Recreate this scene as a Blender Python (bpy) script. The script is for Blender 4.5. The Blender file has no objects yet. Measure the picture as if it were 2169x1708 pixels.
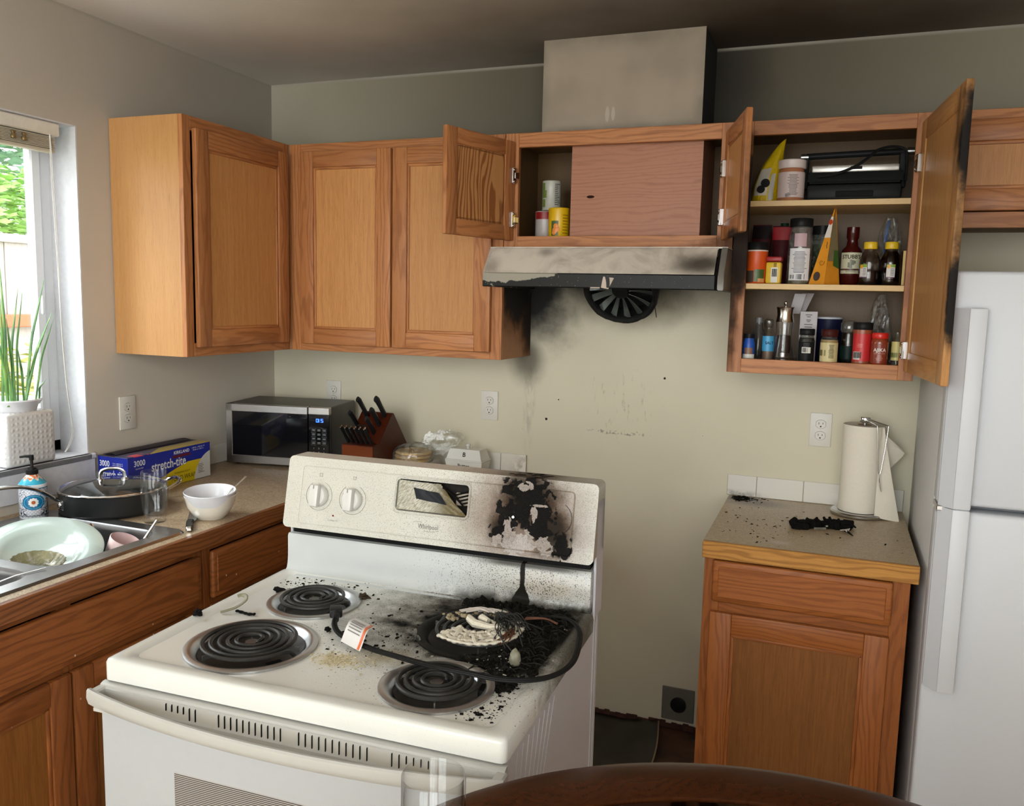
import bpy, bmesh, math, random
from mathutils import Vector, Matrix, noise as mnoise
rnd = random.Random(11)
SC = bpy.context.scene
COL = SC.collection
PI = math.pi

# ---------------------------------------------------------------- camera, world, light, exposure
cam_d = bpy.data.cameras.new('camera')
cam = bpy.data.objects.new('camera', cam_d)
COL.objects.link(cam)
_r, _u, _f = Vector((.93289, .35939, .02351)), Vector((-.06599, .10640, .99213)), Vector((-.35406, .92710, -.12298))
_m = Matrix((_r, _u, -_f)).transposed().to_4x4()
_m.translation = Vector((2.24699, -3.0012, 1.58294))
cam.matrix_world = _m
cam_d.sensor_fit = 'HORIZONTAL'
cam_d.sensor_width = 36.0
cam_d.lens = 1775.7 / 2169 * 36
cam_d.clip_start = .02
SC.camera = cam

w = bpy.data.worlds.new('sky_world')
SC.world = w
w.use_nodes = True
_bg = w.node_tree.nodes['Background']
_bg.inputs[0].default_value = (.92, .96, 1, 1)
_bg.inputs[1].default_value = 3.0

def area(name, loc, target, sx, sy, power, col=(1, 1, 1), portal=False, spread=PI):
    d = bpy.data.lights.new(name, 'AREA')
    d.shape = 'RECTANGLE'
    d.size, d.size_y = sx, sy
    d.energy = power
    d.color = col
    d.spread = spread
    if portal:
        d.cycles.is_portal = True
    o = bpy.data.objects.new(name, d)
    COL.objects.link(o)
    o.location = loc
    o.rotation_euler = (Vector(target) - Vector(loc)).to_track_quat('-Z', 'Y').to_euler()
    return o

# daylight: the kitchen window (left wall) and the tall window of the high room behind the camera
area('window_portal', (-.17, -1.50, 1.57), (1, -1.5, 1.57), 1.0, 1.02, 1, portal=True)
area('window_sky_light', (-.75, -1.75, 2.9), (.55, -1.3, .9), 1.3, 1.1, 40, (.95, .98, 1))
area('tall_window_light', (1.35, -7.12, 2.15), (1.35, 0, 2.15), 2.5, 3.6, 64, (1, .98, .955))
area('side_fill_light', (3.52, -5.1, 2.0), (1.5, 0, .9), 1.9, 2.6, 34, (1, .98, .95))  # added fill from an unseen side, lifts the shaded lower back wall

SC.view_settings.view_transform = 'Standard'
SC.view_settings.look = 'None'
SC.view_settings.gamma = 1.0
SC.view_settings.exposure = 0.92
SC.view_settings.use_curve_mapping = False
SC.cycles.max_bounces = 10
SC.cycles.transparent_max_bounces = 24
SC.cycles.sample_clamp_indirect = 6
SC.cycles.caustics_reflective = False
SC.cycles.caustics_refractive = False

# ---------------------------------------------------------------- material helpers
def c8(r, g, b):
    f = lambda v: v / 12.92 if v <= .04045 else ((v + .055) / 1.055) ** 2.4
    return (f(r / 255), f(g / 255), f(b / 255))

class G:
    """small node-expression helper around one material"""
    def __init__(s, name):
        s.m = bpy.data.materials.new(name)
        s.m.use_nodes = True
        s.t = s.m.node_tree
        s.t.nodes.clear()
        s.bsdf = None
        s._pos = s._obj = None
    def node(s, ty, **kw):
        n = s.t.nodes.new(ty)
        for k, v in kw.items():
            setattr(n, k, v)
        return n
    def put(s, sock, v):
        if isinstance(v, bpy.types.NodeSocket):
            s.t.links.new(v, sock)
        elif v is not None:
            if sock.type == 'RGBA' and isinstance(v, (tuple, list)) and len(v) == 3:
                v = (*v, 1)
            if sock.type == 'VECTOR' and isinstance(v, (int, float)):
                v = (v, v, v)
            sock.default_value = v
    def pos(s):
        if not s._pos:
            s._pos = s.node('ShaderNodeNewGeometry').outputs['Position']
        return s._pos
    def obj(s):
        if not s._obj:
            s._obj = s.node('ShaderNodeTexCoord').outputs['Object']
        return s._obj
    def attr(s, n):
        return s.node('ShaderNodeAttribute', attribute_name=n).outputs['Vector']
    def math(s, op, a, b=None, c=None, clamp=False):
        n = s.node('ShaderNodeMath', operation=op, use_clamp=clamp)
        s.put(n.inputs[0], a)
        if b is not None: s.put(n.inputs[1], b)
        if c is not None: s.put(n.inputs[2], c)
        return n.outputs[0]
    def vm(s, op, a, b=None):
        n = s.node('ShaderNodeVectorMath', operation=op)
        s.put(n.inputs[0], a)
        if b is not None: s.put(n.inputs[1], b)
        return n.outputs['Value'] if op in ('LENGTH', 'DISTANCE', 'DOT_PRODUCT') else n.outputs[0]
    def noise(s, v, sc, det=3, ro=.5, dist=0, out='Fac'):
        n = s.node('ShaderNodeTexNoise')
        s.put(n.inputs['Vector'], v); s.put(n.inputs['Scale'], sc); s.put(n.inputs['Detail'], det)
        s.put(n.inputs['Roughness'], ro); s.put(n.inputs['Distortion'], dist)
        return n.outputs[out]
    def voro(s, v, sc, out='Distance', feature='F1', rand=1):
        n = s.node('ShaderNodeTexVoronoi', feature=feature)
        s.put(n.inputs['Vector'], v); s.put(n.inputs['Scale'], sc); s.put(n.inputs['Randomness'], rand)
        return n.outputs[out]
    def rng(s, v, a, b, c=0, d=1, smooth=True):
        n = s.node('ShaderNodeMapRange', interpolation_type='SMOOTHSTEP' if smooth else 'LINEAR')
        for i, x in enumerate((v, a, b, c, d)):
            s.put(n.inputs[i], x)
        return n.outputs[0]
    def sep(s, v):
        n = s.node('ShaderNodeSeparateXYZ'); s.put(n.inputs[0], v)
        return n.outputs
    def comb(s, x, y, z):
        n = s.node('ShaderNodeCombineXYZ')
        for i, q in enumerate((x, y, z)): s.put(n.inputs[i], q)
        return n.outputs[0]
    def mix(s, f, a, b, mode='MIX'):
        n = s.node('ShaderNodeMix', data_type='RGBA', blend_type=mode, clamp_factor=True)
        s.put(n.inputs[0], f); s.put(n.inputs[6], a); s.put(n.inputs[7], b)
        return n.outputs[2]
    def ramp(s, f, stops):
        n = s.node('ShaderNodeValToRGB')
        e = n.color_ramp.elements
        while len(e) < len(stops): e.new(.5)
        for q, (p, c) in zip(e, stops):
            q.position = p; q.color = (*c, 1)
        s.put(n.inputs[0], f)
        return n.outputs[0]
    def blob(s, v, c, r, amp=.35, ns=14, lo=.7, hi=1.0, nz=None):
        """soft-edged stain: 1 inside an ellipsoid, 0 outside, its rim broken by noise"""
        d = s.vm('LENGTH', s.vm('DIVIDE', s.vm('SUBTRACT', v, c), r))
        if amp:
            k = nz if nz is not None else s.noise(v, ns, 4, .6)
            d = s.math('ADD', d, s.math('MULTIPLY', s.math('SUBTRACT', k, .5), amp * 2))
        return s.rng(d, lo, hi, 1, 0)
    def mx(s, *a):
        r = a[0]
        for q in a[1:]: r = s.math('MAXIMUM', r, q)
        return r
    def bump(s, h, strength=.3, dist=.002):
        n = s.node('ShaderNodeBump')
        s.put(n.inputs['Strength'], strength); s.put(n.inputs['Distance'], dist); s.put(n.inputs['Height'], h)
        return n.outputs[0]
    def out(s, col, rough=.5, metal=0, nrm=None, spec=None, coat=0, emis=None, es=1, trans=None, sub=None):
        p = s.node('ShaderNodeBsdfPrincipled')
        s.put(p.inputs['Base Color'], col); s.put(p.inputs['Roughness'], rough); s.put(p.inputs['Metallic'], metal)
        if nrm is not None: s.put(p.inputs['Normal'], nrm)
        if spec is not None: s.put(p.inputs['Specular IOR Level'], spec)
        if coat: s.put(p.inputs['Coat Weight'], coat); s.put(p.inputs['Coat Roughness'], .08)
        if trans is not None: s.put(p.inputs['Transmission Weight'], trans)
        if emis is not None: s.put(p.inputs['Emission Color'], emis); s.put(p.inputs['Emission Strength'], es)
        o = s.node('ShaderNodeOutputMaterial')
        s.t.links.new(p.outputs[0], o.inputs[0])
        return s.m

_mc = {}
def mat(name, col, rough=.5, metal=0, var=.06, ns=60, bump=0, **kw):
    """plain surface with slight procedural unevenness"""
    if name in _mc: return _mc[name]
    g = G(name)
    n = g.noise(g.obj(), ns, 3)
    if max(col) < .06 and 'spec' not in kw and not metal: kw['spec'] = .10
    lo = tuple(max(0, c * (1 - var * 2)) for c in col); hi = tuple(min(1, c * (1 + var * 2)) for c in col)
    nr = g.bump(n, bump, .001) if bump else None
    _mc[name] = g.out(g.mix(n, lo, hi), rough, metal, nr, **kw)
    return _mc[name]

def glass(name, tint=(.97, .98, .98), rough=.02, refl=1.0, edge=.35, dens=0):
    """thin clear glass or film: see-through with a Fresnel sheen; edge darkens/lightens grazing walls"""
    if name in _mc: return _mc[name]
    g = G(name)
    tr = g.node('ShaderNodeBsdfTransparent')
    lw = g.node('ShaderNodeLayerWeight'); lw.inputs[0].default_value = .5
    fac = lw.outputs['Facing']
    g.put(tr.inputs[0], g.mix(g.math('MULTIPLY', g.math('POWER', fac, 2), edge), tint, tuple(c * .45 for c in tint)))
    gl = g.node('ShaderNodeBsdfGlossy'); gl.inputs['Roughness'].default_value = rough
    f = g.math('MULTIPLY', g.math('ADD', .04, g.math('MULTIPLY', g.math('POWER', fac, 5), .9)), refl, clamp=True)
    mxs = g.node('ShaderNodeMixShader')
    g.put(mxs.inputs[0], f); g.t.links.new(tr.outputs[0], mxs.inputs[1]); g.t.links.new(gl.outputs[0], mxs.inputs[2])
    last = mxs
    if dens:
        df = g.node('ShaderNodeBsdfDiffuse'); g.put(df.inputs[0], (.8, .8, .78))
        m2 = g.node('ShaderNodeMixShader')
        nz = g.noise(g.obj(), 45, 4, .6, 1.5)
        g.put(m2.inputs[0], g.math('MULTIPLY', g.rng(nz, .35, .75), dens))
        g.t.links.new(mxs.outputs[0], m2.inputs[1]); g.t.links.new(df.outputs[0], m2.inputs[2])
        last = m2
    o = g.node('ShaderNodeOutputMaterial')
    g.t.links.new(last.outputs[0], o.inputs[0])
    _mc[name] = g.m
    return g.m

# ---------------------------------------------------------------- objects
ROOT = {}
def thing(name, label, cat, loc=(0, 0, 0), rz=0, group=None):
    o = bpy.data.objects.new(name, None)
    COL.objects.link(o)
    o.empty_display_size = .05
    o.location = loc; o.rotation_euler = (0, 0, rz)
    ROOT[o.name] = Matrix.Translation(loc) @ Matrix.Rotation(rz, 4, 'Z')
    return tag(o, label, cat, group)

def tag(o, label, cat, group=None, kind=None):
    o['label'] = label; o['category'] = cat
    if group: o['group'] = group
    if kind: o['kind'] = kind
    return o

def struct(o):
    o['kind'] = 'structure'
    return o

def dup(root, loc, rz, label, group=None):
    r = root.copy(); COL.objects.link(r); r.location = loc; r.rotation_euler = (0, 0, rz)
    r['label'] = label
    if group: r['group'] = group
    for ch in list(root.children):
        c = ch.copy(); COL.objects.link(c); c.parent = r
        for gch in list(ch.children):
            d = gch.copy(); COL.objects.link(d); d.parent = c
    return r

_txt = {}
def text_mesh(s, size, align='CENTER', bold=0.0, extr=0):
    k = (s, align, bold)
    if k not in _txt:
        cu = bpy.data.curves.new('t', 'FONT')
        cu.body = s; cu.size = 1; cu.align_x = align; cu.align_y = 'CENTER'; cu.offset = bold
        cu.resolution_u = 3
        o = bpy.data.objects.new('t', cu)
        COL.objects.link(o)
        bpy.context.view_layer.update()
        me = bpy.data.meshes.new_from_object(o.evaluated_get(bpy.context.evaluated_depsgraph_get()))
        _txt[k] = ([v.co.copy() for v in me.vertices], [tuple(p.vertices) for p in me.polygons])
        bpy.data.meshes.remove(me); bpy.data.objects.remove(o); bpy.data.curves.remove(cu)
    vs, fs = _txt[k]
    return [(v.x * size, v.y * size) for v in vs], fs

class MB:
    """mesh builder: shapes collect into one mesh object; 'gr' stores wood-grain coordinates per board"""
    def __init__(s, xf=None):
        s.bm = bmesh.new()
        s.gl = s.bm.verts.layers.float_vector.new('gr')
        s.xf = xf
        s.done = 0
    def _fin(s, new, grain=None, m=0, faces=None, xf=None):
        off = Vector((rnd.uniform(0, 9), rnd.uniform(0, 9), rnd.uniform(0, 9))) if grain else Vector()
        for v in new:
            c = v.co
            if grain == 'x': q = Vector((c.y, c.z, c.x))
            elif grain == 'y': q = Vector((c.z, c.x, c.y))
            else: q = c.copy()
            v[s.gl] = q + off
        if xf is not None:
            for v in new: v.co = xf @ v.co
        if s.xf is not None:
            for v in new: v.co = s.xf @ v.co
    def _track(s, fn, m, grain, xf=None):
        ov = set(s.bm.verts); of = set(s.bm.faces)
        fn()
        nv = [v for v in s.bm.verts if v not in ov]
        for f in s.bm.faces:
            if f not in of: f.material_index = m
        s._fin(nv, grain, m, xf=xf)
        return s
    def box(s, x0, x1, y0, y1, z0, z1, bev=0, m=0, grain=None, seg=1, xf=None):
        def fn():
            mt = Matrix.Translation(((x0 + x1) / 2, (y0 + y1) / 2, (z0 + z1) / 2)) @ Matrix.Diagonal((abs(x1 - x0), abs(y1 - y0), abs(z1 - z0), 1))
            r = bmesh.ops.create_cube(s.bm, size=1, matrix=mt)
            if bev:
                es = list({e for v in r['verts'] for e in v.link_edges})
                bmesh.ops.bevel(s.bm, geom=es, offset=min(bev, .45 * min(abs(x1 - x0), abs(y1 - y0), abs(z1 - z0))), segments=seg, affect='EDGES', profile=.5)
        return s._track(fn, m, grain, xf)
    def poly(s, pts, faces, m=0, grain=None, xf=None):
        def fn():
            vs = [s.bm.verts.new(p) for p in pts]
            for f in faces:
                try: s.bm.faces.new([vs[i] for i in f])
                except ValueError: pass
        return s._track(fn, m, grain, xf)
    def prism(s, pts, axis, a, b, m=0, grain=None, bev=0, seg=2, xf=None):
        """2D outline extruded along axis: x->(y,z) outline, y->(x,z), z->(x,y)"""
        def P(p, t):
            return {'x': (t, p[0], p[1]), 'y': (p[0], t, p[1]), 'z': (p[0], p[1], t)}[axis]
        n = len(pts)
        def fn():
            va = [s.bm.verts.new(P(p, a)) for p in pts]; vb = [s.bm.verts.new(P(p, b)) for p in pts]
            fs = [s.bm.faces.new(va), s.bm.faces.new(vb[::-1])]
            for i in range(n):
                fs.append(s.bm.faces.new((va[i], vb[i], vb[(i + 1) % n], va[(i + 1) % n])))
            bmesh.ops.recalc_face_normals(s.bm, faces=fs)
            if bev:
                es = list({e for f in fs for e in f.edges})
                bmesh.ops.bevel(s.bm, geom=es, offset=bev, segments=seg, affect='EDGES')
        return s._track(fn, m, grain, xf)
    def lathe(s, prof, c=(0, 0, 0), seg=32, m=0, xf=None, cap=True, sx=1, sy=1):
        """profile [(r,z)] revolved about z through c"""
        def fn():
            rings = []
            for r, z in prof:
                if r < 1e-6:
                    rings.append([s.bm.verts.new((c[0], c[1], c[2] + z))])
                else:
                    rings.append([s.bm.verts.new((c[0] + sx * r * math.cos(2 * PI * i / seg), c[1] + sy * r * math.sin(2 * PI * i / seg), c[2] + z)) for i in range(seg)])
            fs = []
            for A, B in zip(rings, rings[1:]):
                for i in range(seg):
                    j = (i + 1) % seg
                    if len(A) == 1 and len(B) == 1: continue
                    if len(A) == 1: fs.append(s.bm.faces.new((A[0], B[j], B[i])))
                    elif len(B) == 1: fs.append(s.bm.faces.new((A[i], A[j], B[0])))
                    else: fs.append(s.bm.faces.new((A[i], A[j], B[j], B[i])))
            if cap:
                if len(rings[0]) > 1: s.bm.faces.new(rings[0][::-1])
                if len(rings[-1]) > 1: s.bm.faces.new(rings[-1])
        return s._track(fn, m, None, xf)
    def tube(s, pts, r, seg=8, m=0, closed=False, cap=True, flat=None, xf=None):
        """tube through pts; r number or list; flat=(sx,sy) squashes the section"""
        pts = [Vector(p) for p in pts]; n = len(pts)
        rs = r if isinstance(r, (list, tuple)) else [r] * n
        def fn():
            rings = []; up = None
            for i, p in enumerate(pts):
                if closed: t = pts[(i + 1) % n] - pts[i - 1]
                else: t = pts[min(i + 1, n - 1)] - pts[max(i - 1, 0)]
                t = t.normalized() if t.length > 1e-9 else Vector((0, 0, 1))
                if up is None:
                    up = Vector((0, 0, 1)) if abs(t.z) < .9 else Vector((1, 0, 0))
                a = t.cross(up)
                a = a.normalized() if a.length > 1e-6 else t.orthogonal().normalized()
                b = a.cross(t).normalized(); up = b
                fx, fy = flat or (1, 1)
                rings.append([s.bm.verts.new(p + rs[i] * (fx * math.cos(2 * PI * k / seg) * a + fy * math.sin(2 * PI * k / seg) * b)) for k in range(seg)])
            pr = list(zip(rings, rings[1:])) + ([(rings[-1], rings[0])] if closed else [])
            for A, B in pr:
                for k in range(seg):
                    s.bm.faces.new((A[k], A[(k + 1) % seg], B[(k + 1) % seg], B[k]))
            if cap and not closed:
                s.bm.faces.new(rings[0][::-1]); s.bm.faces.new(rings[-1])
        return s._track(fn, m, None, xf)
    def sheet(s, nu, nv, fn2, m=0, thick=0, closed_u=False, xf=None):
        """grid surface from fn2(u,v) (u,v in 0..1); thick adds a back face offset along the normal"""
        def fn():
            g = [[Vector(fn2(i / nu, j / nv)) for j in range(nv + 1)] for i in range(nu + (0 if closed_u else 1))]
            N = len(g)
            def mk(off):
                out = []
                for i in range(N):
                    row = []
                    for j in range(nv + 1):
                        p = g[i][j]
                        if off:
                            a = g[(i + 1) % N if closed_u else min(i + 1, N - 1)][j] - g[i - 1 if (closed_u or i) else 0][j]
                            b = g[i][min(j + 1, nv)] - g[i][max(j - 1, 0)]
                            k = a.cross(b)
                            p = p - (k.normalized() if k.length > 1e-12 else Vector((0, 0, 1))) * off
                        row.append(s.bm.verts.new(p))
                    out.append(row)
                return out
            def quads(V, flip):
                for i in range(N if closed_u else N - 1):
                    for j in range(nv):
                        q = (V[i][j], V[(i + 1) % N][j], V[(i + 1) % N][j + 1], V[i][j + 1])
                        s.bm.faces.new(q[::-1] if flip else q)
            A = mk(0); quads(A, False)
            if thick:
                B = mk(thick); quads(B, True)
                if not closed_u:
                    for i0 in (0, N - 1):
                        for j in range(nv):
                            q = (A[i0][j], A[i0][j + 1], B[i0][j + 1], B[i0][j])
                            s.bm.faces.new(q if i0 == 0 else q[::-1])
                for j0 in (0, nv):
                    for i in range(N if closed_u else N - 1):
                        k = (i + 1) % N
                        q = (A[i][j0], B[i][j0], B[k][j0], A[k][j0])
                        s.bm.faces.new(q if j0 == 0 else q[::-1])
        return s._track(fn, m, None, xf)
    def holed(s, outer, holes, fn3, m=0, xf=None):
        """flat face with holes: outline lists of 2D points, mapped to 3D by fn3"""
        def fn():
            es = []
            for lp in [outer] + holes:
                vs = [s.bm.verts.new(fn3(*p)) for p in lp]
                es += [s.bm.edges.new((vs[i], vs[(i + 1) % len(vs)])) for i in range(len(vs))]
            bmesh.ops.triangle_fill(s.bm, edges=es, use_beauty=True, use_dissolve=False)
        return s._track(fn, m, None, xf)
    def text(s, t, size, o, u=(1, 0, 0), v=(0, 0, 1), align='CENTER', m=0, bold=0.0, sx=1, xf=None):
        o, u, v = Vector(o), Vector(u), Vector(v)
        vs, fs = text_mesh(t, size, align, bold)
        return s.poly([o + u * (a * sx) + v * b for a, b in vs], fs, m, xf=xf)
    def tcyl(s, t, size, c, r, ang, z, m=0, bold=0.0, sx=1):
        """text wrapped round a vertical cylinder, centred at angle ang (radians)"""
        vs, fs = text_mesh(t, size, 'CENTER', bold)
        return s.poly([(c[0] + r * math.cos(ang + a * sx / r), c[1] + r * math.sin(ang + a * sx / r), z + b) for a, b in vs], fs, m)
    def band(s, c, r, a0, a1, z0, z1, m=0, n=10):
        """patch of a label on a vertical cylinder"""
        pts = []
        for i in range(n + 1):
            a = a0 + (a1 - a0) * i / n
            for z in (z0, z1): pts.append((c[0] + r * math.cos(a), c[1] + r * math.sin(a), z))
        return s.poly(pts, [(2 * i, 2 * i + 2, 2 * i + 3, 2 * i + 1) for i in range(n)], m)
    def build(s, name, mats, parent=None, world=False, smooth=35, fixn=False):
        if fixn: bmesh.ops.recalc_face_normals(s.bm, faces=s.bm.faces[:])
        me = bpy.data.meshes.new(name)
        if world and parent is not None:
            rt = parent
            while rt.parent: rt = rt.parent
            s.bm.transform(ROOT[rt.name].inverted())
        s.bm.to_mesh(me); s.bm.free()
        for q in (mats if isinstance(mats, (list, tuple)) else [mats]): me.materials.append(q)
        if smooth:
            me.polygons.foreach_set('use_smooth', [True] * len(me.polygons))
            me.set_sharp_from_angle(angle=math.radians(smooth))
        o = bpy.data.objects.new(name, me)
        COL.objects.link(o)
        if parent is not None: o.parent = parent
        return o

def rrect(x0, x1, y0, y1, r, n=5):
    pts = []
    for cx, cy, a in ((x1 - r, y1 - r, 0), (x0 + r, y1 - r, PI / 2), (x0 + r, y0 + r, PI), (x1 - r, y0 + r, 1.5 * PI)):
        for i in range(n + 1):
            pts.append((cx + r * math.cos(a + PI / 2 * i / n), cy + r * math.sin(a + PI / 2 * i / n)))
    return pts
def circ2(cx, cy, r, n=32):
    return [(cx + r * math.cos(2 * PI * i / n), cy + r * math.sin(2 * PI * i / n)) for i in range(n)]
def catmull(pts, k=6):
    P = [Vector(p) for p in pts]; out = []
    for i in range(len(P) - 1):
        a, b, c, d = P[max(i - 1, 0)], P[i], P[i + 1], P[min(i + 2, len(P) - 1)]
        for j in range(k):
            t = j / k
            out.append(.5 * ((2 * b) + (c - a) * t + (2 * a - 5 * b + 4 * c - d) * t * t + (3 * b - a - 3 * c + d) * t ** 3))
    out.append(P[-1])
    return out
# ---------------------------------------------------------------- materials of the place
def soot_of(g, p, spots):
    """largest of several soot stains and dark spots, in room coordinates"""
    nz = g.noise(p, 17, 5, .62)
    r = None
    for c, rad, st, amp, lo in spots:
        b = g.math('MULTIPLY', g.blob(p, c, rad, amp, nz=nz, lo=lo, hi=1.05), st)
        r = b if r is None else g.mx(r, b)
    return r

def wood(name, dark, light, spots=None, cath=1.0, rough=.42, streak=1.0, tint=None, flecks=False):
    g = G(name)
    gr = g.attr('gr')
    st = g.vm('MULTIPLY', gr, (1, 1, .035))
    fine = g.noise(st, 420, 4, .65)
    mid = g.noise(st, 90, 3, .55)
    # cathedral figure: rings cut along the board
    x, y, z = g.sep(gr)[:3]
    warp = g.noise(g.vm('MULTIPLY', gr, (5, 5, .9)), 1.6, 3, .5, out='Color')
    wv = g.vm('ADD', g.vm('MULTIPLY', gr, (1, 1, .10)), g.vm('MULTIPLY', g.vm('SUBTRACT', warp, (.5, .5, .5)), .16))
    rad = g.vm('LENGTH', g.vm('MULTIPLY', wv, (1, 1, .6)))
    rings = g.math('SINE', g.math('MULTIPLY', rad, 420))
    rings = g.rng(rings, -.2, 1, 0, 1)
    f = g.math('ADD', g.math('MULTIPLY', fine, .55 * streak), g.math('MULTIPLY', mid, .35))
    f = g.math('ADD', f, g.math('MULTIPLY', rings, .22 * cath))
    f = g.rng(f, .25, .95)
    col = g.mix(f, light, dark)
    pore = g.rng(g.noise(st, 900, 2, .5), .62, .72)
    col = g.mix(g.math('MULTIPLY', pore, .45), col, tuple(c * .45 for c in dark))
    big = g.noise(g.vm('MULTIPLY', gr, (.4, .4, .15)), 2.2, 1)
    col = g.mix(g.rng(big, .3, .7, 0, .28), col, tint or tuple(c * .62 for c in dark))
    rgh = rough
    if spots:
        s = soot_of(g, g.pos(), spots)
        col = g.mix(s, col, (.010, .008, .007))
        rgh = g.rng(s, 0, 1, rough, .8)
    if flecks:      # dried white splashes
        p = g.vm('MULTIPLY', g.pos(), (1, 1, .7))
        fl = g.math('MULTIPLY', g.rng(g.voro(p, 30), .05, .075, 1, 0), g.rng(g.noise(g.pos(), 5, 2), .54, .6))
        col = g.mix(fl, col, c8(214, 200, 184))
    return g.out(col, rgh, 0, g.bump(f, .12, .0006), spec=.3)

OD, OL = c8(142, 86, 50), c8(192, 130, 80)
OAK = wood('oak', OD, OL)
OAKP = wood('oak_panel', c8(168, 112, 64), c8(208, 152, 94), cath=.25, streak=1.25)
OAKV = wood('oak_veneer_side', c8(168, 116, 66), c8(200, 150, 96), cath=.1, streak=1.1)
OAKF = wood('oak_figured_panel', c8(148, 92, 50), c8(208, 152, 96), cath=3.2, streak=.6)
OAKL = wood('oak_lower', c8(126, 68, 28), c8(168, 100, 48), cath=1.1)
OAKLP = wood('oak_lower_panel', c8(104, 60, 22), c8(142, 90, 40), cath=.25, streak=1.3)
OAKE = wood('oak_edge', c8(92, 52, 26), c8(140, 86, 46), cath=1.3)
OAKLL = wood('oak_lower_left', c8(104, 56, 24), c8(146, 86, 42), cath=1.1, flecks=True)
EDGE_R = wood('oak_edge_yellow', c8(150, 100, 42), c8(192, 138, 66), cath=1.6)
PLY = wood('reddish_plywood', c8(138, 86, 62), c8(176, 122, 94), cath=1.2, streak=.25)
INNER = wood('cabinet_lining', c8(78, 56, 28), c8(104, 78, 44), cath=.1, streak=.5)  # darkened lining: the shade inside the cabinets is put into its colour
SHELF = wood('shelf_edge', c8(200, 165, 108), c8(222, 190, 135), cath=.1, streak=.5)

SOOT_L = [((1.17, -.15, 1.68), (.08, .24, .26), 1, .2, .55), ((1.17, -.0, 1.52), (.08, .17, .2), .97, .25, .4)]
SIDE_L = wood('oak_side_sooted', c8(135, 84, 48), c8(175, 118, 70), SOOT_L, cath=.1)
SOOT_AND_DARK_R = [((1.935, -.32, 1.60), (.045, .05, .13), .95, .8, .2), ((1.94, -.32, 1.46), (.03, .05, .10), .6, 1.0, .2), ((1.950, -.3, 1.86), (.055, .06, .34), .97, .35, .6), ((1.94, -.2, 1.55), (.035, .2, .3), .95, .3, .4)]  # soot low on stile and side, plus a dark stretch higher up
OAKR = wood('oak_right_scorched', OD, OL, SOOT_AND_DARK_R)
SOOT_H = [((1.93, -.32, 1.76), (.16, .05, .05), .85, .5, .2), ((1.62, -.32, 1.745), (.25, .05, .018), .6, .8, .2)]
OAKH = wood('oak_hood_cabinet', OD, OL, SOOT_H)
SOOT_DR = [((2.51, -.80, 1.62), (.05, .055, .18), 1, .35, .6), ((2.51, -.80, 1.97), (.05, .085, .20), 1, .4, .5), ((2.50, -.72, 2.0), (.05, .06, .12), .8, .6, .2), ((2.50, -.80, 1.80), (.05, .03, .45), .95, .3, .5), ((2.52, -.55, 1.9), (.02, .05, .03), .5, .6, .2), ((2.52, -.45, 1.92), (.02, .03, .04), .4, .6, .2)]
OAKDR = wood('oak_door_charred_edge', c8(166, 112, 62), c8(214, 160, 100), SOOT_DR, cath=.5)
SOOT_HR = [((1.95, -.50, 1.775), (.1, .14, .035), .95, .4, .4), ((2.0, -.6, 1.85), (.03, .07, .25), .6, .6, .2)]
OAKHR = wood('oak_hood_door_singed', OD, OL, SOOT_HR)
CHERRY = wood('knife_block_wood', c8(46, 16, 7), c8(76, 29, 13), cath=.2, rough=.3)
TABLEW = wood('dark_table_wood', c8(40, 20, 9), c8(72, 38, 18), cath=.5, rough=.22)
FENCEW = wood('fence_boards', c8(150, 142, 138), c8(186, 178, 174), cath=.4, rough=.8)

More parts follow.
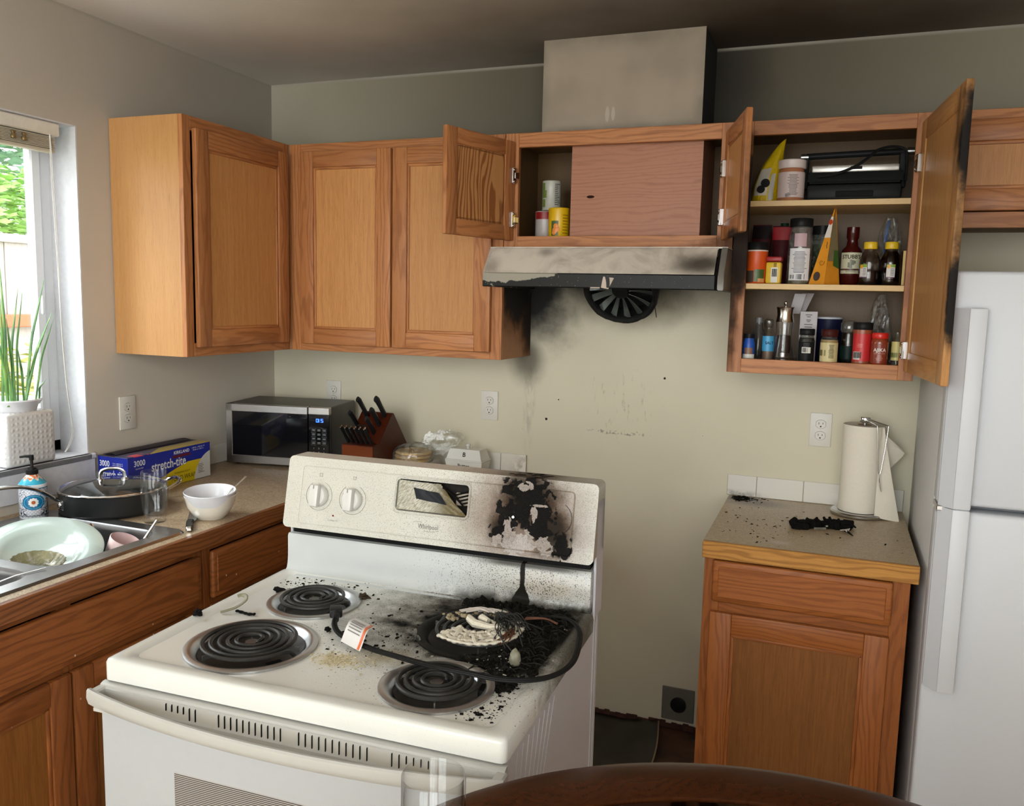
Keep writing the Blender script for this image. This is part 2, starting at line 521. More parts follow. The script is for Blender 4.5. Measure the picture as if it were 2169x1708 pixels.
def wall_mat(name, base, back=False):
    g = G(name)
    p = g.pos()
    x, y, z = g.sep(p)[:3]
    n1 = g.noise(p, 2.2, 4, .6)
    tex = g.noise(p, 170, 3, .6)
    col = g.mix(g.rng(n1, .3, .7), tuple(c * .95 for c in base), base)
    # smoke film that thickens towards the ceiling
    up = g.rng(g.math('ADD', z, g.math('MULTIPLY', g.math('SUBTRACT', n1, .5), .25)), 1.72, 2.2)
    near = g.rng(g.vm('LENGTH', g.vm('MULTIPLY', g.vm('SUBTRACT', p, (1.6, 0, 2.4)), (.55, .55, .6))), .1, 1.35, 1, .12)
    col = g.mix(g.math('MULTIPLY', g.math('MULTIPLY', up, near), .90), col, c8(66, 57, 44))
    if back:
        nz = g.noise(p, 9, 5, .62)
        sp = [((1.17, 0, 1.62), (.26, .3, .27), 1.0, .35, .25), ((1.16, 0, 1.36), (.09, .3, .12), .72, .25, .2),
              ((1.50, 0, 1.74), (.60, .3, .26), .92, .22, .35), ((1.86, 0, 2.34), (.20, .3, .45), .80, .12, .05), ((1.72, 0, 1.66), (.15, .3, .12), .6, .3, .2)]
        s = None
        for c, r, a, am, lo in sp:
            b = g.math('MULTIPLY', g.blob(p, c, r, am, nz=nz, lo=lo, hi=1.1), a)
            s = b if s is None else g.mx(s, b)
        col = g.mix(s, col, (.022, .020, .018))
        # smears and drips below the hood
        sm = g.noise(g.vm('MULTIPLY', p, (1, 1, .25)), 55, 4, .7)
        band = g.blob(p, (1.53, 0, 1.22), (.16, .4, .17), .3, nz=nz, lo=.3, hi=1.1)
        col = g.mix(g.math('MULTIPLY', g.math('MULTIPLY', g.rng(sm, .55, .72), band), .5), col, c8(80, 72, 58))
        line = g.blob(p, (1.53, 0, 1.102), (.14, .4, .010), 1.2, 40, .3, .9)
        col = g.mix(g.math('MULTIPLY', line, g.rng(g.noise(p, 90, 3), .45, .6, 0, .6)), col, c8(60, 54, 46))
        lft = g.blob(p, (1.17, 0, 1.2), (.03, .4, .25), .4, nz=nz, lo=.1, hi=1.1)
        col = g.mix(g.math('MULTIPLY', g.math('MULTIPLY', g.rng(sm, .4, .7), lft), .4), col, c8(96, 88, 78))
        for c_, r_ in (((1.242, 0, 1.133), .006), ((1.686, 0, 1.313), .005), ((1.289, 0, 1.21), .003)):
            col = g.mix(g.blob(p, c_, (r_, .1, r_), .4, 200), col, (.012, .010, .008))
        sp2 = g.rng(g.voro(p, 24), .035, .05, 1, 0)
        keep = g.rng(g.noise(p, 5, 2), .56, .64)
        reg = g.blob(p, (1.5, 0, 1.25), (.5, .4, .4), .2, 6, .5, 1)
        col = g.mix(g.math('MULTIPLY', g.math('MULTIPLY', sp2, keep), reg), col, (.02, .018, .015))
    # pale lines left where wall and ceiling meet
    edge = g.rng(z, 2.424, 2.434)
    col = g.mix(g.math('MULTIPLY', edge, g.rng(n1, .3, .6, .25, .8)), col, c8(165, 160, 148))
    return g.out(col, .85, 0, g.bump(tex, .22, .0012), spec=.25)
WALL_B = wall_mat('wall_paint_back', c8(214, 207, 184), True)
WALL = wall_mat('wall_paint', c8(205, 196, 182))

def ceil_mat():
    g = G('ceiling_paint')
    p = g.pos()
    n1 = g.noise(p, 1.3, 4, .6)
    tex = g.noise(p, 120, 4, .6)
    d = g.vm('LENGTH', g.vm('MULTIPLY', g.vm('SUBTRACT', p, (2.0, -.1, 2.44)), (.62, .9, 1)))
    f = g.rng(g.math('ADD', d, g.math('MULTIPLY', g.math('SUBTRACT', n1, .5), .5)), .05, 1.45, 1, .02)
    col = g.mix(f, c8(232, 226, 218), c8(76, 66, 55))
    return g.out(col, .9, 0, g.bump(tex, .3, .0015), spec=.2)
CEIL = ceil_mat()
CEIL2 = mat('ceiling_white', c8(220, 216, 208), .9)
TRIMW = mat('white_trim_paint', c8(206, 206, 210), .45)
VINYL = mat('white_vinyl', c8(236, 238, 242), .35, var=.01)
CHASE = None
def chase_mat():
    g = G('chase_paint')
    p = g.pos()
    n = g.noise(p, 14, 4, .6)
    x, y, z = g.sep(p)[:3]
    col = g.mix(g.rng(g.noise(p, 5, 3), .35, .7), c8(164, 150, 133), c8(150, 137, 121))
    # ghosting: grey borders, black right-hand side
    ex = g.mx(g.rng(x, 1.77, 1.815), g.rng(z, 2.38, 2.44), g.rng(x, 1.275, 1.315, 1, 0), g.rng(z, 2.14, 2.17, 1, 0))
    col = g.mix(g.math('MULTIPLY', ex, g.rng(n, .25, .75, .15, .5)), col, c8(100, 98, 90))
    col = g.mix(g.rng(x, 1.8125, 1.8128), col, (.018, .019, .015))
    hand = g.mx(g.blob(p, (1.505, -.25, 2.19), (.008, .1, .03), .3), g.blob(p, (1.525, -.25, 2.19), (.007, .1, .025), .3))
    col = g.mix(g.math('MULTIPLY', hand, .35), col, c8(205, 198, 186))
    return g.out(col, .85, 0, g.bump(n, .1, .001))
CHASE = chase_mat()

def lam_mat(name, a, b, c, sooty):
    g = G(name)
    p = g.pos()
    n = g.noise(p, 260, 3, .6)
    col = g.ramp(n, [(.3, a), (.5, b), (.68, c)])
    col = g.mix(g.rng(g.noise(p, 60, 3), .4, .7, 0, .35), col, a)
    if sooty:
        nz = g.noise(p, 60, 4, .7)
        s = g.mx(g.blob(p, (1.99, -.05, .914), (.09, .06, .1), .5, nz=nz, lo=.2), g.math('MULTIPLY', g.blob(p, (2.03, -.09, .914), (.16, .09, .1), .4, nz=nz, lo=.1), .6))
        col = g.mix(s, col, (.02, .018, .015))
        sp = g.rng(g.voro(p, 60), .10, .14, 1, 0)
        reg = g.mx(g.blob(p, (2.0, -.45, .914), (.15, .09, .1), .5, nz=nz, lo=.1), g.blob(p, (2.26, -.45, .914), (.13, .03, .1), .5, nz=nz, lo=.1), g.math('MULTIPLY', g.blob(p, (2.05, -.2, .914), (.2, .2, .1), .3, nz=nz, lo=.3), .55))
        col = g.mix(g.math('MULTIPLY', sp, g.rng(g.math('MULTIPLY', reg, nz), .12, .3)), col, (.018, .014, .010))
        ash = g.blob(p, (2.14, -.56, .914), (.05, .03, .05), .6, 70, .1)
        col = g.mix(g.math('MULTIPLY', ash, .5), col, c8(200, 195, 188))
    return g.out(col, .38, 0, spec=.45)
LAM = lam_mat('speckled_laminate', c8(128, 108, 84), c8(170, 148, 120), c8(200, 180, 150), False)
LAM_R = lam_mat('speckled_laminate_dusty', c8(148, 128, 102), c8(176, 156, 126), c8(194, 175, 146), True)
TILE = None
def tile_mat():
    g = G('white_tile')
    p = g.pos()
    n = g.noise(p, 40, 4, .65)
    x, y, z = g.sep(p)[:3]
    low = g.math('MULTIPLY', g.rng(z, .914, .94, 1, 0), g.rng(g.vm('DISTANCE', p, (1.93, -.01, .92)), .0, .16, 1, 0))
    col = g.mix(g.math('MULTIPLY', low, g.rng(n, .3, .6)), c8(222, 218, 208), (.03, .027, .022))
    d2 = g.rng(g.vm('DISTANCE', p, (1.17, -.01, .93)), 0, .09, .6, 0)
    col = g.mix(g.math('MULTIPLY', d2, g.rng(n, .4, .6)), col, c8(120, 96, 70))
    return g.out(col, .18, 0, spec=.5)
TILE = tile_mat()
GROUT = mat('grout', c8(150, 140, 125), .9)
FLOOR = None
def floor_mat():
    g = G('bare_subfloor')
    p = g.pos()
    n = g.noise(p, 9, 5, .6)
    col = g.ramp(n, [(.3, c8(44, 28, 20)), (.55, c8(82, 54, 38)), (.75, c8(104, 74, 54))])
    x, y, z = g.sep(p)[:3]
    laid = g.math('MAXIMUM', g.math('LESS_THAN', y, -.80), g.math('MAXIMUM', g.math('LESS_THAN', x, 1.17), g.math('GREATER_THAN', x, 1.94)))
    pl = g.rng(g.noise(g.vm('MULTIPLY', p, (1, 9, 1)), 5, 4, .6), .3, .7)
    col = g.mix(laid, col, g.mix(pl, c8(176, 150, 122), c8(204, 182, 156)))
    return g.out(col, .7, 0, g.bump(n, .3, .002))
FLOOR = floor_mat()
SHEETV = None
def sheet_mat():
    g = G('old_vinyl')
    p = g.pos()
    n = g.noise(p, 7, 5, .65)
    col = g.ramp(n, [(.35, (.006, .006, .005)), (.55, c8(30, 29, 24)), (.75, c8(62, 58, 48))])
    return g.out(col, .35, 0)
SHEETV = sheet_mat()

WHITEP = mat('white_plastic', c8(226, 224, 216), .4, var=.01)
OUTLETM = mat('outlet_plate', c8(216, 212, 202), .4, var=.015)
BLACKP = mat('black_plastic', (.012, .012, .012), .35)
DARKP = mat('dark_slot', (.006, .006, .006), .6)
CHROME = mat('chrome', (.75, .75, .75), .12, 1, var=.02)
STEEL = mat('brushed_steel', (.55, .54, .52), .3, 1, var=.05, ns=30)
SINKS = mat('sink_steel', (.46, .46, .46), .26, 1, var=.08, ns=25)
GREYM = mat('grey_metal', (.28, .28, .27), .4, 1)
FRIDGE = mat('white_fridge_enamel', c8(206, 209, 214), .42, var=.02, ns=700, bump=.12)
FRIDGES = mat('white_fridge_side', c8(216, 216, 216), .5, var=.02, ns=700, bump=.2)
GASKET = mat('grey_gasket', c8(150, 152, 156), .6)
PORC = mat('white_porcelain', c8(216, 216, 220), .15, var=.01, coat=.4)
CHAR = mat('charcoal_black', (.008, .007, .006), .85, var=.4, ns=90, bump=.8, spec=.05)
INK = mat('black_ink', (.015, .014, .013), .6)
CLEAR = glass('clear_glass', (.985, .99, .99), refl=1.0, edge=.16)
PANE = glass('window_glass', (.97, .985, .98), refl=1, edge=.1)
FILM = glass('clear_film', (.86, .87, .84), rough=.12, refl=1.6, edge=.35, dens=.30)
FILMB = glass('crumpled_bag_film', (.92, .92, .90), rough=.16, refl=1.6, edge=.3, dens=.26)
# ---------------------------------------------------------------- the room
ZC = 2.4377
YR = -7.0          # wall behind the camera
XR = 3.42
def quadbox(name, m, *b):
    mb = MB()
    for q in b: mb.box(*q)
    return struct(mb.build(name, m, smooth=0))
quadbox('floor', FLOOR, (-.2, XR + .1, YR - .1, .1, -.08, 0))
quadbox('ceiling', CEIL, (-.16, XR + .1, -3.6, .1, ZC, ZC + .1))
ZH_ = 4.4          # the room behind the camera is taller
quadbox('ceiling_high', CEIL2, (-.16, XR + .1, YR - .1, -3.6, ZH_, ZH_ + .1), (-.16, XR + .1, -3.7, -3.6, ZC + .1, ZH_))
quadbox('wall_back', WALL_B, (-.16, XR + .1, 0, .1, 0, ZC))
WY0, WY1, WZ0, WZ1 = -2.02, -.978, 1.052, 2.087     # kitchen window opening
quadbox('wall_left', WALL, (-.16, 0, -3.6, WY0, 0, ZC), (-.16, 0, YR, -3.6, 0, ZH_), (-.16, 0, WY1, 0, 0, ZC), (-.16, 0, WY0, WY1, 0, WZ0 - .02), (-.16, 0, WY0, WY1, WZ1, ZC))
quadbox('wall_right', WALL, (XR, XR + .1, -3.6, 0, 0, ZC), (XR, XR + .1, YR, -6.1, 0, ZH_), (XR, XR + .1, -4.1, -3.6, 0, ZH_), (XR, XR + .1, -6.1, -4.1, 0, .6), (XR, XR + .1, -6.1, -4.1, 3.4, ZH_))
quadbox('wall_rear', WALL, (0, .1, YR - .1, YR, 0, ZH_), (2.6, XR, YR - .1, YR, 0, ZH_), (.1, 2.6, YR - .1, YR, 3.96, ZH_), (.1, 2.6, YR - .1, YR, 0, .34))
mb = MB()
mb.box(1.281, 1.813, -.25, 0, 2.134, ZC)
struct(mb.build('wall_chase', CHASE, smooth=0))

# window: vinyl slider, drywall returns, painted sill and apron
mb = MB()
xo, xi = -.15, -.118
for y0, y1, z0, z1 in ((WY0, WY0 + .045, WZ0, WZ1), (WY1 - .045, WY1, WZ0, WZ1), (WY0, WY1, WZ0, WZ0 + .04), (WY0, WY1, WZ1 - .045, WZ1)):
    mb.box(xo, xi, y0, y1, z0, z1, .004)
for y0, y1, z0, z1 in ((-1.058, -1.023, WZ0 + .03, WZ1 - .04), (-1.535, -1.495, WZ0 + .03, WZ1 - .04), (-1.535, -1.023, WZ0 + .03, WZ0 + .066), (-1.535, -1.023, WZ1 - .075, WZ1 - .04)):
    mb.box(-.138, -.104, y0, y1, z0, z1, .005)
for y0, y1, z0, z1 in ((-1.51, -1.475, WZ0 + .03, WZ1 - .04), (WY0 + .04, WY0 + .075, WZ0 + .03, WZ1 - .04), (WY0 + .04, -1.475, WZ0 + .03, WZ0 + .066), (WY0 + .04, -1.475, WZ1 - .075, WZ1 - .04)):
    mb.box(-.15, -.13, y0, y1, z0, z1, .003)
mb.box(-.106, -.096, -1.046, -1.034, 1.50, 1.56, .003)
W1 = struct(mb.build('window_1', VINYL))
p = MB().box(-.123, -.119, -1.50, -1.05, WZ0 + .06, WZ1 - .07).build('pane', PANE, W1, smooth=0)
p = MB().box(-.143, -.139, WY0 + .07, -1.49, WZ0 + .06, WZ1 - .07).build('pane', PANE, W1, smooth=0)
mb = MB()
mb.box(-.14, .018, WY0 + .001, WY1 - .001, WZ0 - .018, WZ0, .003)
mb.box(.0005, .018, WY0, -.962, WZ0 - .018, WZ0, .003)
mb.box(.0005, .014, WY0, -.965, .945, WZ0 - .018, .002)
struct(mb.build('trim_1', TRIMW))
mb = MB()      # white-painted window returns
mb.box(-.118, -.0004, WY1 - .004, WY1, WZ0, WZ1); mb.box(-.118, -.0004, WY0, WY0 + .004, WZ0, WZ1); mb.box(-.118, -.0004, WY0 + .004, WY1 - .004, WZ1 - .004, WZ1)
struct(mb.build('trim_2', TRIMW, smooth=0))
# tall rear window frame behind the camera
mb = MB()
for b in ((.1, .16, .34, 3.96), (2.54, 2.6, .34, 3.96), (1.32, 1.38, .34, 3.96), (.1, 2.6, 3.9, 3.96), (.1, 2.6, .34, .40), (.1, 2.6, 2.1, 2.16)):
    mb.box(b[0], b[1], YR - .07, YR - .03, b[2], b[3], .004)
D1 = struct(mb.build('window_2', VINYL))
MB().box(.16, 2.54, YR - .052, YR - .048, .40, 3.9).build('pane', PANE, D1, smooth=0)

mb = MB()  # unseen side window, added to go with the fill light
for b in ((-6.1, -6.04, .6, 3.4), (-4.16, -4.1, .6, 3.4), (-6.1, -4.1, .6, .66), (-6.1, -4.1, 3.34, 3.4), (-5.13, -5.07, .6, 3.4)):
    mb.box(XR + .03, XR + .07, b[0], b[1], b[2], b[3], .004)
D3 = struct(mb.build('added_side_window', VINYL))
MB().box(XR + .048, XR + .052, -6.04, -4.16, .66, 3.34).build('pane', PANE, D3, smooth=0)
# blind, pulled right up
T = thing('window_blind', 'cream horizontal blind raised into a stack at the top of the window', 'blind', (-.05, -1.5, 2.07))
mb = MB(); mb.box(-.045, -.008, -2.0, -1.03, 2.043, 2.082, .004)
mb.build('headrail', mat('blind_cream', c8(226, 221, 208), .45), T, world=True)
mb = MB()
for i in range(9): mb.box(-.04, -.012, -1.99, -1.047, 2.004 + i * .004, 2.0065 + i * .004)
mb.box(-.04, -.012, -1.99, -1.045, 1.992, 2.003, .003)
mb.build('slat_stack', mat('blind_slats', c8(196, 188, 168), .5), T, world=True)
mb = MB()
for y in (-1.155, -1.19):
    mb.lathe([(.006, 0), (.008, .006), (.004, .014), (.007, .02), (0, .024)], (-.008, y, 2.012), 10)
mb.build('cord_lock', mat('tarnished_brass', c8(150, 130, 90), .35, .8), T, world=True)
mb = MB()
cp = catmull([(-.012, -1.065, 2.05), (-.012, -1.063, 1.9), (-.014, -1.055, 1.7), (-.02, -1.045, 1.5), (-.025, -1.03, 1.30), (-.03, -1.015, 1.18), (-.03, -1.012, 1.12), (-.04, -1.02, 1.08), (-.045, -1.03, 1.06)])
mb.tube(cp, .0012, 6)
mb.tube([Vector(q) + Vector((.002, .004 * math.sin(i * .2), 0)) for i, q in enumerate(cp)], .0012, 6)
mb.build('pull_cord', mat('cord_white', c8(225, 222, 215), .7), T, world=True)

# seen through the window
GR = MB()
GR.box(-9, -.9, -8, 6, .12, .2)
struct(GR.build('ground_outside', mat('lawn_dry', c8(150, 160, 110), .95, ns=3), smooth=0))
T = thing('fence', 'pale board fence with an orange rail outside the window', 'fence', (-3.3, -.3, .2))
mb = MB()
for i in range(30):
    y = -3.6 + i * .19
    mb.box(-3.32, -3.295, y, y + .183, .2, 1.90, .003, grain='z')
mb.build('boards', FENCEW, T, world=True)
mb = MB().box(-3.34, -3.25, -3.6, 2.1, 1.90, 1.96, .005, grain='y'); mb.build('cap_rail', FENCEW, T, world=True)
mb = MB().box(-3.29, -3.22, -3.6, 2.1, 1.30, 1.39, .005, grain='y'); mb.build('cross_rail', mat('orange_rail', c8(196, 108, 78), .8), T, world=True)

def leaf_cloud(name, label, cat, c, r, n, size, m, stem=True):
    T = thing(name, label, cat, (c[0], c[1], .2))
    mb = MB()
    for i in range(n):
        d = Vector((rnd.gauss(0, 1), rnd.gauss(0, 1), rnd.gauss(0, 1))).normalized() * (rnd.random() ** .4)
        p = Vector((c[0] + d.x * r[0], c[1] + d.y * r[1], c[2] + d.z * r[2]))
        q = Matrix.Rotation(rnd.uniform(0, 6.28), 4, 'Z') @ Matrix.Rotation(rnd.uniform(-1, 1), 4, 'X')
        s = size * rnd.uniform(.6, 1.3)
        pts = [p + (q @ Vector(v)) * s for v in ((-.5, 0, 0), (-.1, -.28, .05), (.6, 0, 0), (-.1, .28, .05))]
        mb.poly(pts, [(0, 1, 2), (0, 2, 3)])
    mb.build('foliage', m, T, world=True, smooth=0)
    if stem:
        mb = MB().tube([(c[0], c[1], .2), (c[0] + .05, c[1], c[2] * .6), (c[0], c[1] + .1, c[2])], [.08, .06, .02], 8)
        mb.build('trunk', mat('bark', c8(90, 74, 60), .9), T, world=True)
    return T
lm1 = mat('leaf_green_dark', c8(112, 150, 116), .7, var=.2, ns=8)
lm2 = mat('leaf_green_bright', c8(150, 190, 104), .6, var=.2, ns=8)
lm3 = mat('leaf_yellow_green', c8(176, 176, 96), .6, var=.25, ns=8)
leaf_cloud('tree', 'tall dark green tree beyond the fence at the top of the window', 'tree', (-7.0, 3.6, 3.6), (1.5, 2.6, 1.25), 5200, .17, lm1)
leaf_cloud('shrub', 'bright green shrub showing just above the fence top', 'shrub', (-4.6, 2.3, 2.22), (.6, 1.3, .42), 3000, .10, lm2)
leaf_cloud('bush', 'low yellow-green bush in front of the fence, seen behind the potted plant', 'bush', (-2.75, .75, .78), (.30, .8, .5), 900, .10, lm3)

# ---------------------------------------------------------------- cabinets
def hinge(parent, m, x, y, z, xf=None, side=1):
    mb = MB(xf)
    mb.box(x - .010, x + .010, y - .004, y + .010, z - .026, z + .026, .002)
    mb.box(x - .013 + side * .012, x + .013 + side * .012, y - .001, y + .012, z - .012, z + .012, .003)
    mb.lathe([(.004, 0), (.005, .002), (0, .004)], (0, 0, 0), 10, xf=Matrix.Translation((x, y + .010, z + .019)) @ Matrix.Rotation(-PI / 2, 4, 'X'))
    mb.lathe([(.004, 0), (.005, .002), (0, .004)], (0, 0, 0), 10, xf=Matrix.Translation((x, y + .010, z - .019)) @ Matrix.Rotation(-PI / 2, 4, 'X'))
    return mb.build('hinge', CHROME, parent)

def door(T, x0, x1, z0, z1, yf, mats=(None, None), hinge_side=None, angle=0, t=.019, fr=.058, hz=None, name='door'):
    """frame-and-panel door closed against the plane y=yf (outside is -y); opened by angle about its hinge edge"""
    fm, pm = mats[0] or OAK, mats[1] or OAKP
    xf = None
    if angle:
        hx = x0 if hinge_side == 'L' else x1
        a = -angle if hinge_side == 'L' else angle
        pv = Matrix.Translation((hx, yf - .004, 0))
        xf = pv @ Matrix.Rotation(a, 4, 'Z') @ pv.inverted()
    a, b = yf - t, yf - .0005
    mb = MB(xf)
    mb.box(x0, x0 + fr, a, b, z0, z1, .004, grain='z', seg=2)
    mb.box(x1 - fr, x1, a, b, z0, z1, .004, grain='z', seg=2)
    mb.box(x0 + fr - .001, x1 - fr + .001, a, b, z0, z0 + fr, .004, grain='x', seg=2)
    mb.box(x0 + fr - .001, x1 - fr + .001, a, b, z1 - fr, z1, .004, grain='x', seg=2)
    i0, i1, j0, j1 = x0 + fr, x1 - fr, z0 + fr, z1 - fr      # moulded inner bead
    for q in ((i0 - .001, i0 + .009, j0, j1, 'z'), (i1 - .009, i1 + .001, j0, j1, 'z'), (i0, i1, j0 - .001, j0 + .009, 'x'), (i0, i1, j1 - .009, j1 + .001, 'x')):
        mb.box(q[0], q[1], a + .0045, b - .004, q[2], q[3], .003, grain=q[4], seg=2)
    D = mb.build(name, fm, T)
    mb = MB(xf)
    mb.box(i0 - .003, i1 + .003, a + .009, b - .004, j0 - .003, j1 + .003, grain='z')
    mb.build('door_panel', pm, D)
    if hz:
        for z in hz:
            hx, sd = (x0 + .014, -1) if hinge_side == 'L' else (x1 - .014, 1)
            hinge(D, CHROME, hx, yf, z, xf, sd)
    return D

def slab_front(T, name, x0, x1, z0, z1, yf, m, t=.019):
    mb = MB()
    mb.box(x0, x1, yf - t, yf - .0005, z0, z1, .007, grain='x', seg=3)
    mb.box(x0 + .016, x1 - .016, yf - t - .0022, yf - t + .004, z0 + .016, z1 - .016, .002, grain='x')
    return mb.build(name, m, T)

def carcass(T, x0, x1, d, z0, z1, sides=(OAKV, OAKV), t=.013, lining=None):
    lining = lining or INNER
    mb = MB()
    mb.box(x0, x0 + t, -d + .017, -.002, z0, z1, grain='z', m=0)
    mb.box(x1 - t, x1, -d + .017, -.002, z0, z1, grain='z', m=1)
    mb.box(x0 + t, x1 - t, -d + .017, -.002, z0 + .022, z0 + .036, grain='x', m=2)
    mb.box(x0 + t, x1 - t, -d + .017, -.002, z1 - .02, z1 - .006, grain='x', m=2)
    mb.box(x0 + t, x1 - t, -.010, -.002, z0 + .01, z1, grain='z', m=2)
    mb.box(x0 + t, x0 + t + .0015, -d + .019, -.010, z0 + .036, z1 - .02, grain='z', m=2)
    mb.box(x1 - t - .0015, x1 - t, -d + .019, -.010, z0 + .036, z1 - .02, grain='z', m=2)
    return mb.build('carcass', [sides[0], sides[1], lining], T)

def face_frame(T, x0, x1, d, z0, z1, xs, zs, m, sl=.042, sr=.042, rb=.044, rt=.044, rails=()):
    mb = MB()
    a, b = -d, -d + .018
    mb.box(x0, x0 + sl, a, b, z0, z1, .001, grain='z')
    mb.box(x1 - sr, x1, a, b, z0, z1, .001, grain='z')
    mb.box(x0 + sl, x1 - sr, a, b, z0, z0 + rb, .001, grain='x')
    mb.box(x0 + sl, x1 - sr, a, b, z1 - rt, z1, .001, grain='x')
    for x in xs: mb.box(x - .02, x + .02, a, b, z0 + rb, z1 - rt, .001, grain='z')
    for z in rails: mb.box(x0 + sl, x1 - sr, a, b, z - .019, z + .019, .001, grain='x')
    return mb.build('face_frame', m, T)

ZB, ZT, UD = 1.372, 2.134, .300
# wall cabinet on the left wall (its front faces +x; canonical x runs along world y)
T = thing('wall_cabinet', 'closed oak wall cabinet on the window wall, its pale side panel facing the room', 'cabinet', (.001, -.853, ZB), PI / 2)
def setup(T, dz=0):
    return T
# local frame: x 0.. along +y, y negative = into the room
carcass(T, 0, .55, UD, 0, ZT - ZB)
face_frame(T, 0, .553, UD, 0, ZT - ZB, (), (), OAK, sl=.035, sr=.035)
door(T, .040, .522, .030, ZT - ZB - .036, -UD, (OAKL and OAK, OAKP))
T = thing('wall_cabinet', 'closed two-door oak wall cabinet in the corner, left of the range hood', 'cabinet', (.302, -.001, ZB))
x1 = 1.170 - .302
carcass(T, 0, x1, UD - .001, 0, ZT - ZB, (OAKV, SIDE_L))
face_frame(T, 0, x1, UD - .001, 0, ZT - ZB, (.443,), (), OAK, sl=.05)
door(T, .057, .440, .026, ZT - ZB - .030, -UD + .001)
door(T, .447, .830, .026, ZT - ZB - .030, -UD + .001)
# cabinet over the hood, both doors hanging open
HZ = 1.753
T = thing('hood_cabinet', 'short oak cabinet above the range hood, both doors open, plywood duct cover inside', 'cabinet', (1.172, -.001, HZ))
wd = 1.932 - 1.172; hh = ZT - HZ
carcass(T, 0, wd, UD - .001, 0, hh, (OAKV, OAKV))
face_frame(T, 0, wd, UD - .001, 0, hh, (), (), OAKH, sl=.048, sr=.048, rb=.042, rt=.047)
mb = MB().box(.222, .652, -.262, -.250, .036, hh - .02, grain='x')
mb.box(.222, .232, -.250, -.012, .037, hh - .021); mb.box(.642, .652, -.250, -.012, .037, hh - .021)
mb.build('duct_cover', PLY, T)
MB().lathe([(.006, 0), (.004, .0012), (0, .0014)], (0, 0, 0), 20, sx=2.2, sy=.8, xf=Matrix.Translation((.290, -.262, .172)) @ Matrix.Rotation(PI / 2, 4, 'X')).build('knot', mat('dark_knot', c8(52, 32, 24), .7), [o for o in T.children if o.name.startswith('duct_cover')][0])
door(T, .033, .368, .026, hh - .028, -UD + .001, (OAK, OAKF), 'L', math.radians(107.5), hz=(.095, .24), fr=.05)
door(T, wd - .368, wd - .033, .026, hh - .028, -UD + .001, (OAKHR, OAKP), 'R', math.radians(106), hz=(.095, .24), fr=.05)
# pantry cabinet on the right, door open against the fridge
T = thing('wall_cabinet', 'open oak wall cabinet right of the hood, shelves crowded with jars and bottles', 'cabinet', (1.935, -.001, ZB))
wd = 2.468 - 1.935
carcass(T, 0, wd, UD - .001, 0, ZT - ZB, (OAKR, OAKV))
face_frame(T, 0, wd, UD - .001, 0, ZT - ZB, (), (), OAKR, sl=.043, sr=.042, rb=.044, rt=.042)
for z in (1.640, 1.891):
    mb = MB().box(.0155, wd - .0155, -.281, -.011, z - ZB - .008, z - ZB + .009, .001, grain='x')
    mb.build('shelf', SHELF, T)
door(T, .030, wd - .026, .028, ZT - ZB - .026, -UD + .001, (OAKDR, OAKDR), 'R', math.radians(96), hz=(.09, .62))
PANTRY = T
# cabinet above the fridge
T = thing('wall_cabinet', 'oak cabinet above the refrigerator, at the right edge of the picture', 'cabinet', (2.470, -.001, 1.812))
carcass(T, 0, .85, UD - .001, 0, ZT - 1.812)
face_frame(T, 0, .85, UD - .001, 0, ZT - 1.812, (.425,), (), OAK)
door(T, .022, .420, .046, ZT - 1.812 - .028, -UD + .001, fr=.060)
door(T, .430, .82, .046, ZT - 1.812 - .028, -UD + .001, fr=.060)

# base cabinets along the window wall
BD = .612
T = thing('base_cabinet', 'oak sink base cabinet under the window with a false drawer front', 'cabinet', (.002, -2.03, .0), PI / 2)
L0 = .87      # width along the wall
mb = MB()
mb.box(0, .016, -BD + .018, 0, .1, .868, grain='z'); mb.box(L0 - .016, L0, -BD + .018, 0, .1, .868, grain='z')
mb.box(0, L0, -BD + .018, 0, .1, .116, grain='x'); mb.box(0, L0, -BD + .07, -BD + .08, 0, .1, grain='x')
mb.build('carcass', OAKLL, T)
face_frame(T, 0, L0, BD, .1, .868, (.412,), (), OAKLL, sl=.03, sr=.03, rb=.03, rt=.02, rails=(.690,))
slab_front(T, 'false_drawer_front', .03, L0 - .022, .708, .848, -BD, OAKLL)
door(T, .012, .410, .115, .690, -BD, (OAKLL, OAKLP))
door(T, .416, L0 - .02, .115, .690, -BD, (OAKLL, OAKLP))
T = thing('base_cabinet', 'oak drawer base cabinet in the corner, mostly hidden behind the stove', 'cabinet', (.002, -1.158, 0), PI / 2)
L1 = .53
mb = MB()
mb.box(0, .016, -BD + .018, 0, .1, .868, grain='z'); mb.box(L1 - .016, L1, -BD + .018, 0, .1, .868, grain='z')
mb.box(0, L1, -BD + .018, 0, .1, .116, grain='x'); mb.box(0, L1, -BD + .07, -BD + .08, 0, .1, grain='x')
mb.build('carcass', OAKLL, T)
face_frame(T, 0, L1, BD, .1, .868, (), (), OAKLL, sl=.03, sr=.03, rb=.03, rt=.02, rails=(.690,))
slab_front(T, 'drawer', .022, L1 - .03, .708, .848, -BD, OAKLL)
door(T, .022, L1 - .03, .115, .690, -BD, (OAKLL, OAKLP))
T = thing('base_cabinet', 'oak base cabinet run along the back wall behind the stove', 'cabinet', (.64, -.002, 0))
mb = MB()
mb.box(0, .52, -.59, 0, .1, .868, grain='z')
mb.box(.03, .50, -.6085, -.59, .12, .69, .004, grain='z'); mb.box(.03, .50, -.6085, -.59, .71, .85, .004, grain='x')
mb.build('carcass', OAKLL, T)

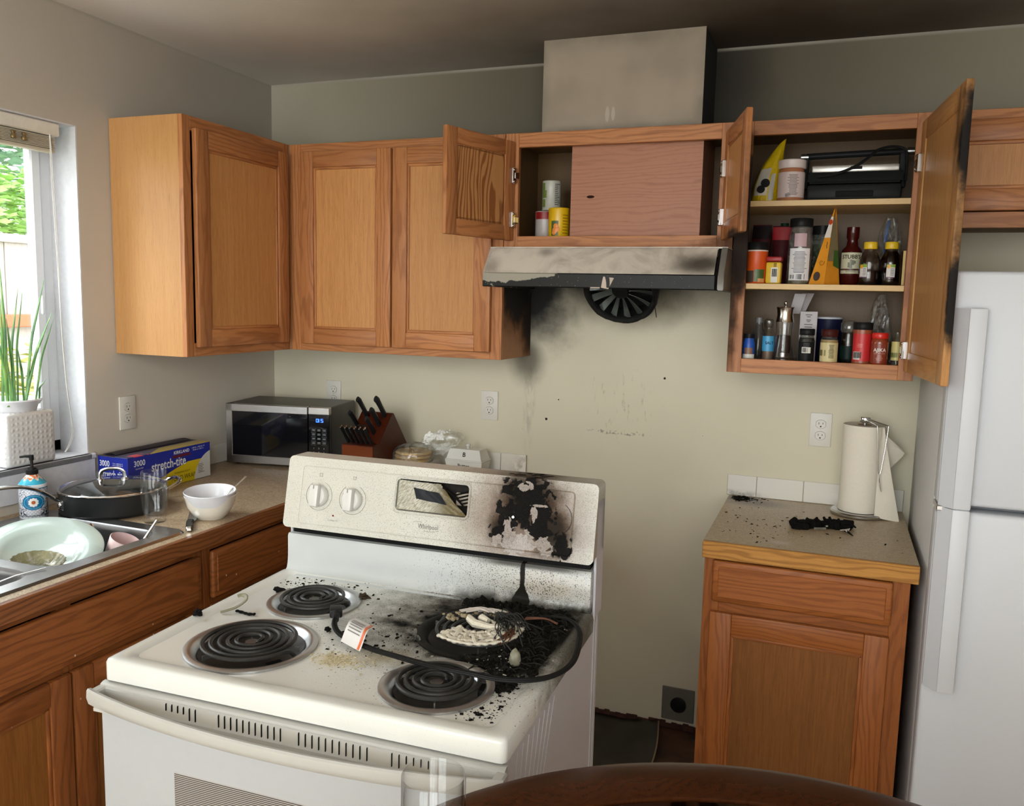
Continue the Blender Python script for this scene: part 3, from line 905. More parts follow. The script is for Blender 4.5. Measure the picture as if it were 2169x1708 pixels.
def worktop(name, label, outline, m, em, edges, loc):
    T = thing(name, label, 'worktop', loc)
    mb = MB().prism(outline, 'z', .870, .914)
    mb.build('laminate_top', m, T, world=True, smooth=0)
    for b, gax in edges:
        MB().box(*b, .003, grain=gax, seg=2).build('wood_edging', em, T, world=True)
    return T
CUT = [(.085, -1.225), (.085, -2.0), (.545, -2.0), (.545, -1.225)]
T = thing('worktop', 'speckled beige L-shaped worktop with oak edging under the window', 'worktop', (.3, -1.0, .87))
mb = MB()
mb.box(.001, .085, -2.3, -.64, .870, .9135); mb.box(.545, .622, -2.3, -.64, .870, .9135)
mb.box(.085, .545, -1.225, -.64, .870, .9135); mb.box(.085, .545, -2.3, -2.0, .870, .9135)
mb.box(.001, 1.167, -.64, -.001, .870, .9135)
mb.build('laminate_top', LAM, T, world=True, smooth=0)
MB().box(.622, .640, -2.3, -.622, .868, .9137, .002, grain='y').build('wood_edging', OAKE, T, world=True)
MB().box(.640, 1.167, -.640, -.622, .868, .9137, .002, grain='x').build('wood_edging', OAKE, T, world=True)
T = thing('worktop', 'short dusty speckled worktop beside the refrigerator, scattered with soot', 'worktop', (2.2, -.3, .87))
MB().box(1.935, 2.494, -.622, -.001, .872, .9135).build('laminate_top', LAM_R, T, world=True, smooth=0)
MB().box(1.935, 2.495, -.640, -.622, .866, .9137, .002, grain='x').build('wood_edging', EDGE_R, T, world=True)
# tile rows above the worktops
def tiles(name, label, segs):
    T = thing(name, label, 'tiles', segs[0][3])
    mb = MB(); gb = MB()
    for ax, a, cuts, _ in segs:
        for p0, p1 in zip(cuts, cuts[1:]):
            if ax == 'x': mb.box(p0 + .001, p1 - .001, -.008, -.0025, .9145, .987, .0012)
            else: mb.box(.0025, .008, p0 + .001, p1 - .001, .9145, .987, .0012)
        if ax == 'x': gb.box(cuts[0], cuts[-1], -.0065, -.0006, .914, .986)
        else: gb.box(.0006, .0065, cuts[0], cuts[-1], .914, .986)
    mb.build('tile_row', TILE, T, world=True); gb.build('grout', GROUT, T, world=True, smooth=0)
tiles('backsplash', 'row of white tiles in the corner behind the microwave and butter dish', [('x', 0, [.0085, .15, .302, .454, .606, .758, .910, 1.062, 1.168], (.6, 0, .914)), ('y', 0, [-.962, -.9, -.748, -.596, -.444, -.292, -.140, -.009], (0, -.5, .914))])
tiles('backsplash', 'short row of white tiles behind the paper towel stand', [('x', 0, [1.926, 2.026, 2.181, 2.336, 2.494], (2.2, 0, .914))])
# right base cabinet
T = thing('base_cabinet', 'narrow oak base cabinet with one drawer and one door beside the refrigerator', 'cabinet', (1.940, -.002, 0))
wd = 2.478 - 1.940
mb = MB()
mb.box(0, .016, -BD + .018, 0, .1, .872, grain='z'); mb.box(wd - .016, wd, -BD + .018, 0, .1, .872, grain='z')
mb.box(0, wd, -BD + .018, 0, .1, .116, grain='x'); mb.box(0, wd, -BD + .07, -BD + .08, 0, .1, grain='x')
mb.box(.016, wd - .016, -.012, 0, .1, .872, grain='x')
mb.build('carcass', OAKL, T)
face_frame(T, 0, wd, BD, .1, .872, (), (), OAKL, sl=.045, sr=.045, rb=.03, rt=.03, rails=(.722,))
slab_front(T, 'drawer', .026, wd - .042, .738, .860, -BD, OAKL)
door(T, .024, wd - .042, .115, .708, -BD, (OAKL, OAKLP), fr=.062)
# torn floor covering and wall-base remains behind the stove
T = thing('vinyl_offcut', 'torn dark sheet of old vinyl curling off the bare floor by the wall', 'floor sheet', (1.6, -.15, 0))
def vf(u, v):
    x = 1.25 + u * (.475 - .05 * v + .05 * v * v * 0) + .06 * math.sin(v * 3.1) * u
    y = -.012 - v * .75
    return (x, y, .004 + .018 * u ** 6 + .004 * math.sin(9 * u + 5 * v) ** 2)
MB().sheet(24, 24, vf, thick=-.003).build('sheet', SHEETV, T, world=True)
MB().tube([vf(1, i / 20) for i in range(21)], .003, 6).build('torn_edge', mat('vinyl_backing', c8(150, 132, 108), .8), T, world=True)
mb = MB()
for i in range(34):
    x = 1.19 + i * .0215
    mb.box(x, x + .022, -.007 - .004 * rnd.random(), -.0006, .001, .018 + .012 * rnd.random(), .002)
struct(mb.build('baseboard_back', mat('baseboard_scar', c8(70, 40, 30), .9, var=.5, ns=40)))
# ---------------------------------------------------------------- the burnt range (local frame: front-left floor corner, -y is the front)
SW = .763
def enamel(name, base, region):
    """white enamel spattered with soot; region picks where the burn lies (local coordinates)"""
    g = G(name)
    o = g.obj()
    x, y, z = g.sep(o)[:3]
    nz = g.noise(o, 26, 5, .65)
    nf = g.noise(o, 120, 4, .65)
    col = g.mix(g.rng(g.noise(o, 7, 3), .3, .7), tuple(c * .95 for c in base), base)
    vor = g.voro(o, 300)
    vb = g.voro(o, 95)
    rgh = .22
    spc = .5
    if region == 'top':
        d = g.vm('LENGTH', g.vm('DIVIDE', g.vm('SUBTRACT', o, (.62, .42, .92)), (.24, .20, .3)))
        dn = g.math('ADD', d, g.math('MULTIPLY', g.math('SUBTRACT', nz, .5), .9))
        grey = g.mx(g.math('MULTIPLY', g.rng(dn, .7, 1.75, 1, 0), .85), g.math('MULTIPLY', g.blob(o, (.44, .46, .92), (.20, .15, .3), .35, nz=nz, lo=.1), .75))
        col = g.mix(grey, col, c8(78, 72, 60))
        blk = g.mx(g.rng(dn, .55, 1.05, 1, 0), g.blob(o, (.66, .29, .92), (.12, .13, .2), .45, nz=nz, lo=.5), g.blob(o, (.42, .36, .92), (.08, .035, .2), .6, nz=nz, lo=.1),
                   g.blob(o, (.62, .535, .93), (.22, .04, .1), .4, nz=nz, lo=.3))
        keep = g.rng(x, .745, .755, 1, .25)
        col = g.mix(g.math('MULTIPLY', blk, keep), col, (.012, .010, .008))
        yel = g.mx(g.blob(o, (.375, .155, .92), (.06, .05, .1), .5, nz=nz, lo=.1), g.math('MULTIPLY', g.blob(o, (.44, .20, .92), (.1, .05, .1), .4, nz=nz, lo=.1), .6))
        col = g.mix(g.math('MULTIPLY', yel, .55), col, c8(196, 172, 110))
        dens = g.math('MULTIPLY', g.rng(d, .8, 2.9, 1, 0), 1.0)
        sp = g.rng(vor, g.math('MULTIPLY', dens, .22), g.math('MULTIPLY', dens, .30), 1, 0)
        sp2 = g.math('MULTIPLY', g.rng(vb, .10, .14, 1, 0), g.rng(g.math('MULTIPLY', dens, nf), .18, .30))
        left = g.blob(o, (.12, .47, .92), (.14, .06, .1), .4, nz=nz, lo=.1)
        rf = g.blob(o, (.70, .10, .92), (.07, .10, .1), .4, nz=nz, lo=.1)
        sp3 = g.math('MULTIPLY', g.rng(g.voro(o, 150), .16, .22, 1, 0), g.rng(g.math('MULTIPLY', g.mx(left, rf), nf), .16, .3))
        col = g.mix(g.mx(g.math('MULTIPLY', sp, .8), sp2, sp3), col, (.02, .017, .013))
        ring = g.blob(o, (.575, .366, .92), (.150, .145, .3), .30, nz=nz, lo=.72, hi=1.0)
        col = g.mix(g.math('MULTIPLY', ring, .96), col, (.012, .010, .008))
        rgh = g.rng(g.mx(grey, ring), 0, .8, .22, .8)
        spc = g.rng(g.mx(grey, ring, blk), 0, .8, .5, .04)
    elif region == 'riser':
        d = g.math('ABSOLUTE', g.math('SUBTRACT', x, .62))
        dens = g.rng(d, .06, .40, 1, .0)
        low = g.rng(g.math('ADD', z, g.math('MULTIPLY', g.math('SUBTRACT', nz, .5), .05)), .918, .953, 1, 0)
        bl = g.math('MULTIPLY', low, g.rng(g.math('ADD', x, g.math('MULTIPLY', g.math('SUBTRACT', nz, .5), .3)), .38, .52))
        tan = g.math('MULTIPLY', g.mx(g.math('MULTIPLY', g.rng(x, .42, .56), .5), g.blob(o, (.66, .555, .97), (.16, .2, .07), .3, nz=nz, lo=.1)), .55)
        col = g.mix(tan, col, c8(150, 128, 96))
        sp = g.rng(vor, g.math('MULTIPLY', dens, .24), g.math('MULTIPLY', dens, .33), 1, 0)
        pk = g.blob(o, (.645, .555, .965), (.06, .2, .04), .3, nz=nz, lo=.3)
        sp2 = g.math('MULTIPLY', g.rng(g.voro(o, 170), .24, .34, 1, 0), g.mx(g.math('MULTIPLY', pk, g.rng(nf, .3, .5)), g.math('MULTIPLY', g.rng(nf, .52, .6), dens)))
        wdt = g.math('ADD', .0042, g.math('MULTIPLY', g.rng(z, .925, .965, 1, 0), .016))
        drip = g.rng(g.math('ABSOLUTE', g.math('SUBTRACT', x, g.math('ADD', .604, g.math('ADD', g.math('MULTIPLY', g.math('SUBTRACT', z, .98), .02), g.math('MULTIPLY', g.math('SUBTRACT', nf, .5), .006))))), wdt, g.math('ADD', wdt, .003), 1, 0)
        top = g.math('MULTIPLY', g.rng(z, .995, 1.006), g.rng(d, .06, .16, .8, 0))
        col = g.mix(g.mx(g.math('MULTIPLY', sp, .85), g.math('MULTIPLY', sp2, .9), drip, bl, top), col, (.014, .012, .009))
        spc = g.rng(g.mx(bl, top, drip), 0, 1, .5, .04)
    elif region == 'console':
        col = g.mix(g.math('MULTIPLY', g.rng(nz, .4, .7), .12), col, c8(196, 190, 160))
        n2 = g.math('ADD', g.math('MULTIPLY', g.noise(o, 70, 6, .7), .45), g.math('MULTIPLY', g.sep(g.voro(g.vm('ADD', o, g.vm('MULTIPLY', g.noise(o, 90, 2, .5, out='Color'), (.012, .012, .012))), 75, out='Color'))[0], .55))
        n3 = g.noise(o, 24, 8, .7)
        h = g.blob(o, (.612, .56, 1.11), (.21, .3, .17), .16, nz=n3, lo=.25, hi=1.1)
        col = g.mix(g.math('MULTIPLY', h, .95), col, c8(104, 76, 52))
        h2 = g.mx(g.blob(o, (.612, .56, 1.15), (.095, .3, .085), .30, nz=n3, lo=.25, hi=1.1), g.blob(o, (.668, .56, 1.09), (.065, .3, .075), .35, nz=n3, lo=.2, hi=1.1), g.blob(o, (.555, .56, 1.085), (.045, .3, .05), .35, nz=n3, lo=.2, hi=1.1))
        col = g.mix(g.math('MULTIPLY', h2, .95), col, (.020, .017, .014))
        # charred paint, flaked off in patches
        blk = g.mx(g.blob(o, (.605, .56, 1.158), (.055, .3, .042), .75, nz=n2, lo=.85, hi=1.05), g.blob(o, (.562, .56, 1.10), (.024, .3, .045), .8, nz=n2, lo=.9, hi=1.0),
                   g.blob(o, (.640, .56, 1.105), (.030, .3, .055), .7, nz=n2, lo=.9, hi=1.0), g.blob(o, (.690, .56, 1.062), (.022, .3, .032), .6, nz=n2, lo=.8, hi=1.0), g.blob(o, (.545, .56, 1.075), (.020, .3, .022), .7, nz=n2, lo=.85, hi=1.0), g.blob(o, (.60, .56, 1.118), (.022, .3, .03), .6, nz=n2, lo=.85, hi=1.0))
        pale = g.mx(g.blob(o, (.592, .56, 1.060), (.052, .3, .024), .75, nz=n2, lo=.92, hi=.97), g.blob(o, (.652, .56, 1.058), (.022, .3, .018), .7, nz=n2, lo=.92, hi=.97), g.blob(o, (.598, .56, 1.175), (.015, .3, .010), 1.0, nz=n2, lo=.92, hi=.97),
                    g.blob(o, (.624, .56, 1.122), (.007, .3, .022), .7, nz=n2, lo=.92, hi=.97), g.blob(o, (.634, .56, 1.140), (.020, .3, .0035), .5, nz=n2, lo=.92, hi=.97), g.blob(o, (.566, .56, 1.086), (.009, .3, .022), .8, nz=n2, lo=.92, hi=.97))
        col = g.mix(g.math('MULTIPLY', blk, g.math('SUBTRACT', 1, pale)), col, (.007, .007, .007))
        col = g.mix(g.math('MULTIPLY', pale, .92), col, g.mix(nf, c8(138, 128, 122), c8(176, 166, 158)))
        dens = g.rng(x, .1, .5, .7, 1.0)
        sp = g.mx(g.rng(vor, g.math('MULTIPLY', dens, .22), g.math('MULTIPLY', dens, .32), 1, 0), g.math('MULTIPLY', g.rng(g.voro(o, 620), g.math('MULTIPLY', dens, .25), g.math('MULTIPLY', dens, .40), 1, 0), .7))
        sp2 = g.math('MULTIPLY', g.rng(g.voro(o, 120), .09, .13, 1, 0), g.rng(nf, .5, .58))
        col = g.mix(g.mx(g.math('MULTIPLY', sp, .55), g.math('MULTIPLY', sp2, .7)), col, c8(48, 38, 28))
        rgh = g.rng(h2, 0, 1, .3, .75)
        return g.out(col, rgh, 0, g.bump(g.math('MULTIPLY', blk, n2), .6, .004), spec=g.rng(g.mx(h2, blk), 0, .9, .45, .03))
    return g.out(col, rgh, 0, spec=spc)
EN_TOP = enamel('enamel_cooktop', c8(214, 214, 208), 'top')
EN_RIS = enamel('enamel_riser', c8(190, 194, 193), 'riser')
EN_CON = enamel('enamel_console', c8(202, 200, 190), 'console')
EN = mat('enamel_white', c8(168, 170, 171), .22, var=.01)
ENS = mat('enamel_side', c8(196, 196, 202), .35, var=.02, ns=200)
ENP = mat('plastic_bisque', c8(176, 175, 169), .35, var=.01)

STOVE = thing('stove', 'white electric coil range pulled out from the wall, its right rear burner burnt out', 'stove', (1.0585, -1.9081, 0), .0322)
T = STOVE
mb = MB()
mb.box(.004, SW - .004, .004, .635, .03, .884, .003)
B = mb.build('body', ENS, T)
mb = MB()
mb.box(SW - .0045, SW - .002, .585, .597, .03, .9, .001); mb.box(SW - .0045, SW - .0022, .608, .622, .03, 1.0, .001)
mb.box(SW - .004, SW - .0028, .03, .034, .05, .87)
mb.build('side_seam', ENS, B)
mb = MB()
for i in range(8): mb.tube([(SW - .0035, .01 + .014 * i, .50), (SW - .0035, .075 + .03 * i, .86)], .0009, 4)
mb.build('smear', mat('enamel_smear', c8(199, 199, 205), .5), B)
for x in (.06, SW - .06):
    for y in (.06, .58):
        MB().lathe([(.018, 0), (.018, .006), (.008, .008), (.008, .032)], (x, y, 0), 12).build('foot', BLACKP, T)

# cooktop: raised rolled border, sunk deck with four burner openings
ZD, ZL = .9165, .9225
BUR = {'lf': (.197, .153, .112, .099, 5), 'lb': (.181, .395, .089, .079, 4), 'rf': (.592, .130, .089, .079, 4), 'rb': (.575, .366, .112, .099, 5)}
X0, X1, Y0, Y1 = -.004, SW + .004, -.006, .558
mb = MB()
mb.holed(rrect(.030, SW - .030, .032, .536, .02, 6), [circ2(b[0], b[1], b[2] * .99, 48) for b in BUR.values()], lambda a, b: (a, b, ZD))
outl = [rrect(X0 - .0, X1 + .0, Y0, Y1, .012, 6), rrect(X0, X1, Y0, Y1, .012, 6), rrect(X0 + .002, X1 - .002, Y0 + .002, Y1 - .002, .012, 6), rrect(X0 + .007, X1 - .007, Y0 + .007, Y1 - .007, .012, 6), rrect(.020, SW - .020, .022, .546, .02, 6), rrect(.030, SW - .030, .032, .536, .02, 6)]
hs = [.884, ZL - .007, ZL - .002, ZL, ZL, ZD]
pts = []; fcs = []
for lp, h in zip(outl, hs): pts += [(a, b, h) for a, b in lp]
n = len(outl[0])
for k in range(len(outl) - 1):
    for i in range(n):
        j = (i + 1) % n
        fcs.append((k * n + i, k * n + j, (k + 1) * n + j, (k + 1) * n + i))
mb.poly(pts, fcs)
COOK = mb.build('cooktop', EN_TOP, T, smooth=50, fixn=True)

PAN = mat('drip_pan_chrome', (.46, .46, .46), .30, .9, var=.10, ns=25)
PAND = mat('drip_pan_burnt', (.045, .038, .032), .45, .5, var=.3, ns=30)
PANB = mat('drip_pan_charred', (.014, .012, .010), .6, 0, var=.4, ns=60)
COILM = mat('coil_black', (.020, .019, .017), .42, 0, var=.2, ns=200, spec=.35)
def burner(name, cx, cy, rp, rc, turns, burnt=False, rot=0):
    P = MB().lathe([(rp + .012, .0005), (rp + .012, .004), (rp + .004, .0065), (rp - .004, .004), (rp - .010, -.004), (rp - .03, -.022), (.03, -.030), (0, -.030)], (cx, cy, ZD), 56, cap=False).build('drip_pan', [PANB if burnt else PAN], T, smooth=40)
    MB().lathe([(rp - .0135, -.0050), (rp - .032, -.0200), (.03, -.0280), (0, -.0280)], (cx, cy, ZD), 48, cap=False).build('pan_bowl', PAND, P)
    pts = []
    N = turns * 40
    r0 = .018
    for i in range(N + 1):
        t = i / N
        a = rot + t * turns * 2 * PI
        pts.append((cx + (r0 + (rc - .004 - r0) * t) * math.cos(a), cy + (r0 + (rc - .004 - r0) * t) * math.sin(a), ZD + .013))
    a = rot
    e = pts[-1]
    d = (Vector(pts[-1]) - Vector(pts[-2])).normalized()
    pts += [tuple(Vector(e) + d * .012 + Vector((0, 0, -.002))), tuple(Vector(e) + d * .022 + Vector((0, 0, -.014)))]
    s = pts[0]
    pts = [(s[0] - .002, s[1] + .006, s[2] - .014), (s[0], s[1] + .002, s[2] - .004)] + pts
    Cc = MB().tube(pts, .0042, 8, flat=(1.05, .92)).build('coil', COILM, T)
    mb = MB()
    for k in range(3):
        a = rot + .4 + k * 2 * PI / 3
        mb.box(0, rc, -.0012, .0012, ZD + .001, ZD + .009, xf=Matrix.Translation((cx, cy, 0)) @ Matrix.Rotation(a, 4, 'Z'))
    mb.lathe([(.012, .004), (.012, .009), (0, .009)], (cx, cy, ZD), 16)
    mb.build('coil_support', mat('coil_bracket', (.22, .21, .20), .4, .9), Cc)
    mb = MB().box(rc - .006, rp + .002, -.017, .017, ZD - .012, ZD + .004, .003, xf=Matrix.Translation((cx, cy, 0)) @ Matrix.Rotation(rot - .25, 4, 'Z'))
    mb.build('socket_plug', DARKP, Cc)
    return Cc
burner('lf', *BUR['lf'], rot=-.3)
burner('lb', *BUR['lb'], rot=-.2)
burner('rf', *BUR['rf'], rot=.5)
burner('rb', *BUR['rb'], burnt=True, rot=2.6)

# riser between deck and console
prof = [(.532, .9165), (.541, .919), (.549, .926), (.553, .938), (.555, .955), (.5555, 1.004), (.559, 1.010), (.60, 1.012), (.60, .9165)]
mb = MB().prism(prof, 'x', .006, SW - .006)
mb.build('riser', EN_RIS, T, smooth=40)
mb = MB().box(.012, SW - .012, .572, .625, 1.0, 1.04); mb.build('rear_vent', DARKP, T)
for x in (0, SW - .006): MB().box(x, x + .006, .575, .64, .90, 1.16, .002).build('end_cap', ENS, T)

# backguard console, leaning back
cz0, cz1 = 1.030, 1.197
sl = (.578 - .542) / (cz1 - cz0)
def cface(x, z, d=0.0):          # a point on the sloping console face; d lifts it towards the front
    return (x, .542 + (z - cz0) * sl - d, z + d * sl)
cn = Vector((0, -1, sl)).normalized()
cu, cv = Vector((1, 0, 0)), Vector((0, sl, 1)).normalized()
mb = MB()
hole = rrect(.291, .469, 1.097, 1.168, .009, 4)
mb.holed(rrect(0, SW, cz0, cz1, .012, 6), [hole], lambda a, b: cface(a, b))
lp0 = rrect(0, SW, cz0, cz1, .012, 6)
n = len(lp0)
rings = [[cface(a, b) for a, b in lp0], [(a + (.004 if a < .1 else -.004) * 0, y + .010, z) for (a, b) in lp0 for (_, y, z) in [cface(a, b)]], [(a, .638, cz0 + (b - cz0) * .97 + .004) for a, b in lp0]]
pts = [p for r in rings for p in r]; fcs = []
for k in range(2):
    for i in range(n):
        j = (i + 1) % n
        fcs.append((k * n + i, (k + 1) * n + i, (k + 1) * n + j, k * n + j))
fcs.append(tuple(2 * n + i for i in range(n)))
mb.poly(pts, fcs)
hp = [cface(a, b) for a, b in hole]; m_ = len(hole)
mb.poly(hp + [(p[0], p[1] + .012, p[2]) for p in hp], [(i, (i + 1) % m_, m_ + (i + 1) % m_, m_ + i) for i in range(m_)])
CON = mb.build('console', EN_CON, T, smooth=40, fixn=True)
mb = MB()
lpp = rrect(.040, .712, 1.043, 1.176, .008, 4)
mb.tube([cface(a, b, .0004) for a, b in lpp], .0016, 6, closed=True)
lpw = rrect(.287, .473, 1.093, 1.172, .011, 4)
mb.tube([cface(a, b, .0006) for a, b in lpw], .0022, 6, closed=True)
mb.build('raised_outline', EN_CON, CON)
mb = MB()
bx = [cface(.286, 1.09), cface(.474, 1.09), cface(.474, 1.175), cface(.286, 1.175)]
mb.poly([(p[0], p[1] + .035, p[2]) for p in bx] + [(p[0], p[1] + .003, p[2]) for p in bx], [(3, 2, 1, 0), (0, 1, 5, 4), (1, 2, 6, 5), (2, 3, 7, 6), (3, 0, 4, 7)])
mb.build('clock_recess', mat('recess_soot', (.018, .016, .014), .7, var=.4, ns=60), CON)
def film_mat():
    g = G('melted_clear_plastic')
    o = g.obj()
    x, y, z = g.sep(o)[:3]
    q = g.comb(g.math('ADD', g.math('MULTIPLY', x, 60), g.math('MULTIPLY', z, 60)), g.math('MULTIPLY', g.math('SUBTRACT', x, z), 420), 0)
    n = g.noise(q, 1, 4, .6, .6)
    col = g.mix(g.rng(n, .35, .65), c8(132, 128, 104), c8(198, 194, 180))
    col = g.mix(g.rng(g.math('ADD', x, g.math('MULTIPLY', n, .04)), .385, .44), col, c8(96, 84, 48))
    return g.out(col, .15, 0, g.bump(n, .6, .003), coat=.5)
FILMM = film_mat()
mb = MB()
def film(u, v):
    wdt = .175 - .055 * (1 - v) ** .0 * 0
    x = .293 + u * (.100 + .072 * (1 - v) ** 1.1)
    z = 1.099 + v * .066
    f = .002 + .0025 * math.sin(26 * u + 9 * v) * u + .012 * u ** 3 * (v)
    p = cface(x, z)
    return (p[0], p[1] + .004 + f * .8, p[2] - .004 * u * v)
mb.sheet(26, 14, film, thick=.0008)
CLK = mb.build('melted_window', FILMM, CON)
mb = MB()
def disp(u, v):
    p = film(.34 + .50 * u, .42 + .38 * v - .10 * u)
    return (p[0], p[1] - .0016, p[2])
mb.sheet(10, 4, disp)
mb.build('dead_display', mat('display_black', (.02, .022, .025), .25), CLK)
mb = MB()
for i in range(5):
    mb.tube([Vector(cface(.40 + .008 * i, 1.155 - .004 * i)) + Vector((0, .012, 0)), Vector(cface(.43 + .006 * i, 1.14 - .006 * i)) + Vector((0, .016, 0)), Vector(cface(.463, 1.150 - .008 * i)) + Vector((0, .018, 0))], .0022, 6)
mb.build('burnt_wires', CHAR, CON)
mb = MB().box(.430, .467, .586, .592, 1.115, 1.145, .002); mb.build('inner_bracket', mat('scorched_white', c8(160, 148, 132), .5, var=.3, ns=120), CON)
# knobs still on the left, bare shafts on the right
MARK = mat('grey_print', c8(120, 116, 108), .6)
KN = mat('knob_white', c8(206, 205, 200), .3, var=.01)
for kx, kz in ((.091, 1.110), (.181, 1.109)):
    base = Vector(cface(kx, kz))
    xf = Matrix.Translation(base) @ Matrix((tuple(cu) + (0,), tuple(cv) + (0,), tuple(cn) + (0,), (0, 0, 0, 1))).transposed()
    mb = MB(); mb.lathe([(.0255, .001), (.026, .004), (.0235, .012), (.021, .0145), (0, .0145)], (0, 0, 0), 32, xf=xf)
    K = mb.build('knob', KN, T)
    mb = MB().box(-.0115, .0115, -.0255, .0255, .010, .0285, .004, seg=2, xf=xf); mb.build('grip', KN, K)
    mb = MB(); mb.tube([xf @ Vector((.0345 * math.cos(a), .0345 * math.sin(a), .0008)) for a in [2.2 + i * 5.2 / 40 for i in range(41)]], .0004, 4)
    mb.box(-.001, .001, .016, .024, .0284, .0290, xf=xf)
    mb.build('dial_ring', MARK, K)
for kx, kz in ((.579, 1.111), (.6735, 1.118)):
    base = Vector(cface(kx, kz))
    xf = Matrix.Translation(base) @ Matrix((tuple(cu) + (0,), tuple(cv) + (0,), tuple(cn) + (0,), (0, 0, 0, 1))).transposed()
    mb = MB()
    if kx < .6: mb.lathe([(.0030, .0005), (.0030, .005), (.0018, .005), (.0018, .002)], (0, 0, 0), 16, xf=xf)
    else: mb.lathe([(.003, .0005), (.003, .004), (0, .004)], (0, 0, 0), 12, xf=xf)
    S = mb.build('knob_shaft', CHROME if kx < .6 else CHAR, T)
    mb = MB()
    for dy in (-.011, .011): mb.lathe([(.0038, .0004), (.0032, .0012), (0, .0012)], (0, dy, 0), 12, xf=xf)
    if kx > .6: mb.tube([xf @ Vector((.036 * math.cos(a), .036 * math.sin(a), .0008)) for a in [-.9 + i * 1.9 / 20 for i in range(21)]], .0005, 4)
    mb.build('screw_hole', DARKP, S)
mb = MB(); mb.lathe([(.0022, 0), (.0022, .001), (0, .0016)], (0, 0, 0), 12, xf=Matrix.Translation(cface(.134, 1.068, .0002)) @ Matrix.Rotation(PI / 2, 4, 'X'))
mb.build('pilot_light', mat('red_lens', c8(120, 18, 20), .25), T)
mb = MB()
mb.text('Whirlpool', .0150, cface(.379, 1.068, .0006), cu, cv, bold=.004, sx=.80)
mb.tube([cface(.362 + .034 * math.cos(a) + .017, 1.068 + .010 * math.sin(a), .0006) for a in [-1.9 + i * 1.2 / 12 for i in range(13)]], .0003, 4)
mb.tube([cface(.355 + .0145 * math.cos(a) , 1.074 + .004 * math.sin(a), .0006) for a in [1.0 + i * 2.0 / 12 for i in range(13)]], .0003, 4)
mb.build('maker_logo', mat('logo_grey', c8(104, 100, 92), .5), T)
mb = MB()
mb.text('Cooktop On', .0055, cface(.134, 1.057, .0005), cu, cv)
for px, pz in ((.091, 1.158), (.181, 1.158)):      # worn burner pictograms and tick marks
    mb.tube([cface(px + a * .004, pz + b * .004, .0004) for a, b in ((-1, -1), (1, -1), (1, 1), (-1, 1))], .0003, 4, closed=True)
    for a, b in ((-.5, -.5), (.5, -.5), (-.5, .5), (.5, .5)):
        mb.box(px + a * .004 - .0006, px + a * .004 + .0006, cface(0, pz + b * .004)[1] - .0006, cface(0, pz + b * .004)[1], pz + b * .004 - .0006, pz + b * .004 + .0006)
mb.build('dial_lettering', MARK, T)

# front: vent strip, bowed handle, oven door, drawer
mb = MB()
mb.prism([(0, .8805), (-.006, .8805), (-.0125, .8775), (-.0135, .8735), (-.016, .8725), (-.0165, .842), (-.030, .840), (-.030, .834), (0, .834)], 'x', -.006, SW + .006)
TRIM = mb.build('door_top_trim', ENP, T)
vent = []
xs = [.144 + .0124 * i for i in range(6)], [.254 + .0123 * i for i in range(11)], [.412 + .0126 * i for i in range(11)], [.582 + .0126 * i for i in range(6)]
for gi, grp in enumerate(xs):
    for k, x in enumerate(grp):
        hgt = .0125 if ((gi == 0 and k < 4) or (gi == 3 and k > 1)) else .024
        zc = .863 - hgt / 2 + .001
        th = math.atan2(.022, .012)
        a = Vector((x, -.0164, .8690)); b = a + Vector((0, -.0003, -.0205 * (hgt / .025)))
        MB().tube([a + Vector((0, 0, .0015)), a, b, b - Vector((0, 0, .0015))], [.0016, .0027, .0027, .0016], 8, flat=(1, .3)).build('vent_slot', DARKP, TRIM)
def hy(x):
    t = (x + .012) / (SW + .024)
    return -.038 - .046 * (1 - (2 * t - 1) ** 2) ** .9
N = 40
mb = MB()
pts = []; 
for i in range(N + 1):
    x = -.012 + (SW + .024) * i / N
    y = hy(x)
    th = .010
    bow = 1 - (2 * i / N - 1) ** 2
    zt, zb_ = .8775 - .003 * bow, .8455 + .002 * bow
    pts += [(x, y + th, zt - .002), (x, y + .003, zt), (x, y, zt - .003), (x, y - .001, (zt + zb_) / 2), (x, y + .003, zb_ + .003), (x, y + .007, zb_), (x, y + th + .004, zb_ + .004)]
fcs = []
for i in range(N):
    for k in range(7):
        fcs.append((i * 7 + k, i * 7 + (k + 1) % 7, (i + 1) * 7 + (k + 1) % 7, (i + 1) * 7 + k))
fcs += [tuple(range(7)), tuple(N * 7 + k for k in range(6, -1, -1))]
mb.poly(pts, fcs)
for x in (-.010, SW - .008): mb.box(x, x + .018, -.038, -.008, .847, .8755, .003)
HND = mb.build('door_handle', ENP, T, fixn=True)
mb = MB().box(.004, SW - .004, -.024, .003, .215, .838, .006, seg=2)
OVD = mb.build('oven_door', EN, T)
def win_mat():
    g = G('oven_window_screen')
    o = g.obj(); x, y, z = g.sep(o)[:3]
    s = g.math('SINE', g.math('MULTIPLY', z, 2 * PI / .0034))
    col = g.mix(g.rng(s, -.1, .1), c8(166, 162, 158), c8(52, 48, 46))
    return g.out(col, .12, 0, spec=.6)
mb = MB().box(.163, .600, -.0252, -.020, .40, .752, .002)
mb.build('oven_window', win_mat(), OVD)
mb = MB().box(.004, SW - .004, -.02, .003, .045, .205, .006, seg=2); mb.build('storage_drawer', EN, T)

def SL(x, y, z):   # stove-local point to room coordinates
    return tuple(ROOT['stove'] @ Vector((x, y, z)))

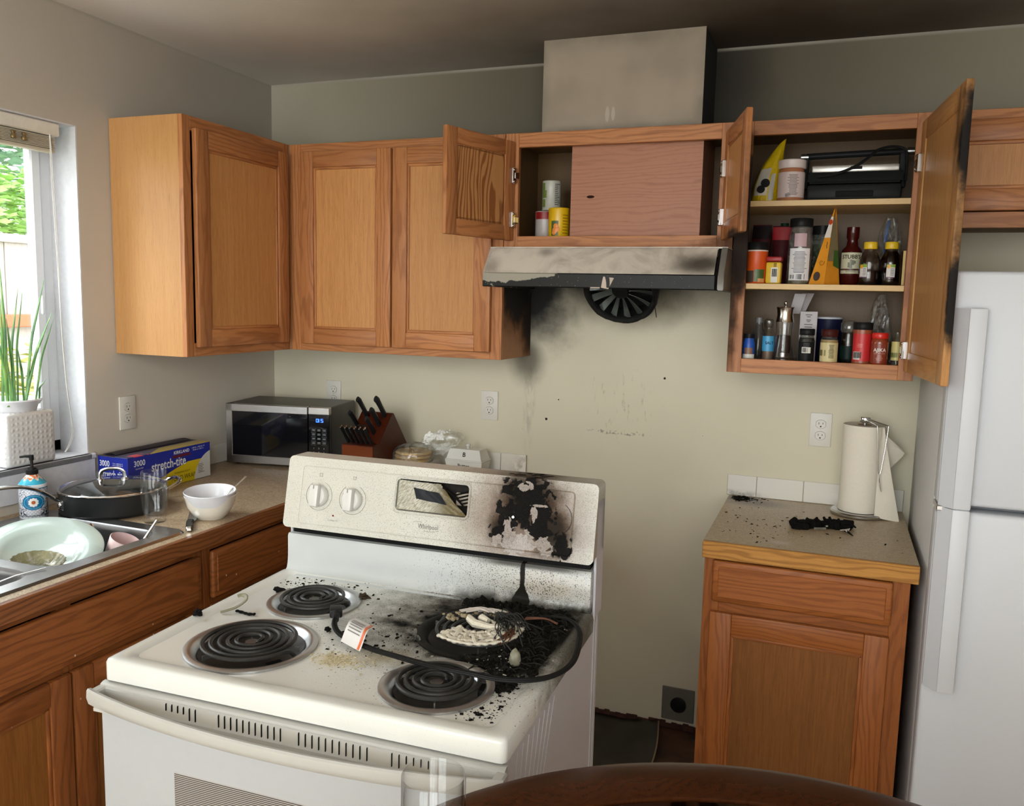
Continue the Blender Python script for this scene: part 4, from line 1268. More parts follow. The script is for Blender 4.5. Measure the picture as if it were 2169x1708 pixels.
# ---- burnt remains on the cooktop
def crust(name, label, poly_c, poly_r, zc, hmax, m, nx=170, ny=230, seed=3, clip=None):
    T = thing(name, label, 'debris', SL(poly_c[0], poly_c[1], zc), .0322)
    T['kind'] = 'stuff'
    mb = MB()
    V = {}
    pts = []; fcs = []
    for i in range(nx + 1):
        for j in range(ny + 1):
            x = poly_c[0] + poly_r[0] * (2 * i / nx - 1); y = poly_c[1] + poly_r[1] * (2 * j / ny - 1)
            d = math.hypot((x - poly_c[0]) / poly_r[0], (y - poly_c[1]) / poly_r[1]) + .5 * (mnoise.fractal(Vector((x * 22, y * 22, seed)), 1, 2, 4))
            h = hmax * min(1, max(0, .95 - d) * 3) ** .6 * (.18 + .75 * abs(mnoise.fractal(Vector((x * 40, y * 40, seed + 4)), .8, 2, 4)) + .16 * abs(mnoise.fractal(Vector((x * 190, y * 190, seed + 7)), .7, 2, 2)))
            h *= clip(x, y) if clip else 1
            if h > .0011:
                V[i, j] = len(pts); pts.append((x, y, zc + h - .001))
    for i in range(nx):
        for j in range(ny):
            q = ((i, j), (i + 1, j), (i + 1, j + 1), (i, j + 1))
            if all(k in V for k in q): fcs.append(tuple(V[k] for k in q))
    used = sorted({k for f in fcs for k in f}); rm = {k: i for i, k in enumerate(used)}
    mb.poly([pts[k] for k in used], [tuple(rm[k] for k in f) for f in fcs])
    mt = ROOT['stove']
    mb.bm.transform(mt)
    mb.build('charred_crust', m, T, world=True, smooth=0)
    return T
def crust_mat():
    g = G('char_crust')
    o = g.pos()
    n = g.noise(o, 130, 5, .7)
    v = g.voro(o, 160)
    col = g.ramp(n, [(.32, (.003, .003, .0025)), (.55, (.010, .009, .007)), (.7, (.04, .034, .024)), (.82, (.12, .10, .07))])
    fl = g.math('MULTIPLY', g.rng(v, .07, .1, 1, 0), g.rng(g.noise(o, 30, 2), .55, .62))
    col = g.mix(fl, col, c8(150, 146, 132))
    return g.out(col, g.rng(n, .3, .7, .45, .85), 0, g.bump(n, 1.0, .004), spec=.06)
CRUST = crust_mat()

def clipA(x, y):
    r = math.hypot(x - .575, y - .366)
    k = 1 if r > (.098 if (x > .60 or y > .40) else .106) else 0
    r2 = math.hypot(x - .592, y - .130)
    if r2 < .100: k = 0
    if x > .742: k *= max(0, 1 - (x - .742) / .012)
    if y > .552: k = 0
    return k
crust('charred_debris', 'mound of charred black debris around and right of the burnt rear burner', (.655, .355), (.118, .225), .9165, .015, CRUST, clip=clipA)
crust('charred_debris', 'ridge of black char heaped along the foot of the white backguard', (.60, .520), (.150, .045), .9165, .018, CRUST, 220, 80, 9, clip=lambda x, y: 1 if (y < .551 and math.hypot(x - .575, y - .366) > .118 and x < .745) else 0)
# flakes and crumbs lying about
def flakes(name, label, pts_fn, n, size, m, T_at):
    T = thing(name, label, 'debris', T_at)
    T['kind'] = 'stuff'
    mb = MB()
    for i in range(n):
        x, y, z = pts_fn()
        s = size * rnd.choice((.4, .5, .7, 1, 1.6)) 
        a = rnd.uniform(0, 6.28)
        l, w_, h = s * rnd.uniform(.7, 1.8), s * rnd.uniform(.4, .9), s * rnd.uniform(.2, .6)
        k = [Vector((rnd.uniform(.6, 1) * sx * l, rnd.uniform(.6, 1) * sy * w_, sz * h)) for sz in (0, 1) for sx, sy in ((-1, -1), (1, -1), (1, 1), (-1, 1))]
        for q in k[4:]: q.x *= .7; q.y *= .7
        mt = Matrix.Translation((x, y, z)) @ Matrix.Rotation(a, 4, 'Z')
        mb.poly([mt @ v for v in k], [(3, 2, 1, 0), (4, 5, 6, 7), (0, 1, 5, 4), (1, 2, 6, 5), (2, 3, 7, 6), (3, 0, 4, 7)])
    mb.build('flakes', m, T, world=True, smooth=0)
def on_stove(cx, cy, rx, ry, z=.9168):
    def fn():
        while True:
            x, y = rnd.gauss(cx, rx), rnd.gauss(cy, ry)
            if not (.034 < x < .728 and .036 < y < .53): continue
            if any(math.hypot(x - b[0], y - b[1]) < b[2] + .016 for b in BUR.values()): continue
            return SL(x, y, z)
    return fn
T = thing('charred_fibres', 'thin black burnt fibres strewn over the crust right of the burner', 'debris', SL(.68, .36, .925)); T['kind'] = 'stuff'
mb = MB()
for i in range(150):
    x, y = rnd.gauss(.685, .035), rnd.uniform(.19, .53)
    if x > .735: continue
    a = rnd.uniform(0, PI); l = rnd.uniform(.006, .020)
    z0 = .924 + rnd.random() * .006
    mb.tube([SL(x - l * math.cos(a), y - l * math.sin(a), z0), SL(x, y, z0 + rnd.uniform(.001, .006)), SL(x + l * math.cos(a), y + l * math.sin(a), z0 - .002)], rnd.uniform(.0005, .0012), 5)
mb.build('fibres', mat('fibre_soot', (.02, .018, .015), .7, spec=.1), T, world=True)
flakes('soot_flakes', 'black soot flakes scattered over the right front corner of the cooktop', on_stove(.70, .10, .035, .055), 90, .0026, CHAR, SL(.70, .10, .92))
flakes('soot_flakes', 'black soot crumbs scattered between the burners in the middle of the cooktop', on_stove(.42, .30, .09, .08), 120, .0026, CHAR, SL(.42, .3, .92))
flakes('soot_flakes', 'black soot crumbs along the left rear edge of the cooktop', on_stove(.13, .49, .08, .03), 90, .0024, CHAR, SL(.13, .5, .92))
flakes('ash_flakes', 'pale ash flecks sprinkled over the black crust by the burnt burner', lambda: SL(rnd.gauss(.65, .05), rnd.gauss(.28, .07), .926 + rnd.random() * .004), 60, .0016, mat('ash_white', c8(168, 162, 148), .8, var=.1), SL(.65, .28, .93))
def lump(name, label, cat, c, r, m, seed=1, n=14, rough=.5, rz=0):
    T = thing(name, label, cat, c, rz)
    mb = MB()
    def fn():
        rr = bmesh.ops.create_icosphere(mb.bm, subdivisions=3, radius=1)
        for v in rr['verts']:
            d = v.co.normalized()
            k = 1 + rough * mnoise.fractal(d * 1.7 + Vector((seed * 3.1, 0, 0)), 1, 2, 4)
            v.co = Vector((d.x * r[0] * k, d.y * r[1] * k, max(d.z, -.85) * r[2] * k + r[2] * .85))
    mb._track(fn, 0, None)
    mb.build('lump', m, T, smooth=60)
    return T
lump('plastic_lump', 'grey-green lump of melted plastic on the black crust by the right front burner', 'lump', SL(.694, .247, .922), (.011, .010, .017), mat('melt_grey', c8(124, 120, 102), .5, var=.12), 5, rough=.25)
lump('charred_lump', 'black knobbly cinder perched on the left edge of the cooktop', 'lump', SL(.013, .225, .9225), (.010, .008, .007), CHAR, 2)
lump('charred_lump', 'small brown cinder behind the left rear burner', 'lump', SL(.268, .455, .917), (.012, .007, .006), mat('char_brown', (.05, .035, .02), .8), 4, rough=.9)
lump('charred_lump', 'flat black flake lying left of the left rear burner', 'lump', SL(.070, .425, .917), (.014, .009, .004), CHAR, 8, rough=.9)
lump('charred_lump', 'black crumb between the two left burners', 'lump', SL(.292, .268, .917), (.006, .006, .004), CHAR, 11, rough=.8)
T = thing('bent_strip', 'bent grey-green melted strip left of the front burner', 'scrap', SL(.055, .285, .918))
mb = MB()
q = [(.040, .262, .921), (.052, .270, .924), (.062, .284, .927), (.072, .300, .936), (.066, .312, .941), (.054, .316, .942), (.046, .310, .940)]
mb.tube([SL(*p) for p in catmull(q, 5)], [.0045] * 31, 8, flat=(1, .5))
mb.build('strip', mat('melt_olive', c8(120, 116, 92), .5, var=.15), T, world=True)
T = thing('charred_strip', 'thin black charred strip lying behind the front left burner', 'scrap', SL(.09, .278, .918))
MB().tube([SL(*p) for p in catmull([(.062, .285, .919), (.080, .280, .920), (.097, .277, .920), (.112, .279, .921)], 5)], [.004, .0045, .003, .004, .005, .0045, .003, .004, .0045, .003, .004, .005, .0045, .003, .005, .004], 7, flat=(1, .6)).build('strip', CHAR, T, world=True)
T = thing('bread_crumbs', 'yellowish crusty food spill in front of the power cord tag', 'spill', SL(.385, .16, .917)); T['kind'] = 'stuff'
mb = MB()
for i in range(260):
    x, y = rnd.gauss(.380, .028), rnd.gauss(.158, .016)
    s_ = rnd.uniform(.0006, .0024)
    k = [Vector((rnd.uniform(.4, 1.2) * a * s_, rnd.uniform(.4, 1.2) * b * s_, c * s_ * rnd.uniform(.3, .8))) for c in (0, 1) for a, b in ((-1, -1), (1, -1), (1, 1), (-1, 1))]
    mt = ROOT['stove'] @ Matrix.Translation((x, y, .9167)) @ Matrix.Rotation(rnd.uniform(0, 3), 4, 'Z')
    mb.poly([mt @ v for v in k], [(3, 2, 1, 0), (4, 5, 6, 7), (0, 1, 5, 4), (1, 2, 6, 5), (2, 3, 7, 6), (3, 0, 4, 7)])
mb.build('crumbs', mat('crumb_yellow', c8(190, 178, 144), .7, var=.12, ns=400), T, world=True)
# white melted lattice fused on the coil
T = thing('melted_plastic', 'white melted plastic dripped in bars over the burnt coil', 'melted plastic', SL(.575, .366, .931))
mb = MB()
for k in range(5):
    rr = (.036, .050, .064, .077, .089)[k]
    a0, a1 = ((-2.6, 1.2), (-2.5, .9), (-2.35, .7), (-2.3, .5), (-2.2, .3))[k]
    pts = []; rs = []
    for i in range(70):
        a = a0 + (a1 - a0) * i / 69
        q = rr + .003 * mnoise.noise(Vector((a * 4, k * 2.3, 5)))
        pts.append(SL(.575 + q * math.cos(a), .366 + q * math.sin(a), .9355 + .003 * mnoise.noise(Vector((a * 6, k, 0)))))
        rs.append(max(.0020, .0040 + .0035 * mnoise.noise(Vector((a * 9, k * 3, 1)))))
    mb.tube(pts, rs, 8, flat=(1.15, .8))
for i in range(20):
    a = rnd.uniform(-2.4, .6); r0 = rnd.uniform(.036, .076)
    mb.tube([SL(.575 + r0 * math.cos(a), .366 + r0 * math.sin(a), .937), SL(.575 + (r0 + .015) * math.cos(a + .05), .366 + (r0 + .015) * math.sin(a + .05), .936)], [rnd.uniform(.003, .006), rnd.uniform(.002, .005)], 7)
mb.tube([SL(.545, .395, .938), SL(.552, .378, .942), SL(.568, .366, .939), SL(.60, .362, .938), SL(.628, .372, .938)], [.006, .008, .009, .007, .005], 8)
mb.tube([SL(.566, .40, .938), SL(.575, .388, .944), SL(.592, .380, .942)], [.005, .008, .006], 8)
MELT = mb.build('melted_bars', mat('melted_white', c8(208, 200, 182), .55, var=.12, ns=160, bump=.5), T, world=True)
mb = MB()
for i in range(46):
    a = rnd.uniform(1.0, 2.9); r0 = rnd.uniform(.06, .10)
    s = rnd.uniform(.003, .007)
    mb.box(-s, s, -s * .7, s * .7, 0, s * 1.2, s * .4, xf=ROOT['stove'] @ Matrix.Translation((.575 + r0 * math.cos(a), .366 + r0 * math.sin(a), .930)) @ Matrix.Rotation(rnd.uniform(0, 3), 4, 'Z'))
mb.build('ashy_crumbs', mat('ash_tan', c8(150, 136, 108), .9, var=.3, ns=90), T, world=True)
T = thing('aluminium_scrap', 'curled silver foil scrap at the left rim of the burnt burner', 'scrap', SL(.478, .29, .923))
mb = MB()
mb.sheet(16, 3, lambda u, v: SL(.463 + .022 * u + .004 * v, .300 - .022 * u + .006 * math.sin(u * 9), .919 + .016 * v * (1 - .5 * u) + .003 * math.sin(12 * u)), thick=.0006)
mb.build('foil', mat('foil', (.7, .69, .67), .25, 1), T, world=True)
T = thing('burnt_wiring', 'tangle of frayed burnt wires and copper strands right of the coil', 'wires', SL(.65, .36, .93))
mb = MB()
for i in range(26):
    p0 = Vector((.618 + rnd.gauss(0, .008), .405 + rnd.gauss(0, .012), .938 + rnd.random() * .010))
    p1 = Vector((.632 + rnd.gauss(0, .014), .375 + rnd.gauss(0, .022), .944 + rnd.random() * .014))
    p2 = Vector((.655 + rnd.gauss(0, .018), .355 + rnd.gauss(0, .03), .932 + rnd.random() * .006))
    mb.tube([SL(*p) for p in catmull([p0, p1, p2], 6)], .0011, 5)
for i in range(9):
    a = Vector((.600 + .004 * i, .385 + .003 * i, .935)); b = a + Vector((.006, .010, .022 - .001 * i)); c_ = b + Vector((.012, -.004, -.014))
    mb.tube([SL(*p) for p in catmull([a, b, c_], 6)], .0022, 6)
mb.build('black_strands', mat('strand_black', (.03, .03, .027), .5), T, world=True)
mb = MB()
for i in range(16):
    p0 = Vector((.648 + rnd.gauss(0, .004), .362 + rnd.gauss(0, .006), .940)); p1 = p0 + Vector((rnd.gauss(.006, .004), -.025, .004)); p2 = p1 + Vector((rnd.gauss(-.008, .006), -.030, -.010))
    mb.tube([SL(*p) for p in catmull([p0, p1, p2], 5)], .0008, 5)
for i in range(6):
    p0 = Vector((.655, .415 + .003 * i, .942)); p1 = p0 + Vector((.04, .012 - .002 * i, .003)); p2 = p1 + Vector((.030, -.012, -.002))
    mb.tube([SL(*p) for p in catmull([p0, p1, p2], 5)], .0010, 5)
mb.build('copper_strands', mat('scorched_copper', c8(96, 56, 32), .6, .2, var=.2), T, world=True)
mb = MB()
for i in range(9):
    p0 = Vector((.53 + rnd.gauss(0, .012), .425 + rnd.gauss(0, .006), .938)); p1 = p0 + Vector((.035, .006, .008)); p2 = p1 + Vector((.03, -.012, .002))
    mb.tube([SL(*p) for p in catmull([p0, p1, p2], 5)], .0016, 5)
mb.build('pale_strands', mat('strand_pale', c8(190, 180, 170), .6, var=.1), T, world=True)
# the appliance cord
T = thing('power_cord', 'black appliance cord with plug and warning tag lying across the cooktop', 'cord', SL(.45, .2, .92))
cpts = [(.288, .306, .941), (.300, .286, .942), (.311, .262, .935), (.333, .243, .928), (.372, .223, .927), (.430, .197, .930), (.490, .172, .937), (.545, .153, .942), (.592, .143, .945), (.645, .147, .942), (.700, .160, .935), (.748, .185, .932), (.780, .228, .930), (.791, .290, .928), (.782, .370, .930), (.766, .430, .933), (.735, .465, .936), (.695, .462, .938), (.655, .430, .940)]
cc = catmull(cpts, 8)
nn = len(cc)
mb = MB()
mb.tube([SL(*p) for p in cc], [.0046 if i < nn * .86 else max(.0012, .0046 * (1 - (i - nn * .86) / (nn * .14))) for i in range(nn)], 10, flat=(1.25, .75))
for s in (-.0028, .0028):
    mb.tube([Vector(SL(*p)) + Vector((s * .35, s, .0026)) for p in cc[10:int(nn * .8)]], .0018, 6)
CORD = mb.build('cord', mat('cord_black', (.012, .0115, .011), .5), T, world=True)
pxf = Matrix.Translation(SL(.281, .318, .938)) @ Matrix.Rotation(.56, 4, 'Z')
mb = MB()
mb.box(-.013, .013, -.018, .016, -.008, .010, .004, seg=2, xf=pxf)
mb.lathe([(.010, 0), (.0075, .010), (.0062, .022), (.0062, .03)], (0, 0, 0), 14, xf=pxf @ Matrix.Translation((0, -.016, 0)) @ Matrix.Rotation(PI / 2, 4, 'X'))
PL = mb.build('plug', mat('plug_black', (.016, .016, .017), .4), T, world=True)
mb = MB()
for s in (-.0065, .0065): mb.box(s - .0008, s + .0008, .014, .030, -.003, .003, .0006, xf=pxf)
mb.lathe([(.0024, 0), (.0024, .018), (0, .019)], (0, 0, 0), 10, xf=pxf @ Matrix.Translation((0, .014, -.006)) @ Matrix.Rotation(-PI / 2, 4, 'X'))
mb.build('prongs', CHROME, PL, world=True)
def tg(u, v):
    a = Vector((.345, .228, 0)).lerp(Vector((.402, .200, 0)), u)
    ang = v * 3.4 - .5
    return SL(a.x + .010 * v + .006 * math.cos(ang), a.y + .040 * v - .010 * math.cos(ang), .934 + .020 * math.sin(min(ang, 1.9)) - .012 * max(0, v - .7))
mb = MB().sheet(12, 14, tg, thick=.0005)
TG = mb.build('warning_tag', mat('tag_paper', c8(212, 208, 204), .4, var=.03), T, world=True)
mb = MB()
mb.sheet(2, 14, lambda u, v: tuple(Vector(tg(.84 + .10 * u, v)) + Vector((0, -.0002, .0010))), thick=.0003)
mb.build('orange_stripe', mat('tag_orange', c8(214, 98, 44), .4), TG, world=True)
mb = MB()
for r in range(6):
    mb.sheet(8, 1, lambda u, v: tuple(Vector(tg(.12 + .62 * u, .30 + r * .085 + .03 * v)) + Vector((0, -.0002, .0010))))
mb.build('tag_print', mat('tag_grey_print', c8(120, 118, 116), .6), TG, world=True)
# ---------------------------------------------------------------- range hood
def hood_mats():
    g = G('hood_enamel_smoked')
    p = g.pos(); x, y, z = g.sep(p)[:3]
    n = g.noise(g.vm('MULTIPLY', p, (1, 1, 1)), 9, 5, .6, 1.2)
    col = g.mix(g.rng(n, .35, .7), c8(198, 188, 174), c8(160, 150, 138))
    d = g.mx(g.blob(p, (1.87, -.46, 1.70), (.14, .1, .05), .3, 9, .1), g.math('MULTIPLY', g.blob(p, (1.37, -.43, 1.735), (.05, .08, .025), .4, 14, .1), .6), g.math('MULTIPLY', g.blob(p, (1.20, -.47, 1.69), (.05, .1, .05), .4, 10, .1), .5))
    col = g.mix(g.math('MULTIPLY', d, .92), col, c8(52, 46, 38))
    a = g.out(col, .38, .0, spec=.5)
    g = G('hood_front_burnt')
    p = g.pos(); x, y, z = g.sep(p)[:3]
    nz = g.noise(p, 22, 5, .65)
    f = g.math('ADD', g.rng(x, 1.22, 1.56, 0, 1), g.math('MULTIPLY', g.math('SUBTRACT', nz, .5), .9))
    f = g.math('ADD', f, g.rng(z, 1.63, 1.668, .45, -.35))
    blk = g.rng(f, .30, .38)
    col = g.mix(blk, c8(150, 144, 130), (.009, .009, .008))
    sp = g.math('MULTIPLY', g.rng(g.voro(g.vm('MULTIPLY', p, (1, 1, .6)), 190), .10, .16, 1, 0), g.rng(x, 1.25, 1.9, .9, .25))
    sp = g.math('MULTIPLY', sp, g.rng(g.noise(p, 60, 3), .48, .58))
    col = g.mix(sp, col, c8(178, 168, 150))
    b = g.out(col, .4, 0, g.bump(nz, .4, .002), spec=.2)
    return a, b
HOODA, HOODB = hood_mats()
HX0, HX1, HY = 1.1735, 1.9345, -.485
T = thing('range_hood', 'smoke-stained metal range hood with blistered black front edge', 'range hood', (1.55, -.25, 1.62))
mb = MB()
# sloping upper panel with rounded corners
sec = [(HY + .066, 1.7495), (HY + .058, 1.747), (HY + .004, 1.674), (HY, 1.667)]
pts = []; fcs = []
nx = 24
for i in range(nx + 1):
    t = i / nx
    for (y, z) in sec:
        pts.append((HX0 + .012 + (HX1 - HX0 - .040) * t, y, z))
for i in range(nx):
    for k in range(3): fcs.append((i * 4 + k, (i + 1) * 4 + k, (i + 1) * 4 + k + 1, i * 4 + k + 1))
mb.poly(pts, fcs)
# left end curls down, top deck, back
mb.poly([(HX0 + .012, HY + .066, 1.7495), (HX0 + .012, HY + .058, 1.747), (HX0, HY + .014, 1.684), (HX0 + .012, HY + .004, 1.674), (HX0 + .012, HY, 1.667), (HX0, HY + .004, 1.667), (HX0, HY + .066, 1.7495)], [(0, 1, 3, 2), (2, 3, 4, 5), (0, 2, 6)])
mb.box(HX0, HX1, HY + .064, -.002, 1.744, 1.7515)
mb.poly([(HX0, HY + .014, 1.684), (HX0, HY + .066, 1.7495), (HX0, -.002, 1.7495), (HX0, -.002, 1.667), (HX0, HY + .004, 1.667)], [(0, 1, 2, 3, 4)])
HOOD = mb.build('canopy', HOODA, T, world=True, smooth=30)
mb = MB()
mb.box(HX0, HX1 - .018, HY, HY + .010, 1.622, 1.667, .003)
mb.box(HX0, HX0 + .010, HY, -.004, 1.622, 1.669, .002)
mb.build('front_lip', HOODB, T, world=True)
mb = MB()
mb.prism([(HY, 1.667), (HY, 1.622), (-.004, 1.622), (-.004, 1.7495), (HY + .066, 1.7495)], 'x', HX1 - .026, HX1 - .018)
mb.box(HX0 + .01, HX1 - .02, -.012, -.004, 1.63, 1.745)
mb.box(HX0 + .01, HX1 - .02, HY + .02, HY + .05, 1.624, 1.634)
mb.build('black_liner', CHAR, T, world=True)
mb = MB()
mb.prism([(HY - .001, 1.662), (HY - .001, 1.622), (-.004, 1.622), (-.004, 1.7495), (HY + .060, 1.7495)], 'x', HX1 - .0175, HX1, bev=.002)
mb.build('end_panel', mat('hood_end_grey', c8(112, 108, 100), .4, .2, var=.15, ns=25), T, world=True)
mb = MB().sheet(8, 6, lambda u, v: (1.575 + .022 * u + .012 * v * u - .006 * (1 - v), HY - .001 - .002 * math.sin(u * 5 + v * 3), 1.624 + .034 * v - .004 * u), thick=.0012)
mb.sheet(6, 2, lambda u, v: (1.535 + .03 * u, HY - .001, 1.6225 + .003 * v), thick=.001)
mb.build('peeled_paint', mat('peeling_paint', c8(186, 168, 152), .5, var=.1, ns=60), T, world=True)
# melted fan cage hanging below, tilted towards the room
FXF = Matrix.Translation((1.578, -.262, 1.624)) @ Matrix.Rotation(math.radians(-56), 4, 'X')
F = MB(FXF)
F.tube([(.116 * math.cos(a), .116 * math.sin(a), -.012 + .005 * mnoise.noise(Vector((a * 2, 0, 0)))) for a in [2 * PI * i / 48 for i in range(48)]], [.011 + .003 * mnoise.noise(Vector((i * .7, 3, 0))) for i in range(48)], 8, closed=True)
F.lathe([(.124, .05), (.124, 0), (.117, -.012), (.108, -.012), (.106, .05)], (0, 0, 0), 48, cap=False)
F.lathe([(.106, .046), (0, .05)], (0, 0, 0), 32, cap=False)
FAN = F.build('fan_cage', mat('fan_black', (.012, .012, .011), .45, var=.4, ns=40), T, world=True)
for i in range(14):
    a = 2 * PI * i / 14 + .11
    d = Vector((math.cos(a), math.sin(a), 0)); s_ = Vector((-math.sin(a), math.cos(a), 0))
    wd_ = rnd.uniform(.012, .020)
    b = MB(FXF).sheet(6, 2, lambda u, v: d * (.026 + .082 * u) + s_ * ((v - .5) * (.008 + wd_ * u)) + Vector((0, 0, -.004 + (v - .5) * .014 + .018 * u * (1 - u))), thick=.0018)
    b.build('fan_blade', mat('fan_blade_soot', (.06, .066, .058), .28, var=.6, ns=20), FAN, world=True)
b = MB(FXF).lathe([(.030, .02), (.030, -.010), (.024, -.018), (0, -.018)], (0, 0, 0), 24)
b.build('fan_hub', mat('fan_black', None), FAN, world=True)
b = MB(FXF).box(-.014, .014, -.070, -.058, -.016, -.006, .003); b.build('motor_nut', STEEL, FAN, world=True)
b = MB().tube([(1.690, -.29, 1.60), (1.699, -.29, 1.565), (1.704, -.288, 1.535)], .0014, 5); b.build('dangling_wire', CHAR, T, world=True)

# ---------------------------------------------------------------- refrigerator
FX, FY, FH = 2.512, -.70, 1.676
FW = .76
T = thing('refrigerator', 'white top-freezer refrigerator at the right edge with long vertical handles', 'refrigerator', (FX + FW / 2, -.38, 0))
mb = MB().box(FX, FX + FW, FY + .075, -.03, .03, FH - .012, .006, seg=2); mb.build('body', FRIDGES, T, world=True)
mb = MB().box(FX + .008, FX + FW - .008, FY + .062, FY + .076, .05, FH - .02); mb.build('door_gasket', GASKET, T, world=True)
ZS = 1.092
for nm, z0, z1 in (('freezer_door', ZS + .009, FH), ('fridge_door', .06, ZS - .006)):
    mb = MB().box(FX - .001, FX + FW, FY - .004, FY + .063, z0, z1, .010, seg=3)
    D = mb.build(nm, FRIDGE, T, world=True)
    HXa = FX + .030
    mb = MB()
    if nm == 'freezer_door':
        za, zb_ = ZS + .006, 1.588
    else:
        za, zb_ = .628, ZS + .006
    y0 = FY - .046
    # flat bar grip with a slanting flange back to the door edge and a short return at each end
    top = nm == 'fridge_door'
    mb.box(HXa, HXa + .040, y0, y0 + .018, za, zb_, .005, seg=2)
    mb.prism([(FX + .002, FY - .001), (FX + .002, FY - .010), (HXa + .002, y0 + .002), (HXa + .010, y0 + .004), (HXa + .010, y0 + .016)], 'z', za + .001, zb_ - .001)
    for z0_, z1_ in ((za, za + .022), (zb_ - .022, zb_)):
        mb.box(HXa + .006, HXa + .036, y0 + .010, FY, z0_ + .001, z1_ - .001, .003, seg=2)
    mb.build('handle', FRIDGE, D, world=True)
mb = MB().box(FX - .002, FX + .020, FY - .02, FY + .06, ZS - .005, ZS + .008, .002)
mb.build('centre_hinge', STEEL, T, world=True)
mb = MB().box(FX + .02, FX + FW - .02, FY + .04, FY + .09, .0, .058); mb.build('kick_grille', mat('kick_grey', c8(120, 120, 122), .6), T, world=True)

# ---------------------------------------------------------------- foreground table
TC = (2.278, -2.351); TR = .578; TZ = .91
T = thing('round_table', 'round dark wooden counter-height table with a glass insert in the foreground', 'table', (TC[0], TC[1], 0))
def ringp(r0, r1, pro):
    pass
mb = MB()
mb.lathe([(TR - .098, TZ - .012), (TR - .098, TZ - .001), (TR - .094, TZ), (TR - .02, TZ), (TR - .006, TZ - .003), (TR, TZ - .012), (TR - .002, TZ - .026), (TR - .014, TZ - .036), (TR - .03, TZ - .038), (TR - .11, TZ - .038), (TR - .11, TZ - .012)], (TC[0], TC[1], 0), 96, cap=False)
TOP = mb.build('tabletop_ring', TABLEW, T, world=True, smooth=40)
mb = MB().lathe([(TR - .104, TZ - .012), (TR - .104, TZ - .003), (0, TZ - .003)], (TC[0], TC[1], 0), 64, cap=False)
mb.build('glass_insert', glass('table_glass', (.55, .56, .55), .03, refl=1.3, edge=.3), T, world=True)
mb = MB()
for a in (PI / 4, 3 * PI / 4): mb.box(-TR + .1, TR - .1, -.03, .03, TZ - .075, TZ - .038, .004, grain='x', xf=Matrix.Translation((TC[0], TC[1], 0)) @ Matrix.Rotation(a, 4, 'Z'))
mb.lathe([(TR - .16, TZ - .095), (TR - .16, TZ - .038), (TR - .135, TZ - .038), (TR - .135, TZ - .095)], (TC[0], TC[1], 0), 64)
mb.build('apron', TABLEW, T, world=True)
for k in range(4):
    a = PI / 4 + k * PI / 2
    x, y = TC[0] + .40 * math.cos(a), TC[1] + .40 * math.sin(a)
    MB().prism([(-.033, -.033), (.033, -.033), (.033, .033), (-.033, .033)], 'z', 0, TZ - .04, grain='z', bev=.004, xf=Matrix.Translation((x, y, 0)) @ Matrix.Rotation(a, 4, 'Z')).build('leg', TABLEW, T, world=True)
def tumbler(name, label, loc, prof, group=None):
    T = thing(name, label, 'glass', loc, 0, group)
    mb = MB().lathe(prof, (0, 0, 0), 48, cap=False)
    mb.build('glass_body', CLEAR, T, smooth=60)
    return T
r = .0365
tumbler('drinking_glass', 'straight clear drinking glass on the dark table, cropped by the bottom edge', (1.8585, -2.203, TZ + .0005),
        [(0, 0), (r - .004, 0), (r - .001, .003), (r, .012), (r, .1385), (r - .001, .140), (r - .0022, .1385), (r - .0024, .014), (r - .006, .009), (0, .008)])
T = thing('placemat', 'white lacy paper mat on the table at the bottom edge', 'placemat', (2.20, -1.95, TZ - .0025))
mb = MB()
mb.lathe([(.15, .0), (.15, .0012), (0, .0016)], (2.22, -2.135, TZ - .0027), 64, cap=False)
mb.build('mat', mat('lace_white', c8(200, 200, 205), .8, var=.3, ns=260), T, world=True)
# ---------------------------------------------------------------- outlets
def outlet(label, o, u, n, sc=1, rz=0):
    T = thing('outlet', label, 'outlet', o)
    xf = Matrix.Translation(o) @ Matrix((tuple(u) + (0,), (0, 0, 1, 0), tuple(n) + (0,), (0, 0, 0, 1))).transposed()
    mb = MB().box(-.035, .035, -.0572, .0572, .0006, .0055, .003, seg=2, xf=xf)
    P = mb.build('cover_plate', OUTLETM, T, world=True)
    for z in (-.0195, .0195):
        mb = MB().prism([(max(-.0155, min(.0155, .0172 * math.cos(a))), z + .0142 * math.sin(a)) for a in [2 * PI * i / 28 for i in range(28)]], 'z', .005, .0072, xf=xf)
        S = mb.build('socket_face', OUTLETM, T, world=True)
        mb = MB()
        mb.tube([(max(-.0158, min(.0158, .0176 * math.cos(a))), z + .0146 * math.sin(a), .0056) for a in [2 * PI * i / 28 for i in range(28)]], .0004, 4, closed=True, xf=xf)
        mb.box(-.0072, -.0054, z - .001, z + .0065, .0068, .00745, xf=xf); mb.box(.0054, .0072, z, z + .006, .0068, .00745, xf=xf)
        mb.lathe([(.0026, .0068), (.0026, .0075), (0, .0075)], (0, z - .0075, 0), 12, xf=xf)
        mb.build('slots', INK, S, world=True)
    mb = MB().lathe([(.003, .0055), (.003, .0066), (0, .0068)], (0, 0, 0), 12, xf=xf); mb.build('screw', OUTLETM, P, world=True)
    return T
outlet('double outlet on the window wall beside the window', (0, -.815, 1.166), (0, 1, 0), (1, 0, 0))
outlet('double outlet on the back wall above the knife block, half hidden by the microwave', (.300, 0, 1.170), (1, 0, 0), (0, -1, 0))
outlet('double outlet on the back wall above the butter dish', (1.0085, 0, 1.1695), (1, 0, 0), (0, -1, 0))
outlet('double outlet on the back wall beside the paper towels', (2.2225, 0, 1.168), (1, 0, 0), (0, -1, 0))
T = thing('range_outlet', 'grey square range outlet with a round black socket low on the back wall', 'outlet', (1.792, -.001, .098))
